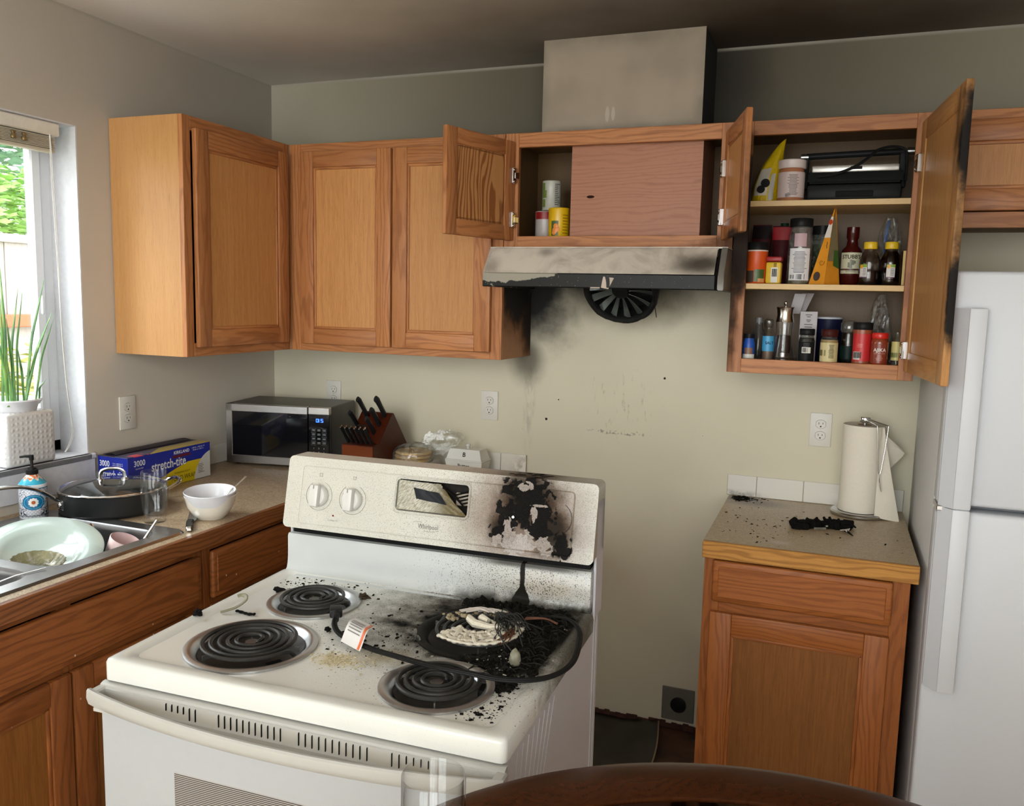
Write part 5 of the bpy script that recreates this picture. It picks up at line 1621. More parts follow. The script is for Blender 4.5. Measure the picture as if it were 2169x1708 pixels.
mb = MB().box(1.732, 1.852, -.006, -.0006, .034, .163, .004); mb.build('cover_plate', mat('steel_plate', c8(112, 110, 100), .5, .3), T, world=True)
mb = MB().lathe([(.029, .005), (.029, .012), (.026, .0135), (0, .0135)], (0, 0, 0), 32, xf=Matrix.Translation((1.794, 0, .099)) @ Matrix.Rotation(PI / 2, 4, 'X')); R_ = mb.build('socket', BLACKP, T, world=True)
mb = MB()
for dx, dz, w_, h_ in ((-.011, 0, .0016, .008), (.011, 0, .0016, .008), (0, -.012, .006, .0016)): mb.box(1.794 + dx - w_, 1.794 + dx + w_, -.0141, -.013, .099 + dz - h_, .099 + dz + h_)
mb.build('slots', DARKP, R_, world=True)
# ---------------------------------------------------------------- sink and the washing-up
T = thing('kitchen_sink', 'stainless steel double-bowl sink set into the worktop under the window', 'sink', (.32, -1.6, .914))
SX0, SX1, SY0, SY1 = .058, .588, -2.04, -1.190
def bowl_outline(y0, y1, n=6): return rrect(.165, .545, y0, y1, .06, n)
b1 = bowl_outline(-1.585, -1.235); b2 = bowl_outline(-1.995, -1.625)
mb = MB()
ou = rrect(SX0, SX1, SY0, SY1, .03, 6)
mb.holed(ou, [b1, b2], lambda a, b: (a, b, .9195))
n = len(ou)
ou2 = rrect(SX0 - .005, SX1 + .005, SY0 - .005, SY1 + .005, .033, 6)
mb.poly([(a, b, .9195) for a, b in ou] + [(a, b, .9142) for a, b in ou2], [(i, n + i, n + (i + 1) % n, (i + 1) % n) for i in range(n)])
RIM = mb.build('rim', SINKS, T, world=True, smooth=50, fixn=True)
for lp in (b1, b2):
    mb = MB(); m = len(lp)
    cx = sum(p[0] for p in lp) / m; cy = sum(p[1] for p in lp) / m
    lv = [(1, .9195), (.985, .914), (.975, .90), (.95, .78), (.93, .768), (.85, .762), (.12, .758)]
    pts = []
    for k, z in lv: pts += [(cx + (a - cx) * k, cy + (b - cy) * k, z) for a, b in lp]
    fcs = [(k * m + i, k * m + (i + 1) % m, (k + 1) * m + (i + 1) % m, (k + 1) * m + i) for k in range(len(lv) - 1) for i in range(m)]
    mb.poly(pts, fcs)
    B = mb.build('bowl', SINKS, T, world=True, smooth=50)
    MB().lathe([(.045, .758), (.045, .761), (.036, .761), (.030, .755), (0, .755)], (cx, cy, 0), 32, cap=False).build('drain', CHROME, B, world=True)

def plate_prof(R, dz, t=.004):
    return [(0, 0), (R * .5, 0), (R * .55, .002), (R * .62, dz * .45), (R * .70, dz * .7), (R, dz), (R + .001, dz + .0015), (R - .001, dz + .003), (R * .70, dz * .7 + t), (R * .60, dz * .45 + t), (R * .54, t), (0, t)]
PLATEM = mat('plate_pale_green', c8(172, 186, 179), .14, var=.005, coat=.4)
T = thing('dinner_plate', 'large pale mint dinner plate leaning in the sink', 'plate', (.36, -1.40, .80))
mt = Matrix.Translation((.358, -1.462, .905)) @ Vector((0, 0, 1)).rotation_difference(Vector((.78 * math.sin(.34), -.63 * math.sin(.34), math.cos(.34)))).to_matrix().to_4x4() @ Matrix.Translation((0, 0, -.016))
MB(mt).lathe(plate_prof(.148, .020), seg=72, cap=False).build('plate', PLATEM, T, world=True, smooth=50)
T = thing('small_bowl', 'scalloped smoky amber glass bowl in front of the plate in the sink', 'bowl', (.44, -1.50, .85))
mb = MB()
def sc(u, v):
    a = u * 2 * PI; R = .034 + .028 * v + .0014 * math.sin(20 * a) * v
    return (R * math.cos(a), R * math.sin(a), .026 * v ** 1.5)
mb.sheet(120, 10, sc, thick=.0022, closed_u=True)
mb.lathe([(.034, 0), (.034, .0015), (0, .0015)], (0, 0, 0), 40)
mb.bm.transform(Matrix.Translation((.432, -1.534, .886)) @ Matrix.Rotation(math.radians(8), 4, 'Y'))
mb.build('bowl', glass('amber_glass', (.62, .56, .40), .05, refl=1.2, edge=.9, dens=.35), T, world=True, smooth=60)
T = thing('wine_glass', 'clear round wine glass tipped in the sink beside the plate', 'glass', (.52, -1.40, .86))
mb = MB()
mb.lathe([(.0335, 0), (.041, .022), (.043, .045), (.040, .070), (.030, .092), (.012, .104), (.004, .110), (.0035, .118), (0, .119)], seg=48, cap=False)
mb.bm.transform(Matrix.Translation((.515, -1.452, .915)) @ Matrix.Rotation(math.radians(24), 4, 'Y') @ Matrix.Rotation(math.radians(16), 4, 'X') @ Matrix.Diagonal((1, 1, -1, 1)))
mb.build('glass_body', CLEAR, T, world=True, smooth=60)
T = thing('cup', 'pale pink ceramic cup tipped on its side in the sink', 'cup', (.46, -1.30, .85))
mb = MB()
mb.lathe([(0, 0), (.030, 0), (.034, .004), (.038, .05), (.040, .085), (.0385, .086), (.036, .05), (.032, .007), (0, .006)], seg=48, cap=False)
mb.bm.transform(Matrix.Translation((.447, -1.312, .830)) @ Matrix.Rotation(math.radians(22), 4, 'Y') @ Matrix.Rotation(math.radians(-8), 4, 'X'))
mb.build('cup', mat('pink_ceramic', c8(214, 186, 184), .35, var=.01), T, world=True, smooth=60)
T = thing('table_knife', 'steel knife standing handle-up in the sink behind the plate', 'knife', (.38, -1.33, .80))
mb = MB()
a, b = Vector((.352, -1.302, .936)), Vector((.425, -1.325, .815))
mb.tube([a, a.lerp(b, .1), a.lerp(b, .5), a.lerp(b, .55), b], [.008, .0095, .008, .005, .004], 10, flat=(1, .6))
mb.build('knife', CHROME, T, world=True)
T = thing('spoon', 'steel spoon sticking up over the right rim of the sink', 'spoon', (.52, -1.24, .90))
mb = MB(); mb.tube([(.545, -1.305, .912), (.536, -1.270, .932), (.526, -1.233, .951)], [.0042, .0034, .0040], 8, flat=(1.2, .5))
mb.lathe([(0, 0), (.012, .001), (.016, .004)], (0, 0, 0), 20, cap=False, xf=Matrix.Translation((.540, -1.322, .898)) @ Matrix.Rotation(-1.2, 4, 'Z') @ Matrix.Rotation(.5, 4, 'Y') @ Matrix.Diagonal((1.5, 1, 1, 1)))
mb.build('spoon', CHROME, T, world=True)
T = thing('fork', 'steel fork handle lying across the nearer sink bowl', 'fork', (.5, -1.68, .92))
mb = MB(); mb.tube([(.535, -1.595, .924), (.515, -1.66, .921), (.49, -1.76, .905)], [.0028, .0026, .0036], 8, flat=(1.2, .5)); mb.build('fork', CHROME, T, world=True)

# soap dispenser
T = thing('soap_dispenser', 'patterned blue and orange soap bottle with a black pump on the sink rim', 'soap dispenser', (.100, -1.268, .9197))
def soap_mat():
    g = G('soap_bottle_print')
    o = g.obj(); x, y, z = g.sep(o)[:3]
    a = g.math('ARCTAN2', y, x)
    a0 = -.68
    u = g.math('MULTIPLY', g.math('SUBTRACT', a, a0), .037)      # along the surface, metres, 0 = facing the room
    v = g.math('SUBTRACT', z, .050)
    col = c8(226, 228, 232)
    # lattice background
    l1 = g.math('ABSOLUTE', g.math('SINE', g.math('MULTIPLY', g.math('ADD', u, v), 330)))
    l2 = g.math('ABSOLUTE', g.math('SINE', g.math('MULTIPLY', g.math('SUBTRACT', u, v), 330)))
    lat = g.rng(g.math('MINIMUM', l1, l2), .10, .2, 1, 0)
    col = g.mix(g.math('MULTIPLY', lat, .75), col, c8(60, 80, 120))
    ru = g.math('ABSOLUTE', u)
    sw = g.noise(g.comb(ru, v, 0), 95, 1, .3, 1.5)
    scroll = g.math('MULTIPLY', g.rng(g.math('ABSOLUTE', g.math('SUBTRACT', sw, .5)), .02, .05, 1, 0), g.rng(ru, .014, .02))
    col = g.mix(scroll, col, c8(24, 34, 60))
    d = g.math('SQRT', g.math('ADD', g.math('MULTIPLY', u, u), g.math('MULTIPLY', v, v)))
    an = g.math('ARCTAN2', v, u)
    pt = g.math('ADD', .0115, g.math('MULTIPLY', g.math('ABSOLUTE', g.math('SINE', g.math('MULTIPLY', an, 5))), .0022))
    petal = g.math('LESS_THAN', d, pt)
    d2 = g.math('SQRT', g.math('ADD', g.math('MULTIPLY', g.math('MULTIPLY', u, u), .55), g.math('MULTIPLY', v, v)))
    side = g.math('MULTIPLY', g.math('LESS_THAN', g.math('ABSOLUTE', g.math('SUBTRACT', v, g.math('MULTIPLY', g.math('SINE', g.math('MULTIPLY', ru, 160)), .006))), .006), g.math('LESS_THAN', ru, .034))
    side = g.math('MULTIPLY', side, g.math('GREATER_THAN', g.math('SINE', g.math('MULTIPLY', v, 1500)), -.2))
    col = g.mix(side, col, c8(40, 140, 180))
    col = g.mix(g.math('LESS_THAN', d2, .0225), col, c8(20, 112, 158))
    col = g.mix(g.math('MULTIPLY', g.math('LESS_THAN', d2, .0190), g.math('GREATER_THAN', d2, .0180)), col, c8(120, 200, 220))
    col = g.mix(petal, col, c8(238, 236, 230))
    col = g.mix(g.math('LESS_THAN', d, .0055), col, c8(190, 104, 60))
    band = g.math('LESS_THAN', z, .011)
    col = g.mix(g.math('MULTIPLY', g.math('MULTIPLY', g.math('GREATER_THAN', z, .008), g.math('LESS_THAN', z, .0125)), g.math('GREATER_THAN', g.math('SINE', g.math('MULTIPLY', u, 2400)), -.3)), col, c8(40, 60, 70))
    col = g.mix(g.math('LESS_THAN', z, .005), col, c8(226, 228, 232))
    col = g.mix(g.math('GREATER_THAN', z, .088), col, c8(60, 120, 160))
    col = g.mix(g.math('GREATER_THAN', z, .091), col, c8(232, 234, 236))
    # shoulder: turquoise rim, orange rays
    ray = g.math('SINE', g.math('MULTIPLY', a, 9))
    sh = g.math('GREATER_THAN', z, .1005)
    nzz = g.noise(o, 140, 3)
    oc = g.mix(g.rng(nzz, .42, .5), c8(222, 120, 70), c8(238, 222, 206))
    oc = g.mix(g.rng(g.math('SUBTRACT', z, g.math('MULTIPLY', ray, .0035)), .1135, .1145, 1, 0), oc, c8(60, 176, 206))
    col = g.mix(sh, col, oc)
    return g.out(col, .25, 0, coat=.3)
mb = MB().lathe([(0, 0), (.0350, 0), (.0372, .003), (.0372, .097), (.0365, .101), (.0150, .1255), (.0145, .129), (0, .129)], seg=56)
mb.build('bottle', soap_mat(), T, smooth=40)
mb = MB(); mb.lathe([(.0155, .127), (.0165, .129), (.0165, .140), (.012, .142), (.0115, .146), (.0055, .148), (.0042, .150), (.0042, .170), (0, .170)], seg=28)
mb.lathe([(.006, .168), (.0065, .176), (.0060, .183), (0, .184)], seg=20)
mb.tube([(0, 0, .179), (-.012, -.010, .180), (-.024, -.018, .178)], [.005, .0042, .0032], 10)
mb.build('pump', BLACKP, T)

# saute pan and its glass lid
PX, PY = .212, -1.085
T = thing('saute_pan', 'black saute pan with long steel handle standing behind the sink', 'pan', (PX, PY, .9145))
PR = .150
mb = MB().lathe([(0, 0), (PR - .012, 0), (PR - .004, .004), (PR, .012), (PR, .062), (PR + .002, .066), (PR - .002, .067), (PR - .004, .06), (PR - .004, .012), (PR - .014, .005), (0, .005)], seg=72, cap=False)
mb.build('pan_body', mat('anodised_black', (.022, .023, .024), .42, .35, var=.08), T, smooth=40)
hd = Vector((-.12, -1, 0)).normalized()
hd = Vector((-.34, -.94, 0))
s = Vector((-hd.y, hd.x, 0))
base = hd * PR
mb = MB()
cc = catmull([base + Vector((0, 0, .044)), base + hd * .020 + Vector((0, 0, .060)), base + hd * .065 + Vector((0, 0, .092)), base + hd * .115 + Vector((0, 0, .109)), base + hd * .165 + Vector((0, 0, .112)), base + hd * .215 + Vector((0, 0, .107))], 8)
mb.tube(cc, [.008 + .002 * math.sin(PI * i / len(cc)) for i in range(len(cc))], 12, flat=(1.15, .62))
mb.box(-.017, .017, -.004, .006, .022, .052, .004, xf=Matrix((tuple(s) + (0,), tuple(hd) + (0,), (0, 0, 1, 0), (0, 0, 0, 1))).transposed() @ Matrix.Translation((0, PR, 0)))
H_ = mb.build('long_handle', CHROME, T)
mb = MB()
mb.lathe([(.0065, 0), (.006, .004), (0, .005)], (0, 0, 0), 14, xf=Matrix.Translation(base + hd * .006 + Vector((0, 0, .037))) @ Vector((0, 0, 1)).rotation_difference(hd).to_matrix().to_4x4())
mb.build('rivet', CHROME, H_)
e = catmull([-hd * PR + s * .045 + Vector((0, 0, .045)), -hd * (PR + .045) + s * .036 + Vector((0, 0, .062)), -hd * (PR + .056) + Vector((0, 0, .068)), -hd * (PR + .045) - s * .036 + Vector((0, 0, .058)), -hd * PR - s * .045 + Vector((0, 0, .045))], 6)
MB().tube(e, .0055, 10).build('helper_handle', CHROME, T)
T = thing('pan_lid', 'domed glass lid with steel rim and steel handle lying on the saute pan', 'lid', (PX, PY, .9145 + .0675))
mb = MB().lathe([(PR - .004, .002), (PR * .86, .010), (PR * .6, .018), (PR * .3, .023), (0, .025)], seg=64, cap=False)
mb.build('glass_dome', glass('lid_glass', (.80, .88, .86), .03, refl=1.6, edge=.3, dens=.05), T, smooth=60)
MB().tube([((PR - .001) * math.cos(2 * PI * i / 72), (PR - .001) * math.sin(2 * PI * i / 72), .0025) for i in range(72)], .0035, 8, closed=True).build('rim', CHROME, T)
mb = MB()
hv = Vector((.80, .60, 0)).normalized()
cc = catmull([-hv * .034 + Vector((0, 0, .026)), -hv * .032 + Vector((0, 0, .047)), -hv * .020 + Vector((0, 0, .056)), hv * .0 + Vector((0, 0, .058)), hv * .020 + Vector((0, 0, .056)), hv * .032 + Vector((0, 0, .047)), hv * .034 + Vector((0, 0, .026))], 6)
mb.tube(cc, .0055, 10, flat=(1.3, .8))
for q in (-1, 1): mb.lathe([(.011, 0), (.011, .004), (.006, .007), (0, .007)], (hv.x * .034 * q, hv.y * .034 * q, .0225), 18)
mb.build('lid_handle', CHROME, T)

r = .034
tumbler('drinking_glass', 'tall clear curved drinking glass standing beside the saute pan', (.430, -1.142, .9145),
        [(0, 0), (.030, 0), (.0315, .002), (.030, .010), (.0325, .03), (.0375, .075), (.0378, .10), (.0348, .149), (.0340, .150), (.0330, .149), (.0358, .10), (.0355, .075), (.0305, .032), (.027, .022), (0, .020)])
bp = [(0, 0), (.040, 0), (.042, .004), (.050, .010), (.066, .036), (.0735, .064), (.075, .069), (.0735, .0705), (.0710, .067), (.063, .037), (.048, .014), (0, .008)]
T = thing('cereal_bowl', 'lower of two stacked cream porcelain bowls near the worktop edge', 'bowl', (.541, -1.036, .9145)); MB().lathe(bp, seg=64, cap=False).build('bowl', mat('cream_porcelain', c8(226, 220, 206), .18, var=.01, coat=.3), T, smooth=60)
T = thing('cereal_bowl', 'upper white bowl stacked in another, a spoon leaning in it', 'bowl', (.541, -1.036, .9145 + .0125)); mb = MB(Matrix.Rotation(math.radians(3.5), 4, 'X') @ Matrix.Rotation(math.radians(2), 4, 'Y')); mb.lathe(bp, seg=64, cap=False); mb.build('bowl', PORC, T, smooth=60)
T = thing('spoon', 'steel spoon leaning in the upper white bowl', 'spoon', (.56, -.97, .96))
mb = MB(); mb.tube([(.566, -1.013, .966), (.573, -.990, .986), (.590, -.935, 1.024)], [.003, .0026, .004], 8, flat=(1.4, .5))
mb.lathe([(0, -.003), (.010, -.002), (.015, .002)], (0, 0, 0), 20, cap=False, xf=Matrix.Translation((.557, -1.030, .952)) @ Matrix.Rotation(1.1, 4, 'Z') @ Matrix.Rotation(-.5, 4, 'Y') @ Matrix.Diagonal((1.5, 1, 1, 1)))
mb.build('spoon', CHROME, T, world=True)
T = thing('kitchen_knife', 'black-handled kitchen knife lying by the white bowls at the worktop edge', 'knife', (.56, -1.13, .9155))
k0, k1 = Vector((.594, -1.188, .921)), Vector((.505, -1.080, .921)); kd = (k1 - k0).normalized(); ks = Vector((-kd.y, kd.x, 0))
xf = Matrix((tuple(kd) + (0,), tuple(ks) + (0,), (0, 0, 1, 0), (0, 0, 0, 1))).transposed(); xf.translation = k0
mb = MB(); mb.prism([(0, -.009), (.02, -.012), (.055, -.009), (.085, -.012), (.09, -.012), (.09, .008), (.05, .009), (.02, .008), (0, .007)], 'z', -.006, .008, bev=.003, xf=xf)
mb.build('handle', BLACKP, T, world=True)
mb = MB(); mb.prism([(.088, -.012), (.11, -.018), (.13, -.016), (.22, .006), (.09, .008)], 'z', -.0008, .0008, xf=xf)
mb.build('blade', STEEL, T, world=True)
mb = MB(); mb.box(-.002, .004, -.008, .006, -.005, .0085, .002, xf=xf); mb.build('butt_cap', CHROME, T, world=True)

# ---------------------------------------------------------------- cling-wrap box
T = thing('food_wrap_box', 'long blue and yellow food wrap box against the window wall', 'box', (.0775, -.764, .9145))
bw, bl, bh = .127, .385, .128
BLUE = c8(26, 44, 150)
def wrap_mat():
    g = G('wrap_box_print')
    o = g.obj(); x, y, z = g.sep(o)[:3]
    n = g.noise(o, 50, 2)
    col = g.mix(n, c8(22, 36, 134), c8(30, 48, 160))
    side = g.math('GREATER_THAN', x, bw / 2 - .002)
    # yellow swoosh rising to the right on the long face
    curve = g.math('ADD', .010, g.math('MULTIPLY', g.math('POWER', g.math('MAXIMUM', 0, g.math('ADD', y, .085)), .62), .190))
    yel = g.math('MULTIPLY', g.math('LESS_THAN', z, g.math('MINIMUM', curve, .072)), g.math('GREATER_THAN', y, -.085))
    col = g.mix(g.math('MULTIPLY', side, yel), col, c8(214, 190, 20))
    wc = g.math('SQRT', g.math('ADD', g.math('POWER', g.math('SUBTRACT', y, .215), 2), g.math('POWER', g.math('SUBTRACT', z, -.008), 2)))
    col = g.mix(g.math('MULTIPLY', side, g.math('LESS_THAN', wc, .106)), col, c8(206, 208, 204))
    top = g.math('GREATER_THAN', z, bh - .002)
    ty = g.math('LESS_THAN', g.math('ADD', y, .09), g.math('MULTIPLY', g.math('POWER', g.math('MAXIMUM', 0, g.math('SUBTRACT', .066, x)), .5), -.5))
    topc = g.mix(g.math('GREATER_THAN', g.math('SUBTRACT', y, g.math('MULTIPLY', g.math('SUBTRACT', .06, x), 1.8)), -.09), c8(30, 36, 90), c8(184, 160, 70))
    topc = g.mix(g.math('LESS_THAN', x, .012), topc, c8(44, 40, 58))
    col = g.mix(top, col, topc)
    red = g.math('MULTIPLY', g.math('MULTIPLY', top, g.math('LESS_THAN', y, -.1)), g.math('MULTIPLY', g.math('GREATER_THAN', x, .03), g.math('GREATER_THAN', y, -.165)))
    col = g.mix(g.math('MULTIPLY', red, g.rng(g.noise(o, 30), .42, .5)), col, c8(200, 60, 80))
    return g.out(col, .3, 0, spec=.5)
mb = MB().box(-bw / 2, bw / 2, -bl / 2, bl / 2, 0, bh, .0015)
B = mb.build('carton', wrap_mat(), T)
mb = MB()
mb.box(-.008, -.002, -bl / 2 + .01, bl / 2 - .01, bh - .0005, bh + .001, .0004)
mb.sheet(20, 4, lambda u, v: (-.060 + .055 * v, -bl / 2 + .02 + u * (bl - .04), bh + .0015 + .004 * math.sin(v * PI)), thick=.001)
mb.build('lid_flap', mat('flap_dark', c8(40, 34, 44), .4, var=.1), B)
WH = mat('white_print', c8(228, 230, 236), .5)
YT = mat('dark_olive_print', c8(70, 64, 20), .5)
fx = bw / 2 + .0007
U, V_ = (0, 1, 0), (0, 0, 1)
mb = MB()
mb.text('3000', .027, (fx, -.143, .103), U, V_, bold=.012, sx=.92)
mb.text('SQUARE FEET', .0058, (fx, -.143, .086), U, V_)
mb.build('white_lettering', WH, B); mb = MB()
mb.text('stretch-tite', .044, (fx, -.012, .079), U, V_, bold=.016, sx=.80)
mb.text('KIRKLAND', .0155, (fx + .0004, .048, .112), U, V_, bold=.02)
for i, t in enumerate(('11.88 IN. x 3000 SQ. FT.', '30.48 cm x 278.7 m')): mb.text(t, .0068, (fx, .130, .1165 - .008 * i), U, V_)
mb.build('white_lettering', WH, B); mb = MB()
# end panel facing the room
ey = -bl / 2 - .0007
EU = (1, 0, 0)
mb.text('3000', .027, (-.034, ey, .103), EU, V_, bold=.012, sx=.8)
for i in range(2): mb.text('12 IN. x 3000 SQ. FT.', .0052, (.022, ey, .106 - .006 * i), EU, V_)
mb.text('stretch-tite', .036, (0, ey, .068), EU, V_, bold=.016, sx=.62)
mb.build('white_lettering', WH, B)
mb = MB(); mb.box(fx - .0004, fx + .0001, .006, .090, .094, .1035); mb.build('red_bar', mat('dark_red_print', c8(96, 20, 40), .5), B)
mb = MB(); mb.text('FOOD WRAP', .0235, (fx, .055, .020), U, V_, sx=.82); mb.text('PROFESSIONAL QUALITY', .0075, (fx, .050, .040), U, V_, sx=.9)
for i in range(6): mb.box(fx - .0003, fx + .0001, .128, .128 + rnd.uniform(.02, .035), .022 + .006 * i, .0235 + .006 * i)
mb.build('dark_lettering', YT, B)

# ---------------------------------------------------------------- microwave
T = thing('microwave', 'stainless and black countertop microwave in the corner', 'microwave', (.0585, -.3850, .9245), .185)
mw, md, mh = .426, .27, .232
mb = MB().box(0, mw, .022, md, 0, mh, .004); mb.build('case', mat('microwave_case', (.06, .058, .054), .4, .4, var=.1), T)
mb = MB()
sxm = .338
for b in ((0, sxm, .030, .037, 'b'), (0, sxm, .0, .034, 'b')): pass
mb.box(0, sxm - .001, 0, .022, 0, .032, .002); mb.box(0, sxm - .001, 0, .022, mh - .030, mh, .002); mb.box(0, .026, 0, .022, 0, mh, .002)
D = mb.build('door', STEEL, T)
def mwg():
    g = G('microwave_black_glass'); o = g.obj()
    return g.out(g.mix(g.noise(o, 8), (.004, .004, .005), (.008, .008, .010)), .06, 0, spec=.6)
MWG = mwg()
MB().box(.026, sxm - .001, .0015, .02, .032, mh - .030).build('door_glass', MWG, D)
mb = MB().box(sxm + .003, mw, 0, .022, 0, mh - .0285, .002); P_ = mb.build('control_panel', MWG, T)
MB().box(sxm + .003, mw, 0, .022, mh - .028, mh, .002).build('panel_trim', STEEL, T)
MB().box(sxm + .003, mw, 0, .021, 0, .03, .002).build('panel_trim', STEEL, T)
g = G('blue_digits'); o_ = g.out((.0, .01, .05), .3, emis=c8(40, 80, 255), es=6)
pc = sxm + .003 + (mw - sxm - .003) / 2
def seg7(mb, ch, x, z, w_, h_, t=.0013):
    S = {'0': 'abcdef', '1': 'bc', '5': 'afgcd'}[ch]
    q = {'a': (x, x + w_, z + h_, z + h_), 'd': (x, x + w_, z, z), 'g': (x, x + w_, z + h_ / 2, z + h_ / 2), 'f': (x, x, z + h_ / 2, z + h_), 'b': (x + w_, x + w_, z + h_ / 2, z + h_), 'e': (x, x, z, z + h_ / 2), 'c': (x + w_, x + w_, z, z + h_ / 2)}
    for c in S:
        a = q[c]; mb.box(a[0] - t / 2, a[1] + t / 2, -.0012, 0, a[2] - t / 2, a[3] + t / 2)
mb = MB()
for ch, x in (('0', .002), ('1', .009), ('5', .021)): seg7(mb, ch, pc - .012 + x, mh - .056, .0075 if ch != '1' else .004, .012)
mb.build('clock_digits', o_, P_)
mb = MB()
for r in range(4):
    for c in range(3):
        cx, cz = pc - .021 + .0215 * c, mh - .088 - .0165 * r
        for k in range(2): mb.box(cx - .006, cx + .006, -.0006, .0005, cz + .0018 - .0042 * k, cz + .0034 - .0042 * k)
        if c != 1: mb.tube([(cx + a * .0092, -.0004, cz + b * .0072) for a, b in ((-1, -1), (1, -1), (1, 1), (-1, 1))], .0003, 4, closed=True)
for r, row in enumerate(('123', '456', '789', '0')):
    for c, ch in enumerate(row): mb.text(ch, .0085, (pc + (.0205 * (c - 1) if len(row) > 1 else 0), -.0007, mh - .158 - .0155 * r), bold=.01)
for c in (-1, 1): mb.box(pc + c * .0205 - .007, pc + c * .0205 + .007, -.0006, .0005, mh - .2075, mh - .2005)
mb.build('keypad_lettering', mat('keypad_grey', c8(150, 156, 158), .5), P_)
for x in (.03, mw - .03):
    for y in (.04, md - .03): MB().lathe([(.012, -.0098), (.012, 0)], (x, y, 0), 12).build('foot', BLACKP, T)

# ---------------------------------------------------------------- knife block
T = thing('knife_block', 'reddish wooden knife block beside the microwave, full of black-handled knives', 'knife block', (.618, -.20, .9145), -.03)
bx = .068
blk = [(-.130, 0), (-.130, .112), (-.110, .122), (.012, .226), (.022, .226), (.118, .100), (.118, .09), (.055, 0)]
blk = [(-.130, 0), (-.130, .115), (-.088, .120), (-.082, .128), (.005, .224), (.018, .224), (.120, .095), (.060, 0)]
mb = MB().prism(blk, 'x', -bx, bx, grain='y', bev=.002)
KB = mb.build('block', CHERRY, T)
mb = MB().box(-bx + .001, bx - .001, -.1308, -.1296, .004, .112, grain='x'); mb.build('front_face', wood('block_front', c8(88, 38, 15), c8(122, 58, 26), cath=.3, rough=.3), KB)
mb = MB()
ex = .010
for i in range(9):
    a = PI * 2 * i / 9
    mb.tube([(ex, -.1312, .022), (ex + .010 * math.cos(a) * (.6 + .4 * (i % 2)), -.1312, .022 + .012 * math.sin(a))], [.0012, .0006], 5)
mb.build('brand_mark', mat('burnt_mark', (.04, .015, .008), .7), KB)
HANDLE = mat('knife_handle_black', (.014, .014, .015), .35)
def knife(label, x, y, z, L, r, group, steak=False, tilt=PI / 4):
    T = thing('kitchen_knife', label, 'knife', (.618, -.20, .9145), -.03, group)
    d = Vector((0, -math.sin(tilt), math.cos(tilt)))
    p = Vector((x, y, z))
    mb = MB()
    up = Vector((0, math.cos(tilt), math.sin(tilt)))
    pts = [p - d * .012, p + d * .01, p + d * L * .5, p + d * L * .85, p + d * L]
    if not steak: pts[-1] = pts[-1] - up * .006; 
    mb.tube(pts, [r * .9, r * .95, r * .85, r, r * .9], 10, flat=(.62, 1.1))
    H = mb.build('handle', HANDLE, T)
    mb = MB()
    e = pts[-1]
    if steak: mb.tube([e - d * .001, e + d * .0016], [r * .95, r * .8], 10, flat=(.62, 1.1))
    else:
        sp = [q + up * (r * 1.06) for q in pts]
        mb.tube(sp, .0012, 6)
    mb.build('end_cap' if steak else 'tang', CHROME if steak else STEEL, H)
    return T
names = ('leftmost', 'second', 'third', 'fourth', 'fifth', 'rightmost')
for i in range(6):
    knife('%s steak knife in the front row of the knife block' % names[i] if i in (0, 5) else '%s steak knife from the left in the front row of the knife block' % names[i], -.055 + .0205 * i, -.106, .121, .082, .0075, 'steak knives in the knife block', True, math.radians(38))
for lb, x, y, z, L, r in (('thick black honing-steel handle standing tallest in the knife block', -.030, -.012, .205, .105, .011), ('short black knife left of the honing steel in the knife block', -.052, -.045, .170, .085, .010),
                          ('large chef knife at the back right of the knife block, steel spine showing', .042, -.004, .214, .100, .0125), ('middle of the three right-hand knives in the block', .036, -.034, .182, .090, .011), ('lowest of the three right-hand knives in the block', .028, -.058, .154, .085, .0105)):
    knife(lb, x, y, z, L, r, 'large knives in the knife block', False, math.radians(40))
T = thing('kitchen_scissors', 'black scissor handles in the middle of the knife block', 'scissors', (.618, -.20, .9145), -.03)
mb = MB()
for s in (-1, 1):
    mb.tube([Vector((-.012 + s * .011 + .010 * math.cos(a), -.075 - .014 * math.sin(a) * .75, .165 + .018 * math.sin(a))) for a in [2 * PI * i / 20 for i in range(20)]], .003, 8, closed=True)
mb.tube([(-.012, -.052, .140), (-.012, -.066, .152)], .005, 8)
mb.build('handles', HANDLE, T)

# ---------------------------------------------------------------- flatbreads, package, butter dish
T = thing('paper_package', 'white paper package under the bag of flatbreads', 'package', (.745, -.15, .9145)); 
mb = MB().box(-.088, .088, -.07, .08, 0, .036, .006, seg=2); mb.build('package', mat('white_paper', c8(206, 202, 194), .6, var=.03), T)
mb = MB().tube([(-.01, -.0705, .024), (.0, -.0706, .026), (.012, -.0704, .028)], .0028, 6, flat=(1, .4)); mb.build('dark_smudge', INK, T)
fb = [(0, 0), (.066, 0), (.072, .004), (.072, .008), (.066, .0125), (0, .0135)]
FBM = mat('flatbread', c8(208, 172, 112), .8, var=.12, ns=30)
first = None
for i, lb in enumerate(('bottom flatbread of the stack in the plastic bag', 'middle flatbread of the stack in the plastic bag', 'top flatbread of the stack in the plastic bag')):
    if first is None:
        first = thing('flatbread', lb, 'bread', (.750, -.145, .953), 0, 'flatbreads in the bag'); MB().lathe(fb, seg=48, cap=False).build('bread', FBM, first)
    else: dup(first, (.750 + .004 * i, -.145 - .003 * i, .953 + .0145 * i), .6 * i, lb)
T = thing('plastic_bag', 'crumpled clear plastic bag around the stack of flatbreads', 'bag', (.75, -.145, .952))
mb = MB()
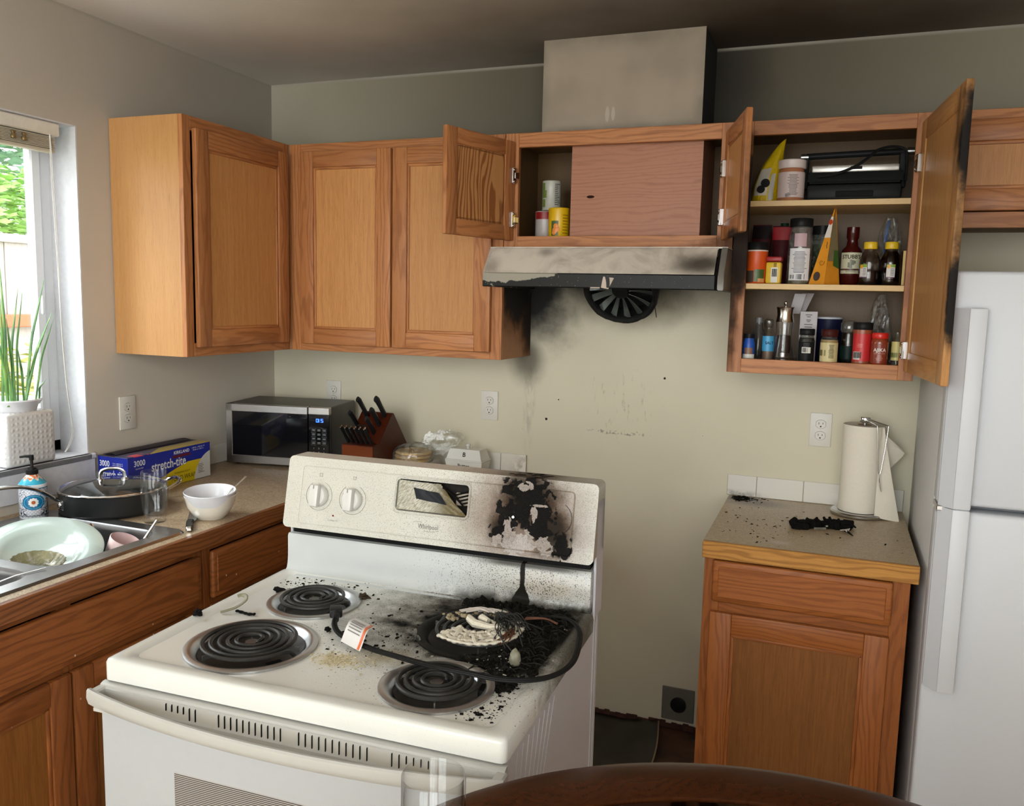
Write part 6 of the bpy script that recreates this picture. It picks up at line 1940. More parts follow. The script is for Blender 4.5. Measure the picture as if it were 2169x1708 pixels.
def bag(u, v):
    a = u * 2 * PI
    k = [1.02, 1.10, 1.13, 1.08, .85, .45, .12]
    h = [.0, .006, .026, .046, .060, .068, .074]
    f = v * 6; i = min(int(f), 5); t = f - i
    R = .073 * (k[i] * (1 - t) + k[i + 1] * t); z = h[i] * (1 - t) + h[i + 1] * t
    w_ = .006 * mnoise.noise(Vector((math.cos(a) * 3, math.sin(a) * 3, v * 5))) * (.3 + v)
    return (.752 + (R + w_) * math.cos(a) + .02 * v * v, -.147 + (R * .96 + w_) * math.sin(a), .951 + z + .006 * mnoise.noise(Vector((math.cos(a) * 4, math.sin(a) * 4, 3))) * v)
mb.sheet(64, 20, bag, closed_u=True)
mb.build('bag_body', FILM, T, world=True, smooth=60)
mb = MB()
def tail(u, v):
    a = u * 2 * PI
    c = Vector((.785, -.125, 1.012)).lerp(Vector((.925, -.075, 1.055)), v)
    R = (.022 + .042 * math.sin(PI * min(1, v * 1.0)) ** .8) * (1 - .45 * v)
    w_ = 1 + .45 * mnoise.fractal(Vector((math.cos(a) * 2.2, math.sin(a) * 2.2, v * 5)), 1, 2, 3)
    return (c.x + R * w_ * .5 * math.cos(a), c.y + .02 * math.cos(a), c.z + R * w_ * .85 * math.sin(a) - .01 * v)
mb.sheet(48, 24, tail, closed_u=True)
mb.build('bag_tail', FILMB, T, world=True, smooth=0)
T = thing('butter_dish', 'white lidded butter dish with black script lettering', 'butter dish', (.957, -.085, .9145), -.03)
BD_ = mat('butter_dish_white', c8(210, 208, 200), .2, var=.01, coat=.3)
def frust(mb, x0, y0, z0, x1, y1, z1, bev=.003):
    mb.poly([(-x0, -y0, z0), (x0, -y0, z0), (x0, y0, z0), (-x0, y0, z0), (-x1, -y1, z1), (x1, -y1, z1), (x1, y1, z1), (-x1, y1, z1)], [(3, 2, 1, 0), (4, 5, 6, 7), (0, 1, 5, 4), (1, 2, 6, 5), (2, 3, 7, 6), (3, 0, 4, 7)])
mb = MB(); frust(mb, .068, .034, 0, .078, .042, .048); mb.box(-.092, .092, -.052, .052, 0, .006, .002); 
DB = mb.build('dish', BD_, T)
mb = MB(); frust(mb, .076, .041, .0485, .062, .030, .094); mb.box(-.079, .079, -.0435, .0435, .0475, .055, .002)
mb.lathe([(.006, .093), (.006, .099), (.010, .104), (.009, .112), (0, .114)], seg=20)
LD = mb.build('lid', BD_, T)
def scr(mb, t, s, x, z, z0, y0, z1, y1):
    k = (z - z0) / (z1 - z0); y = y0 + (y1 - y0) * k
    sl_ = Vector((0, -(y1 - y0), z1 - z0)).normalized()
    mb.text(t, s, (x, -y - .0012, z), (1, 0, 0), (0.0, sl_.y, sl_.z), bold=.015)
    return mb
scr(MB(), 'B', .024, .0, .0735, .0485, .041, .094, .030).build('lettering', INK, LD)
scr(MB(), 'Butter', .019, .0, .0315, 0, .034, .048, .042).build('lettering', INK, DB)

# ---------------------------------------------------------------- paper towels
PX, PY = 2.356, -.098
T = thing('paper_towel_stand', 'steel paper towel stand with a hanging arm on the right worktop', 'paper towel stand', (PX, PY, .9145))
mb = MB().lathe([(.084, 0), (.086, .003), (.086, .008), (.082, .0125), (.04, .014), (0, .014)], seg=64); mb.build('base', STEEL, T)
mb = MB().lathe([(.006, .013), (.006, .302)], seg=16); mb.build('post', STEEL, T)
mb = MB().lathe([(.010, .300), (.0155, .302), (.017, .308), (.017, .317), (.0155, .3195), (0, .320)], seg=28); mb.build('finial', CHROME, T)
mb = MB()
q = catmull([(.014, 0, .311), (.035, -.02, .307), (.0635, -.055, .302), (.066, -.060, .296), (.062, -.064, .24), (.055, -.068, .17), (.052, -.070, .150)], 6)
mb.tube(q, .0017, 8)
q = catmull([(.012, -.008, .306), (.026, -.05, .304), (.030, -.070, .303), (.034, -.076, .298), (.039, -.076, .24), (.045, -.073, .17), (.048, -.071, .150)], 6)
mb.tube(q, .0017, 8)
mb.build('arm', STEEL, T)
mb = MB().tube([(.050, -.0705, .152), (.051, -.074, .13), (.055, -.075, .11), (.059, -.073, .095)], [.003, .0042, .004, .0028], 10, flat=(1, .5)); mb.build('arm_tip', CHROME, T)
T = thing('paper_towel_roll', 'white paper towel roll with a loose torn sheet', 'paper towels', (PX, PY, .929))
PT = mat('paper_towel', c8(226, 218, 202), .9, var=.02, ns=140, bump=.25)
mb = MB()
def roll(u, v):
    a = u * 2 * PI
    R = .0635 + .0006 * math.sin(a * 3 + v * 4)
    return (R * math.cos(a), R * math.sin(a), .28 * v)
mb.sheet(64, 6, roll, closed_u=True)
mb.lathe([(.0635, .28), (.022, .279), (.022, .20), (.02, .2)], seg=48, cap=False); mb.lathe([(.0635, 0), (0, 0)], seg=48, cap=False)
R_ = mb.build('roll', PT, T)
MB().lathe([(.0225, .2795), (.019, .2795), (.019, .1), (.0225, .1)], seg=32, cap=False).build('cardboard_core', mat('cardboard', c8(150, 118, 84), .8), R_)
mb = MB()
def sh1(u, v):      # hanging sheet swinging out to the right
    z = .278 - .285 * v
    x0, y0 = .045, -.050
    return (x0 + u * (.012 + .062 * v ** 1.1) , y0 - .008 * v + .012 * u + .005 * math.sin(u * 3 + v * 3), z - .010 * u * v)
mb.sheet(10, 16, sh1, thick=.0008)
def sh2(u, v):      # torn corner sticking out behind
    return (.050 + u * (.075 * (1 - abs(v * 1.0 - .15) * .9)), -.03 + .045 * u, .265 - .085 * v - .060 * u)
mb.sheet(8, 8, sh2, thick=.0008)
mb.build('loose_sheet', PT, R_)
T = thing('charred_remains', 'black charred lump of melted electrical parts lying on the right worktop', 'debris', (2.25, -.36, .9145))
mb = MB()
for i in range(34):
    t = i / 33
    x = 2.172 + .15 * t; y = -.372 + .075 * t + rnd.gauss(0, .010)
    s = .011 + .004 * math.sin(t * 9)
    mb.box(-s * 1.3, s * 1.3, -s, s, 0, .010 + .016 * rnd.random() * (1.1 - abs(t - .5)), .003, xf=Matrix.Translation((x, y, .9145)) @ Matrix.Rotation(rnd.uniform(-.4, .8), 4, 'Z') @ Matrix.Rotation(rnd.uniform(-.12, .12), 4, 'X'))
C_ = mb.build('charred_mass', CHAR, T, world=True)
mb = MB()
mb.tube([(2.178, -.372, .925), (2.165, -.362, .93), (2.172, -.352, .936)], [.012, .013, .009], 8)
for i in range(7):
    p = Vector((2.20 + .015 * i, -.355 + .008 * i, .928)); mb.tube([p, p + Vector((rnd.gauss(.005, .008), rnd.gauss(0, .006), .012 + .008 * rnd.random()))], [.005, .004], 7)
mb.tube([(2.30, -.325, .93), (2.325, -.318, .934), (2.345, -.322, .922)], [.012, .008, .002], 8)
mb.tube([(2.31, -.36, .922), (2.325, -.385, .92), (2.335, -.398, .916)], [.004, .003, .0015], 6)
mb.build('melted_stubs', CHAR, T, world=True)
mb = MB().box(2.225, 2.262, -.392, -.390, .921, .928, .001, xf=Matrix.Translation((2.24, -.39, 0)) @ Matrix.Rotation(.42, 4, 'Z') @ Matrix.Translation((-2.24, .39, 0)))
mb.lathe([(.004, .0), (.004, .003), (.002, .003), (.002, 0)], (2.262, -.378, .930), 14)
mb.build('metal_plate', mat('scorched_metal', (.30, .30, .27), .4, .7, var=.3), T, world=True)
mb = MB()
for i in range(5): mb.tube([(2.300 + .004 * i, -.372 + .004 * i, .922), (2.314 + .003 * i, -.378 + .005 * i, .926), (2.322, -.380 + .004 * i, .918)], .0015, 6)
mb.build('bared_strands', mat('strand_pale', None), T, world=True)
def on_r():
    while True:
        x, y = rnd.gauss(2.06, .10), rnd.gauss(-.40, .13)
        if 1.95 < x < 2.48 and -.61 < y < -.03: return (x, y, .9137)
flakes('soot_flakes', 'black soot crumbs scattered over the left half of the right worktop', on_r, 110, .0022, CHAR, (2.06, -.40, .914))
flakes('soot_flakes', 'clump of black soot in the back left corner of the right worktop', lambda: (1.95 + abs(rnd.gauss(0, .04)), -.02 - abs(rnd.gauss(0, .03)), .9137), 120, .0042, CHAR, (1.98, -.05, .914))
fl2 = [(2.47, -.44), (2.46, -.52), (2.42, -.45), (2.455, -.39), (2.30, -.43)]
flakes('soot_flakes', 'few dark chips near the refrigerator side of the right worktop', lambda: (*rnd.choice(fl2), .9137), 7, .0045, CHAR, (2.44, -.45, .914))

# ---------------------------------------------------------------- plant on the window sill
T = thing('potted_plant', 'slim snake plant in a square white dimpled ceramic pot on the window sill', 'plant', (-.063, -1.193, WZ0))
def pot_mat():
    g = G('dimpled_ceramic')
    o = g.obj()
    v = g.voro(g.vm('MULTIPLY', o, (1, 1, 1)), 62, rand=.15)
    return g.out(c8(214, 212, 210), .25, 0, g.bump(g.rng(v, .05, .5, 1, 0), .55, .004), coat=.3)
POT = pot_mat()
mb = MB(); mb.box(-.078, .078, -.083, .083, .0005, .162, .012, seg=3)
A_ = mb.build('pot', POT, T, smooth=50)
mb = MB(); mb.lathe([(.062, .158), (.066, .164), (.070, .178), (.079, .188), (.082, .194), (.079, .198), (.074, .195), (.066, .182), (.062, .17)], seg=56, cap=False); mb.build('rim', PORC, A_, smooth=60)
mb = MB().lathe([(.068, .184), (0, .186)], seg=32, cap=False); mb.build('soil', mat('grey_green_soil', c8(150, 172, 156), .9, var=.2), T)
GRN = None
def leafm():
    g = G('snake_plant_leaf'); o = g.obj(); x, y, z = g.sep(o)[:3]
    n = g.noise(g.vm('MULTIPLY', o, (1, 1, .25)), 60, 3)
    col = g.ramp(n, [(.3, c8(46, 84, 44)), (.55, c8(84, 130, 58)), (.75, c8(140, 170, 84))])
    return g.out(col, .4, 0, spec=.4)
GRN = leafm()
lv = [((.028, -.035), (.045, -.052, .596), .0065), ((.030, -.022), (.036, .010, .53), .005), ((.035, -.008), (.040, .021, .522), .0045), ((.030, .022), (.030, .106, .562), .0055), ((.040, .012), (.030, .128, .459), .0065), ((.044, .044), (.040, .125, .44), .0045), ((.050, .052), (.045, .085, .255), .004), ((.050, -.052), (.060, -.083, .40), .006), ((.02, -.045), (.05, -.06, .50), .006), ((.045, -.025), (.045, -.04, .44), .007), ((.0, .0), (-.01, -.02, .40), .006), ((.052, .0), (.052, -.015, .36), .005)]
for (bx_, by_), tip, wd_ in lv:
    p0 = Vector((bx_, by_, .180)); p3 = Vector(tip); mid = p0.lerp(p3, .5) + Vector((0, (-.010 if tip[1] > by_ else .004), .01))
    cc = catmull([p0, p0.lerp(mid, .5) + Vector((0, 0, .004)), mid, mid.lerp(p3, .5), p3], 5)
    MB().tube(cc, [wd_ * (1.0 - .15 * abs(i / len(cc) - .4)) * (1 if i < len(cc) * .6 else max(.06, (len(cc) - i) / (len(cc) * .42))) for i in range(len(cc))], 8, flat=(.45, 1)).build('leaf', GRN, T)
# ---------------------------------------------------------------- jars, tins and packets in the open cabinets
def P(nm, *rgb, r=.4, v=.02, **k): return mat(nm, c8(*rgb), r, 0, var=v, **k)
CAM_A = lambda x, y: math.atan2(-3.0 - y, 2.247 - x)     # direction a label faces, towards the room
def vessel(name, label, cat, loc, prof, m, caps=(), labels=(), fill=None, group=None, seg=36):
    """revolved container: caps=(name,profile,mat); labels=(r,z0,z1,half_angle,mat,lines) wrapped on the room side"""
    T = thing(name, label, cat, loc, 0, group)
    B = MB().lathe(prof, seg=seg, cap=False).build('body', m, T, smooth=45)
    for nm, pr, cm in caps:
        MB().lathe(pr, seg=28).build(nm, cm, T, smooth=40)
    if fill: MB().lathe(fill[0], seg=28).build('contents', fill[1], T, smooth=45)
    a = CAM_A(loc[0], loc[1])
    for (r, z0, z1, hw, lm, lines) in labels:
        L = MB().band((0, 0), r + .0006, a - hw, a + hw, z0, z1, n=20).build('paper_label', lm, T)
        for (t, sz, z, off, tm, bold) in lines:
            mb = MB()
            if t == '|||':
                for k in range(12):
                    if rnd.random() < .75: mb.band((0, 0), r + .0011, a + off + (k - 6) * sz * .13 / r, a + off + (k - 5.5 + .3 * rnd.random()) * sz * .13 / r, z - sz / 2, z + sz / 2, n=1)
                mb.build('barcode', tm, L)
            elif t == '---':
                for k in range(int(sz)):
                    zz = z - .0042 * k; ww = bold * rnd.uniform(.6, 1)
                    mb.band((0, 0), r + .0011, a + off - ww, a + off + ww, zz, zz + .0016, n=4)
                mb.build('small_print', tm, L)
            else:
                mb.tcyl(t, sz, (0, 0), r + .0012, a + off, z, bold=bold)
                mb.build('lettering', tm, L)
    return T
def bprof(r, h, neck=None, nr=None, t=.002):
    if neck is None: return [(0, 0), (r - .003, 0), (r, .003), (r, h), (0, h)]
    return [(0, 0), (r - .004, 0), (r, .004), (r, neck - .010), (r - .003, neck - .003), (nr, neck + .006), (nr, h), (0, h)]
WL = P('label_white', 222, 220, 212, r=.5); INKG = P('label_grey_print', 70, 70, 72, r=.6); YC = P('cap_yellow', 226, 190, 40, r=.35)
ZL_, ZM, ZH = 1.372 + .0362, 1.6494, 1.9004        # board and shelf tops
ZH0 = 1.753 + .0362

# over the hood
T1 = vessel('food_can', 'yellow tin can with a peach picture in the left of the hood cabinet', 'can', (1.336, -.205, ZH0), [(0, 0), (.036, 0), (.0375, .002), (.0365, .004), (.0365, .102), (.0375, .104), (.036, .106), (.035, .103), (0, .103)], P('can_yellow', 222, 178, 20, r=.3))
a = CAM_A(1.336, -.205)
MB().band((0, 0), .0369, a - .75, a - .05, .012, .062, n=10).build('orchard_print', P('can_green_print', 60, 84, 34), T1)
mb = MB()
for da, z, rr in ((-.35, .030, .010), (-.15, .034, .009), (-.28, .044, .009), (-.45, .022, .008)):
    mb.lathe([(rr, 0), (rr * .7, .0012), (0, .0016)], (0, 0, 0), 18, xf=Matrix.Translation((.0368 * math.cos(a + da), .0368 * math.sin(a + da), z)) @ Vector((0, 0, 1)).rotation_difference(Vector((math.cos(a + da), math.sin(a + da), 0))).to_matrix().to_4x4())
mb.build('peach_print', P('peach_orange', 232, 140, 62), T1)
mb = MB()
for k in range(7): mb.band((0, 0), .0371, a + .35, a + .95, .020 + .010 * k, .0225 + .010 * k, n=5)
mb.build('small_print', P('can_brown_print', 130, 92, 10), T1)
T2 = vessel('food_can', 'red and grey tin can half hidden beside the yellow can', 'can', (1.272, -.165, ZH0), [(0, 0), (.034, 0), (.035, .002), (.034, .004), (.034, .096), (.035, .098), (.033, .1), (0, .099)], P('can_grey', 176, 168, 164, r=.3))
MB().band((0, 0), .0346, a - 1.2, a + 1.2, .072, .097, n=16).build('red_band', P('can_red', 138, 26, 24), T2)
T3 = vessel('food_can', 'pale green and white tin can stacked on top of the other cans', 'can', (1.300, -.185, ZH0 + .1005), [(0, 0), (.032, 0), (.033, .002), (.032, .004), (.032, .096), (.033, .098), (.031, .1), (0, .099)], P('can_white', 176, 178, 166, r=.3, v=.06))
mb = MB()
for z, w_ in ((.025, .5), (.055, .65), (.08, .45)): mb.band((0, 0), .0326, a - 1.2, a - 1.2 + w_, z - .014, z + .012, n=6)
mb.build('leaf_print', P('can_leaf_green', 108, 126, 60), T3)
mb = MB()
for k in range(12): mb.band((0, 0), .0326, a + .35, a + .35 + rnd.uniform(.3, .7), .018 + .0062 * k, .0205 + .0062 * k, n=4)
mb.build('small_print', INKG, T3)

# pantry, top shelf
T = thing('snack_bag', 'crumpled yellow bag at the left of the top pantry shelf', 'bag', (2.015, -.20, ZH))
YB = P('bag_yellow', 200, 172, 16, r=.35, v=.12)
def cb(u, v):
    a = u * 2 * PI
    w_ = .040 * (1 - .75 * v ** 2.2); d = .045 * (1 - .9 * v ** 1.6)
    k = 1 + .12 * mnoise.noise(Vector((math.cos(a) * 2, math.sin(a) * 2, v * 4)))
    return (2.012 + w_ * k * math.cos(a) + .045 * v ** 2.0, -.205 + d * k * math.sin(a), ZH + .001 + .186 * v + .008 * v * math.cos(a))
B = MB().sheet(32, 20, cb, closed_u=True).build('bag', YB, T, world=True, smooth=0)
mb = MB().sheet(6, 8, lambda u, v: tuple(Vector(cb(.62 + .16 * u, .10 + .45 * v)) + Vector((0, -.0015, 0)))); mb.build('white_panel', P('bag_white_panel', 196, 190, 176), B, world=True)
mb = MB()
for uu, vv, rr in ((.74, .30, .0135), (.70, .20, .012)): mb.lathe([(rr, 0), (0, .001)], (0, 0, 0), 20, xf=Matrix.Translation(Vector(cb(uu, vv)) + Vector((.002, -.004, 0))) @ Matrix.Rotation(PI / 2 - .1, 4, 'X'))
mb.build('round_badges', INK, B, world=True)
mb = MB().sheet(4, 8, lambda u, v: tuple(Vector(cb(.80 + .06 * u, .03 + .42 * v)) + Vector((.001, -.002, 0)))); mb.build('side_print', P('bag_grey_print', 178, 176, 168), B, world=True)
vessel('supplement_jar', 'white-lidded plastic jar with a nutrition label on the top pantry shelf', 'jar', (2.0895, -.215, ZH), bprof(.040, .098, .096, .034), P('jar_tan', 176, 118, 84, r=.3), caps=(('lid', [(.0405, .100), (.042, .102), (.042, .124), (.040, .126), (0, .126)], P('lid_pinkish_white', 218, 204, 198)),),
       labels=((.040, .012, .088, 1.35, P('label_blush', 208, 190, 184, r=.5), (('---', 15, .078, .15, INKG, .42), ('|||', .010, .018, -.2, INKG, 0))),))
T = thing('contact_grill', 'black contact grill with a silver strip and bar handle on the top pantry shelf', 'grill', (2.270, -.17, ZH))
GB = mat('grill_black', (.015, .016, .016), .4)
mb = MB().box(-.132, .132, -.065, .11, .004, .050, .008, seg=2); mb.build('base', GB, T)
mb = MB(); mb.prism([(-.070, .052), (-.060, .085), (-.050, .094), (.105, .100), (.11, .052)], 'x', -.132, .132, bev=.006); LIDG = mb.build('lid', GB, T)
mb = MB().box(-.122, .122, -.067, -.055, .085, .106, .004, seg=2); mb.build('silver_strip', mat('grill_silver', (.50, .49, .46), .35, .8), LIDG)
mb = MB().box(-.012, .020, -.0685, -.066, .092, .101); mb.build('name_badge', INK, LIDG)
mb = MB().box(-.05, .055, -.0665, -.063, .012, .030, .002); mb.build('front_recess', DARKP, T)
mb = MB(); mb.tube([(-.158, .05, .150), (-.120, .05, .152), (.120, .05, .158), (.135, .05, .158)], .010, 12); mb.build('bar_handle', GB, T)
for x, z in ((-.160, .150), (.146, .158)): MB().tube([(x, .05, z), (x + .022, .05, z)], .0105, 12).build('handle_end', STEEL, T)
for x, z in ((-.146, .150), (.136, .158)): MB().box(x - .011, x + .011, .042, .064, .05, z, .003).build('handle_arm', GB, T)
mb = MB(); mb.tube(catmull([(-.105, -.072, .072), (-.055, -.074, .078), (.002, -.074, .100), (.040, -.060, .130), (.062, -.045, .150), (.100, -.03, .160), (.135, -.02, .152), (.142, -.02, .12), (.142, -.03, .06)], 6), .0042, 8); mb.build('power_cable', mat('cable_black', (.012, .012, .012), .5), T)

# pantry, middle shelf
def orange_can():
    T = vessel('seasoning_canister', 'orange canister with a green leaf picture on the middle pantry shelf', 'canister', (2.002, -.225, ZM), bprof(.033, .104), P('canister_orange', 214, 84, 22), caps=(('lid', [(.0345, .104), (.0345, .126), (.033, .128), (0, .128)], BLACKP),))
    a = CAM_A(2.002, -.225)
    MB().band((0, 0), .0337, a - .2, a + .75, .006, .044, n=10).build('leaf_print', P('canister_green', 70, 96, 44, v=.2), T)
    MB().band((0, 0), .0336, a - 1.2, a - .25, .004, .040, n=8).build('barcode_label', P('canister_dark', 70, 60, 50), T)
    MB().band((0, 0), .0339, a + .15, a + .8, .004, .016, n=8).build('nut_print', P('canister_nuts', 206, 150, 90, v=.2), T)
    MB().band((0, 0), .0336, a - 1.4, a + 1.4, .100, .1035, n=16).build('white_stripe', WL, T)
orange_can()
T = thing('spice_tin', 'small yellow bottle with a red lid on the middle pantry shelf', 'tin', (2.056, -.240, ZM), -.1)
B = MB().box(-.023, .023, -.015, .015, 0, .067, .006, seg=2).build('body', P('tin_yellow', 222, 184, 44), T)
MB().box(-.024, .024, -.016, .016, .068, .084, .005, seg=2).build('lid', P('tin_red', 160, 34, 34), T)
mb = MB().box(-.006, .014, -.0158, -.0148, .004, .050); mb.build('white_label', WL, B)
mb = MB()
for k in range(9): mb.box(-.003 + .0017 * k, -.0022 + .0017 * k + .0006 * rnd.random(), -.0162, -.0157, .022, .046)
for k in range(3): mb.box(.001, .010, -.0156, -.0148, .053 + .0042 * k, .055 + .0042 * k)
mb.build('barcode', INK, B)
for lb, x, hh_, top in (('dark red pouch at the left back of the middle pantry shelf', 2.004, .192, P('pouch_black', 26, 16, 18)), ('dark red pouch with a bright red flap behind the yellow bottle', 2.066, .188, P('pouch_red_top', 150, 20, 30))):
    T = thing('food_pouch', lb, 'pouch', (x, -.115, ZM))
    def pf(u, v, x=x, hh_=hh_):
        a = u * 2 * PI
        return (x + .029 * math.cos(a) * (1 + .04 * math.sin(v * 9)), -.115 + .026 * (1 - v ** 1.5 * .92) * math.sin(a), ZM + .0005 + hh_ * v)
    B = MB().sheet(28, 12, pf, closed_u=True).build('pouch', P('pouch_maroon', 66, 22, 26, r=.35, v=.15), T, world=True)
    MB().sheet(8, 4, lambda u, v: tuple(Vector(pf(.54 + .42 * u, .76 + .22 * v * (1 - .6 * abs(u - .5) * 2 * (1 - v)))) + Vector((0, -.0012, 0)))).build('flap_print', top, B, world=True)
    if 'bright' in lb: MB().lathe([(.013, 0), (.013, .012), (0, .012)], (x + .006, -.10, ZM + hh_ - .002), 16).build('cap', P('cap_dark_green', 22, 52, 34), T, world=True)
SEAS = glass('jar_plastic_clear', (.90, .88, .88), .08, refl=1.3, edge=.5, dens=.22)
vessel('seasoning_jar', 'tall clear seasoning jar with black lid and white back label', 'jar', (2.128, -.205, ZM), [(0, 0), (.034, 0), (.037, .004), (.0365, .09), (.035, .15), (.031, .168), (.029, .176), (.029, .184)], SEAS, caps=(('lid', [(.0335, .176), (.0345, .178), (.0345, .200), (.033, .202), (0, .202)], BLACKP),), fill=([(.0345, .002), (.0345, .088), (0, .09)], P('green_tea_herbs', 92, 90, 56, v=.3, ns=300)),
       labels=((.0372, .012, .110, .88, P('label_bright', 226, 226, 228, r=.5), (('---', 16, .098, .0, INKG, .62), ('|||', .016, .023, .15, INK, 0), ('|||', .012, .023, -.6, INK, 0))), (.0366, .115, .155, .5, P('label_pinkish', 190, 160, 165, r=.5), ())))
vessel('seasoning_jar', 'green herb jar with a black lid behind the orange pouch', 'jar', (2.190, -.100, ZM), [(0, 0), (.032, 0), (.034, .004), (.034, .140), (.029, .158), (.029, .166)], glass('jar_green', (.55, .66, .50), .1, refl=1.2, edge=.5, dens=.3), caps=(('lid', [(.0325, .160), (.0325, .188), (0, .190)], BLACKP),), fill=([(.0315, .002), (.0315, .13), (0, .132)], P('green_herbs', 62, 84, 44, v=.3, ns=300)))
T = thing('snack_pouch', 'tall orange pouch with a pointed white top on the middle pantry shelf', 'pouch', (2.205, -.200, ZM))
ORP = P('pouch_orange', 226, 150, 40, r=.35, v=.06)
A0, A1, A2 = Vector((2.160, -.232, ZM + .001)), Vector((2.205, -.255, ZM + .001)), Vector((2.249, -.205, ZM + .001)); AP = Vector((2.222, -.215, ZM + .236))
B1, B2 = Vector((2.165, -.15, ZM + .001)), Vector((2.24, -.14, ZM + .001))
mb = MB(); mb.poly([A0, A1, A2, B2, B1, AP, AP + Vector((.004, .02, -.002))], [(0, 1, 5), (1, 2, 6, 5), (2, 3, 6), (3, 4, 6), (4, 0, 5, 6), (4, 3, 2, 1, 0)])
B = mb.build('pouch', ORP, T, world=True, smooth=0)
L = lambda a, b, t: a + (b - a) * t
off = Vector((-.0006, -.0012, .0004))
mb = MB(); mb.poly([L(A0, AP, .60) + off, L(A1, AP, .60) + off, L(A1, AP, .87) + off, L(A0, AP, .87) + off], [(0, 1, 2, 3)]); mb.build('white_band', P('pouch_white', 226, 222, 212), B, world=True)
off2 = Vector((.001, -.0012, .0004))
mb = MB(); mb.poly([L(A1, AP, .30) + off2, L(A2, AP, .30) + off2, L(A2, AP, .78) + off2, L(A1, AP, .92) + off2], [(0, 1, 2, 3)]); mb.build('clear_window', P('pouch_grey_window', 128, 116, 86, v=.12), B, world=True)
mb = MB(); mb.poly([L(L(A1, AP, .24), L(A2, AP, .24), .5) + off2 * 1.5, L(A2, AP, .20) + off2 * 1.5, L(A2, AP, .44) + off2 * 1.5, L(L(A1, AP, .44), L(A2, AP, .44), .55) + off2 * 1.5], [(0, 1, 2, 3)]); mb.build('green_patch', P('pouch_green', 62, 98, 40, v=.15), B, world=True)
nrm = (A1 - A0).cross(AP - A0).normalized()
if nrm.y > 0: nrm = -nrm
u_ = (A1 - A0).normalized(); v_ = nrm.cross(u_); v_ = v_ if v_.z > 0 else -v_
def disc(c, r, m, nm, sy=1): 
    MB().poly([c + off * 1.6 + u_ * r * math.cos(2 * PI * i / 24) + v_ * r * sy * math.sin(2 * PI * i / 24) for i in range(24)], [tuple(range(24))]).build(nm, m, B, world=True)
disc(L(L(A0, A1, .42), AP, .10), .011, P('pouch_badge', 74, 62, 58), 'round_badge', 1.3)
disc(L(L(A0, A1, .45), AP, .80), .006, P('pouch_berry', 200, 70, 36), 'berry_print', 1.4)
mb = MB(); c_ = L(L(A0, A1, .55), AP, .28) + off * 2; mb.tube([c_ + u_ * (.002 + .0007 * i) * math.cos(i * .6) + v_ * (.002 + .0009 * i) * math.sin(i * .6) for i in range(12)], .0006, 5); c_ = L(L(A0, A1, .72), AP, .50) + off * 2
mb.tube([c_ + v_ * (-.010 + .004 * i) + u_ * .0012 * math.sin(i * 2) for i in range(6)], .0012, 5); mb.build('line_print', P('pouch_brown_print', 80, 50, 20), B, world=True)
STB = P('sauce_dark_red', 62, 14, 12, r=.12, coat=.6)
vessel('sauce_bottle', 'dark red sauce bottle with a cream label and arched black lettering', 'bottle', (2.279, -.165, ZM), [(0, 0), (.028, 0), (.031, .004), (.031, .098), (.028, .110), (.018, .120), (.015, .14), (.0185, .146), (.0185, .178), (0, .180)], STB,
       labels=((.031, .036, .100, 1.2, P('label_cream', 196, 194, 166, r=.5), (("STUBB'S", .0165, .0865, .0, INK, .02), ('---', 2, .045, .0, INKG, .6))),))
T = [o for o in COL.objects if o.name.startswith('sauce_bottle')][0]
a = CAM_A(2.279, -.165)
mb = MB()
for da, z0, z1 in ((-.02, .058, .079), (.16, .062, .077), (-.18, .054, .070), (.3, .066, .075), (.0, .050, .058)): mb.band((0, 0), .0322, a + da - .12, a + da + .12, z0, z1, n=4)
mb.build('portrait_print', P('label_sage_print', 110, 112, 92), T)
mb = MB().band((0, 0), .0320, a - 1.2, a + 1.2, .046, .051, n=16); mb.build('brown_stripe', P('label_brown', 80, 46, 34), T)
HON = glass('honey_bottle', (.72, .66, .62), .05, refl=1.5, edge=.7)
HB = P('molasses', 18, 10, 10, r=.1, coat=.6)
hpr = [(0, 0), (.028, 0), (.031, .005), (.031, .042), (.029, .050), (.030, .062), (.029, .078), (.024, .090), (.0165, .102), (.0165, .112)]
def honey(lb, x, full, loff):
    T = vessel('syrup_bottle', lb, 'bottle', (x, -.222, ZM), hpr, HON, caps=(('cap', [(.0185, .108), (.0195, .110), (.0195, .126), (.018, .129), (0, .129)], YC),), fill=(([(.028, .001), (.0295, .006), (.0295, .042), (0, .044)], HB) if not full else ([(.028, .001), (.0295, .006), (.0295, .042), (.0275, .05), (.0285, .064), (.0275, .078), (.022, .090), (.015, .102), (0, .104)], HB)), group='yellow-capped syrup bottles')
    a = CAM_A(x, -.222) + loff
    L = MB().band((0, 0), .0317, a - .38, a + .38, .022, .062, n=8).build('paper_label', P('label_white_soft', 214, 210, 206, r=.5), T)
    MB().band((0, 0), .0322, a - .38, a + .38, .053, .062, n=8).build('green_top', P('label_green', 130, 160, 52), L)
    MB().band((0, 0), .0326, a - .30, a - .05, .050, .060, n=4).build('flower_print', P('label_flower', 232, 160, 30), L)
    mb = MB()
    for k in range(5): mb.band((0, 0), .0323, a - .02, a + .30, .030 + .0045 * k, .0315 + .0045 * k, n=3)
    mb.build('small_print', INKG, L)
    MB().band((0, 0), .0322, a - .38, a + .38, .022, .025, n=8).build('purple_base', P('label_purple', 90, 50, 80), L)
honey('half-empty syrup bottle with a yellow cap, left of the pair', 2.330, False, -.55)
honey('full dark syrup bottle with a yellow cap, right of the pair', 2.3885, True, .05)
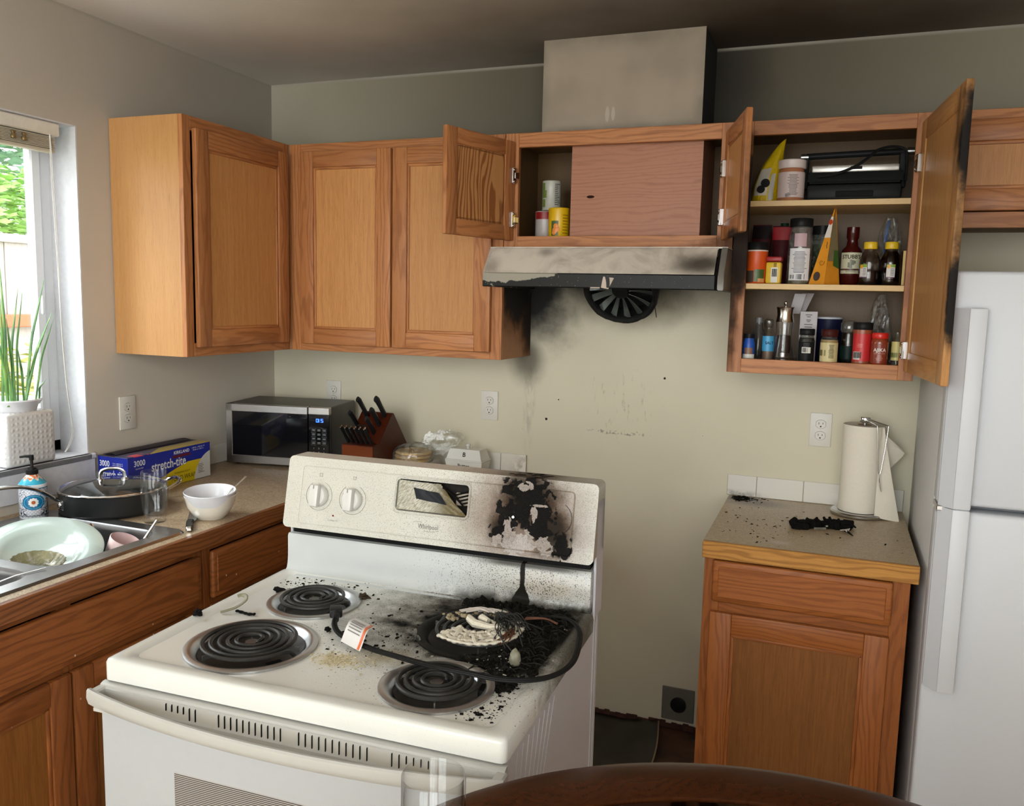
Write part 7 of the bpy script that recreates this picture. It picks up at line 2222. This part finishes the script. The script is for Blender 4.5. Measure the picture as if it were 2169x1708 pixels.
T = thing('tea_carton', 'red and yellow carton edge squeezed against the right side of the middle shelf', 'carton', (2.430, -.18, ZM)); B = MB().box(-.009, .009, -.05, .05, 0, .105, .001).build('carton', P('carton_red', 120, 36, 26), T); MB().box(-.0095, -.0025, -.0512, -.0495, .002, .103).build('yellow_edge', P('carton_yellow', 212, 180, 90), B)
T = thing('produce_bag', 'clear plastic bag with blue print slumped at the back of the middle shelf', 'bag', (2.39, -.07, ZM))
def pb(u, v, cx=2.388, cz=ZM, h=.215, r=.055, sd=0):
    a = u * 2 * PI
    k = 1 + .35 * mnoise.fractal(Vector((math.cos(a) * 1.5 + sd, math.sin(a) * 1.5, v * 3)), 1, 2, 3)
    w_ = r * (1 - .7 * v ** 2) * k
    return (cx + w_ * math.cos(a) * .8, -.075 + w_ * .75 * math.sin(a) * .9, cz + .001 + h * v)
B = MB().sheet(40, 18, pb, closed_u=True).build('bag', glass('bag_film_dark', (.82, .81, .76), .15, refl=1.3, edge=.3, dens=.22), T, world=True, smooth=0)
MB().sheet(3, 14, lambda u, v: tuple(Vector(pb(.66 + .05 * u, .35 + .6 * v)) + Vector((0, -.002, 0)))).build('blue_stripe', P('bag_blue', 70, 92, 130), B, world=True)

# pantry, bottom
vessel('spice_jar', 'small jar with a blue and white label at the left of the pantry bottom', 'jar', (1.994, -.245, ZL_), bprof(.0185, .070, .066, .015), P('jar_blue_label', 34, 84, 176), caps=(('cap', [(.017, .070), (.017, .084), (0, .084)], BLACKP),), labels=((.0185, .004, .020, 1.2, WL, ()), (.0187, .020, .040, .7, P('jar_brown_photo', 130, 96, 76), ())))
vessel('glass_bottle', 'dim clear bottle at the back left of the pantry bottom', 'bottle', (2.014, -.150, ZL_), [(0, 0), (.019, 0), (.021, .004), (.021, .085), (.012, .100), (.011, .12)], glass('dim_glass', (.72, .74, .72), .1, refl=1.3, edge=.6, dens=.12), caps=(('cap', [(.012, .118), (.012, .134), (0, .134)], P('cap_grey', 120, 122, 120)),))
T = vessel('spice_grinder', 'slim clear grinder with a light blue label behind the pepper mill', 'grinder', (2.050, -.215, ZL_), [(0, 0), (.017, 0), (.019, .004), (.019, .088), (.013, .096), (.013, .104)], CLEAR, caps=(('head', [(.012, .104), (.016, .112), (.016, .126), (.010, .132), (0, .133)], glass('clear_cap', (.85, .87, .88), .05, refl=2)),), fill=([(.0165, .002), (.0165, .07), (0, .071)], P('salt_brown', 120, 96, 78)), labels=((.0192, .030, .078, 1.1, P('label_sky_blue', 70, 160, 208), (('SALT', .012, .056, .2, INK, .02),)),))
T = thing('pepper_mill', 'tall acrylic pepper mill with a steel head on the pantry bottom', 'pepper mill', (2.0985, -.240, ZL_))
MB().lathe([(0, 0), (.037, 0), (.0375, .004), (.036, .010), (.030, .045), (.0265, .070), (.0255, .100), (.0275, .118), (.0275, .124), (.026, .124), (.024, .10), (.0245, .07), (.028, .044), (.033, .014), (0, .012)], seg=44, cap=False).build('acrylic_body', CLEAR, T, smooth=60)
MB().lathe([(.019, .028), (.0215, .046), (.0205, .070), (.0195, .082), (0, .084)], seg=28).build('peppercorns', P('peppercorns', 44, 32, 28, v=.5, ns=350, bump=1), T)
MB().lathe([(.012, .016), (.012, .028), (0, .028)], seg=20).build('grinder_burr', STEEL, T)
MB().lathe([(.0275, .124), (.0265, .128), (.0235, .145), (.0255, .163), (.0272, .168), (.026, .1705), (0, .171)], seg=44).build('steel_head', mat('mill_steel', (.62, .60, .57), .18, 1), T, smooth=40)
MB().lathe([(.003, .170), (.003, .175), (.0062, .180), (.0062, .184), (.003, .188), (0, .1885)], seg=18).build('top_knob', CHROME, T)
T = thing('spice_carton', 'opened grey-white carton with a raised flap behind the black spice jar', 'carton', (2.165, -.155, ZL_), .05)
B = MB().box(-.026, .026, -.022, .022, 0, .158, .001).build('carton', P('carton_white', 196, 192, 194, r=.6), T)
mb = MB(); mb.poly([(-.024, -.02, .158), (-.030, .018, .158), (-.024, .010, .215), (.012, -.01, .215), (-.010, -.022, .16)], [(0, 4, 3, 2, 1)]); mb.poly([(-.060, .0, .150), (-.028, -.005, .150), (-.012, -.012, .213), (-.046, -.005, .213)], [(0, 1, 2, 3)]); mb.build('open_flap', P('carton_flap', 180, 176, 178, r=.6), T)
mb = MB()
for k, (z, ww) in enumerate(((.146, .014), (.140, .008), (.130, .010), (.125, .007), (.116, .018), (.108, .016))): mb.box(-ww * .7, ww * .7, -.0228, -.0219, z, z + .0022)
mb.build('small_print', INKG, B)
vessel('spice_jar', 'black-labelled spice jar with a black cap and white barcode', 'jar', (2.167, -.262, ZL_), bprof(.0235, .088, .080, .019), glass('spice_glass', (.62, .64, .62), .08, refl=1.4, edge=.6, dens=.1), caps=(('cap', [(.0215, .086), (.0225, .088), (.0225, .104), (.021, .106), (0, .106)], BLACKP),), fill=([(.0215, .002), (.0215, .078), (0, .078)], P('dark_spice', 40, 38, 32)),
       labels=((.0235, .010, .066, 1.25, P('label_black', 26, 26, 26), (('---', 3, .060, .0, INKG, .4),)), (.0238, .032, .050, .55, WL, (('|||', .014, .041, 0, INK, 0),))))
vessel('salt_canister', 'dark navy canister with a pale rim behind the spice jars', 'canister', (2.226, -.125, ZL_), bprof(.041, .138), P('canister_navy', 22, 26, 52), caps=(('rim', [(.0415, .136), (.042, .138), (.042, .141), (.039, .142), (.039, .139), (0, .139)], P('rim_pale', 190, 194, 200)),), labels=((.041, .03, .045, .3, P('label_navy_light', 60, 66, 96), (('O', .014, .040, .0, WL, .0),)),))
vessel('spice_jar', 'spice jar of beige powder with a dark red cap and nutrition label', 'jar', (2.2325, -.258, ZL_), bprof(.0265, .086, .078, .021), glass('spice_glass2', (.85, .80, .68), .08, refl=1.2, edge=.5, dens=.1), caps=(('cap', [(.0235, .084), (.0245, .086), (.0245, .104), (.023, .106), (0, .106)], P('cap_dark_red', 66, 26, 22)),), fill=([(.0245, .002), (.0245, .074), (0, .075)], P('beige_powder', 176, 152, 104)),
       labels=((.0265, .008, .066, 1.2, P('label_beige', 204, 190, 140, r=.5), (('---', 10, .058, .28, INK, .30), ('|||', .018, .035, -.85, P('label_olive', 90, 84, 40), 0))),))
T = vessel('spice_grinder', 'dark spice grinder with a clear faceted top next to the beige jar', 'grinder', (2.286, -.228, ZL_), [(0, 0), (.0215, 0), (.023, .004), (.0225, .07), (.0205, .092), (.019, .1)], glass('grinder_glass', (.7, .74, .74), .05, refl=1.5, edge=.6), caps=(('head', [(.021, .098), (.0245, .104), (.0245, .124), (.018, .132), (0, .136)], glass('clear_cap2', (.78, .80, .80), .06, refl=2.2, dens=.12)),), fill=([(.0205, .002), (.0205, .058), (0, .058)], P('dark_herbs', 22, 32, 28)), labels=((.023, .018, .056, 1.2, P('label_dark_green', 16, 34, 30), ()),), seg=12)
vessel('seasoning_shaker', 'red labelled shaker with a black cap on the pantry bottom', 'shaker', (2.325, -.245, ZL_), [(0, 0), (.0265, 0), (.0275, .005), (.0265, .012), (.0258, .050), (.0265, .100), (.0265, .110), (0, .110)], P('shaker_orange', 150, 78, 50, r=.3), caps=(('cap', [(.0275, .108), (.0285, .110), (.0285, .128), (.027, .130), (0, .130)], BLACKP),), labels=((.0266, .014, .096, 1.25, P('label_red', 196, 42, 44, r=.4), (('|||', .018, .032, -.5, INK, 0), ('---', 3, .064, -.2, P('label_pink_print', 220, 140, 130), .35))), (.0268, .020, .044, .0, WL, ())))
T = [o for o in COL.objects if o.name.startswith('seasoning_shaker')][0]
a = CAM_A(2.325, -.245)
L = MB().band((0, 0), .0274, a - .95, a - .15, .018, .042, n=8).build('barcode_label', WL, T)
mb = MB()
for k in range(13):
    if k % 4 != 3: mb.band((0, 0), .0279, a - .88 + .052 * k, a - .86 + .052 * k, .020, .040, n=1)
mb.build('barcode', INK, L)
AJ = P('ajika_paste', 138, 58, 30, r=.15, v=.12, ns=120, coat=.5)
vessel('sauce_jar', 'small jar of brick-red paste with a red lid and white lettering', 'jar', (2.3735, -.268, ZL_), [(0, 0), (.022, 0), (.0245, .004), (.0245, .072), (.022, .082), (.020, .086), (0, .086)], AJ, caps=(('lid', [(.0225, .084), (.0235, .086), (.0235, .099), (.022, .101), (0, .101)], P('lid_red', 206, 40, 30, r=.3)),),
       labels=((.0246, .012, .070, 1.0, P('label_brick', 130, 50, 30, r=.3), (('AJIKA', .0145, .050, .05, WL, .02), ('GEORGIAN', .0068, .040, .05, P('label_pale_text', 200, 150, 130), .0), ('---', 4, .033, .05, P('label_pale_text', 200, 150, 130), .40))),))
T = thing('sandwich_bag', 'clear plastic bag bunched up at the right back of the pantry bottom', 'bag', (2.378, -.11, ZL_))
MB().sheet(40, 18, lambda u, v: pb(u, v, 2.375, ZL_, .215, .050, 4.3), closed_u=True).build('bag', glass('bag_film_dark2', (.84, .83, .79), .15, refl=1.3, edge=.3, dens=.25), T, world=True, smooth=0)
vessel('oil_bottle', 'narrow bottle with a yellow label at the right end of the pantry bottom', 'bottle', (2.4215, -.250, ZL_), [(0, 0), (.0135, 0), (.0145, .003), (.0145, .078), (.008, .09), (.007, .104), (0, .104)], glass('oil_glass', (.8, .78, .66), .05, refl=1.6, edge=.6, dens=.15), labels=((.0145, .020, .076, 1.4, P('label_pale_yellow', 214, 200, 130, r=.5), (('|||', .014, .036, -.5, P('label_olive2', 70, 90, 30), 0),)),))
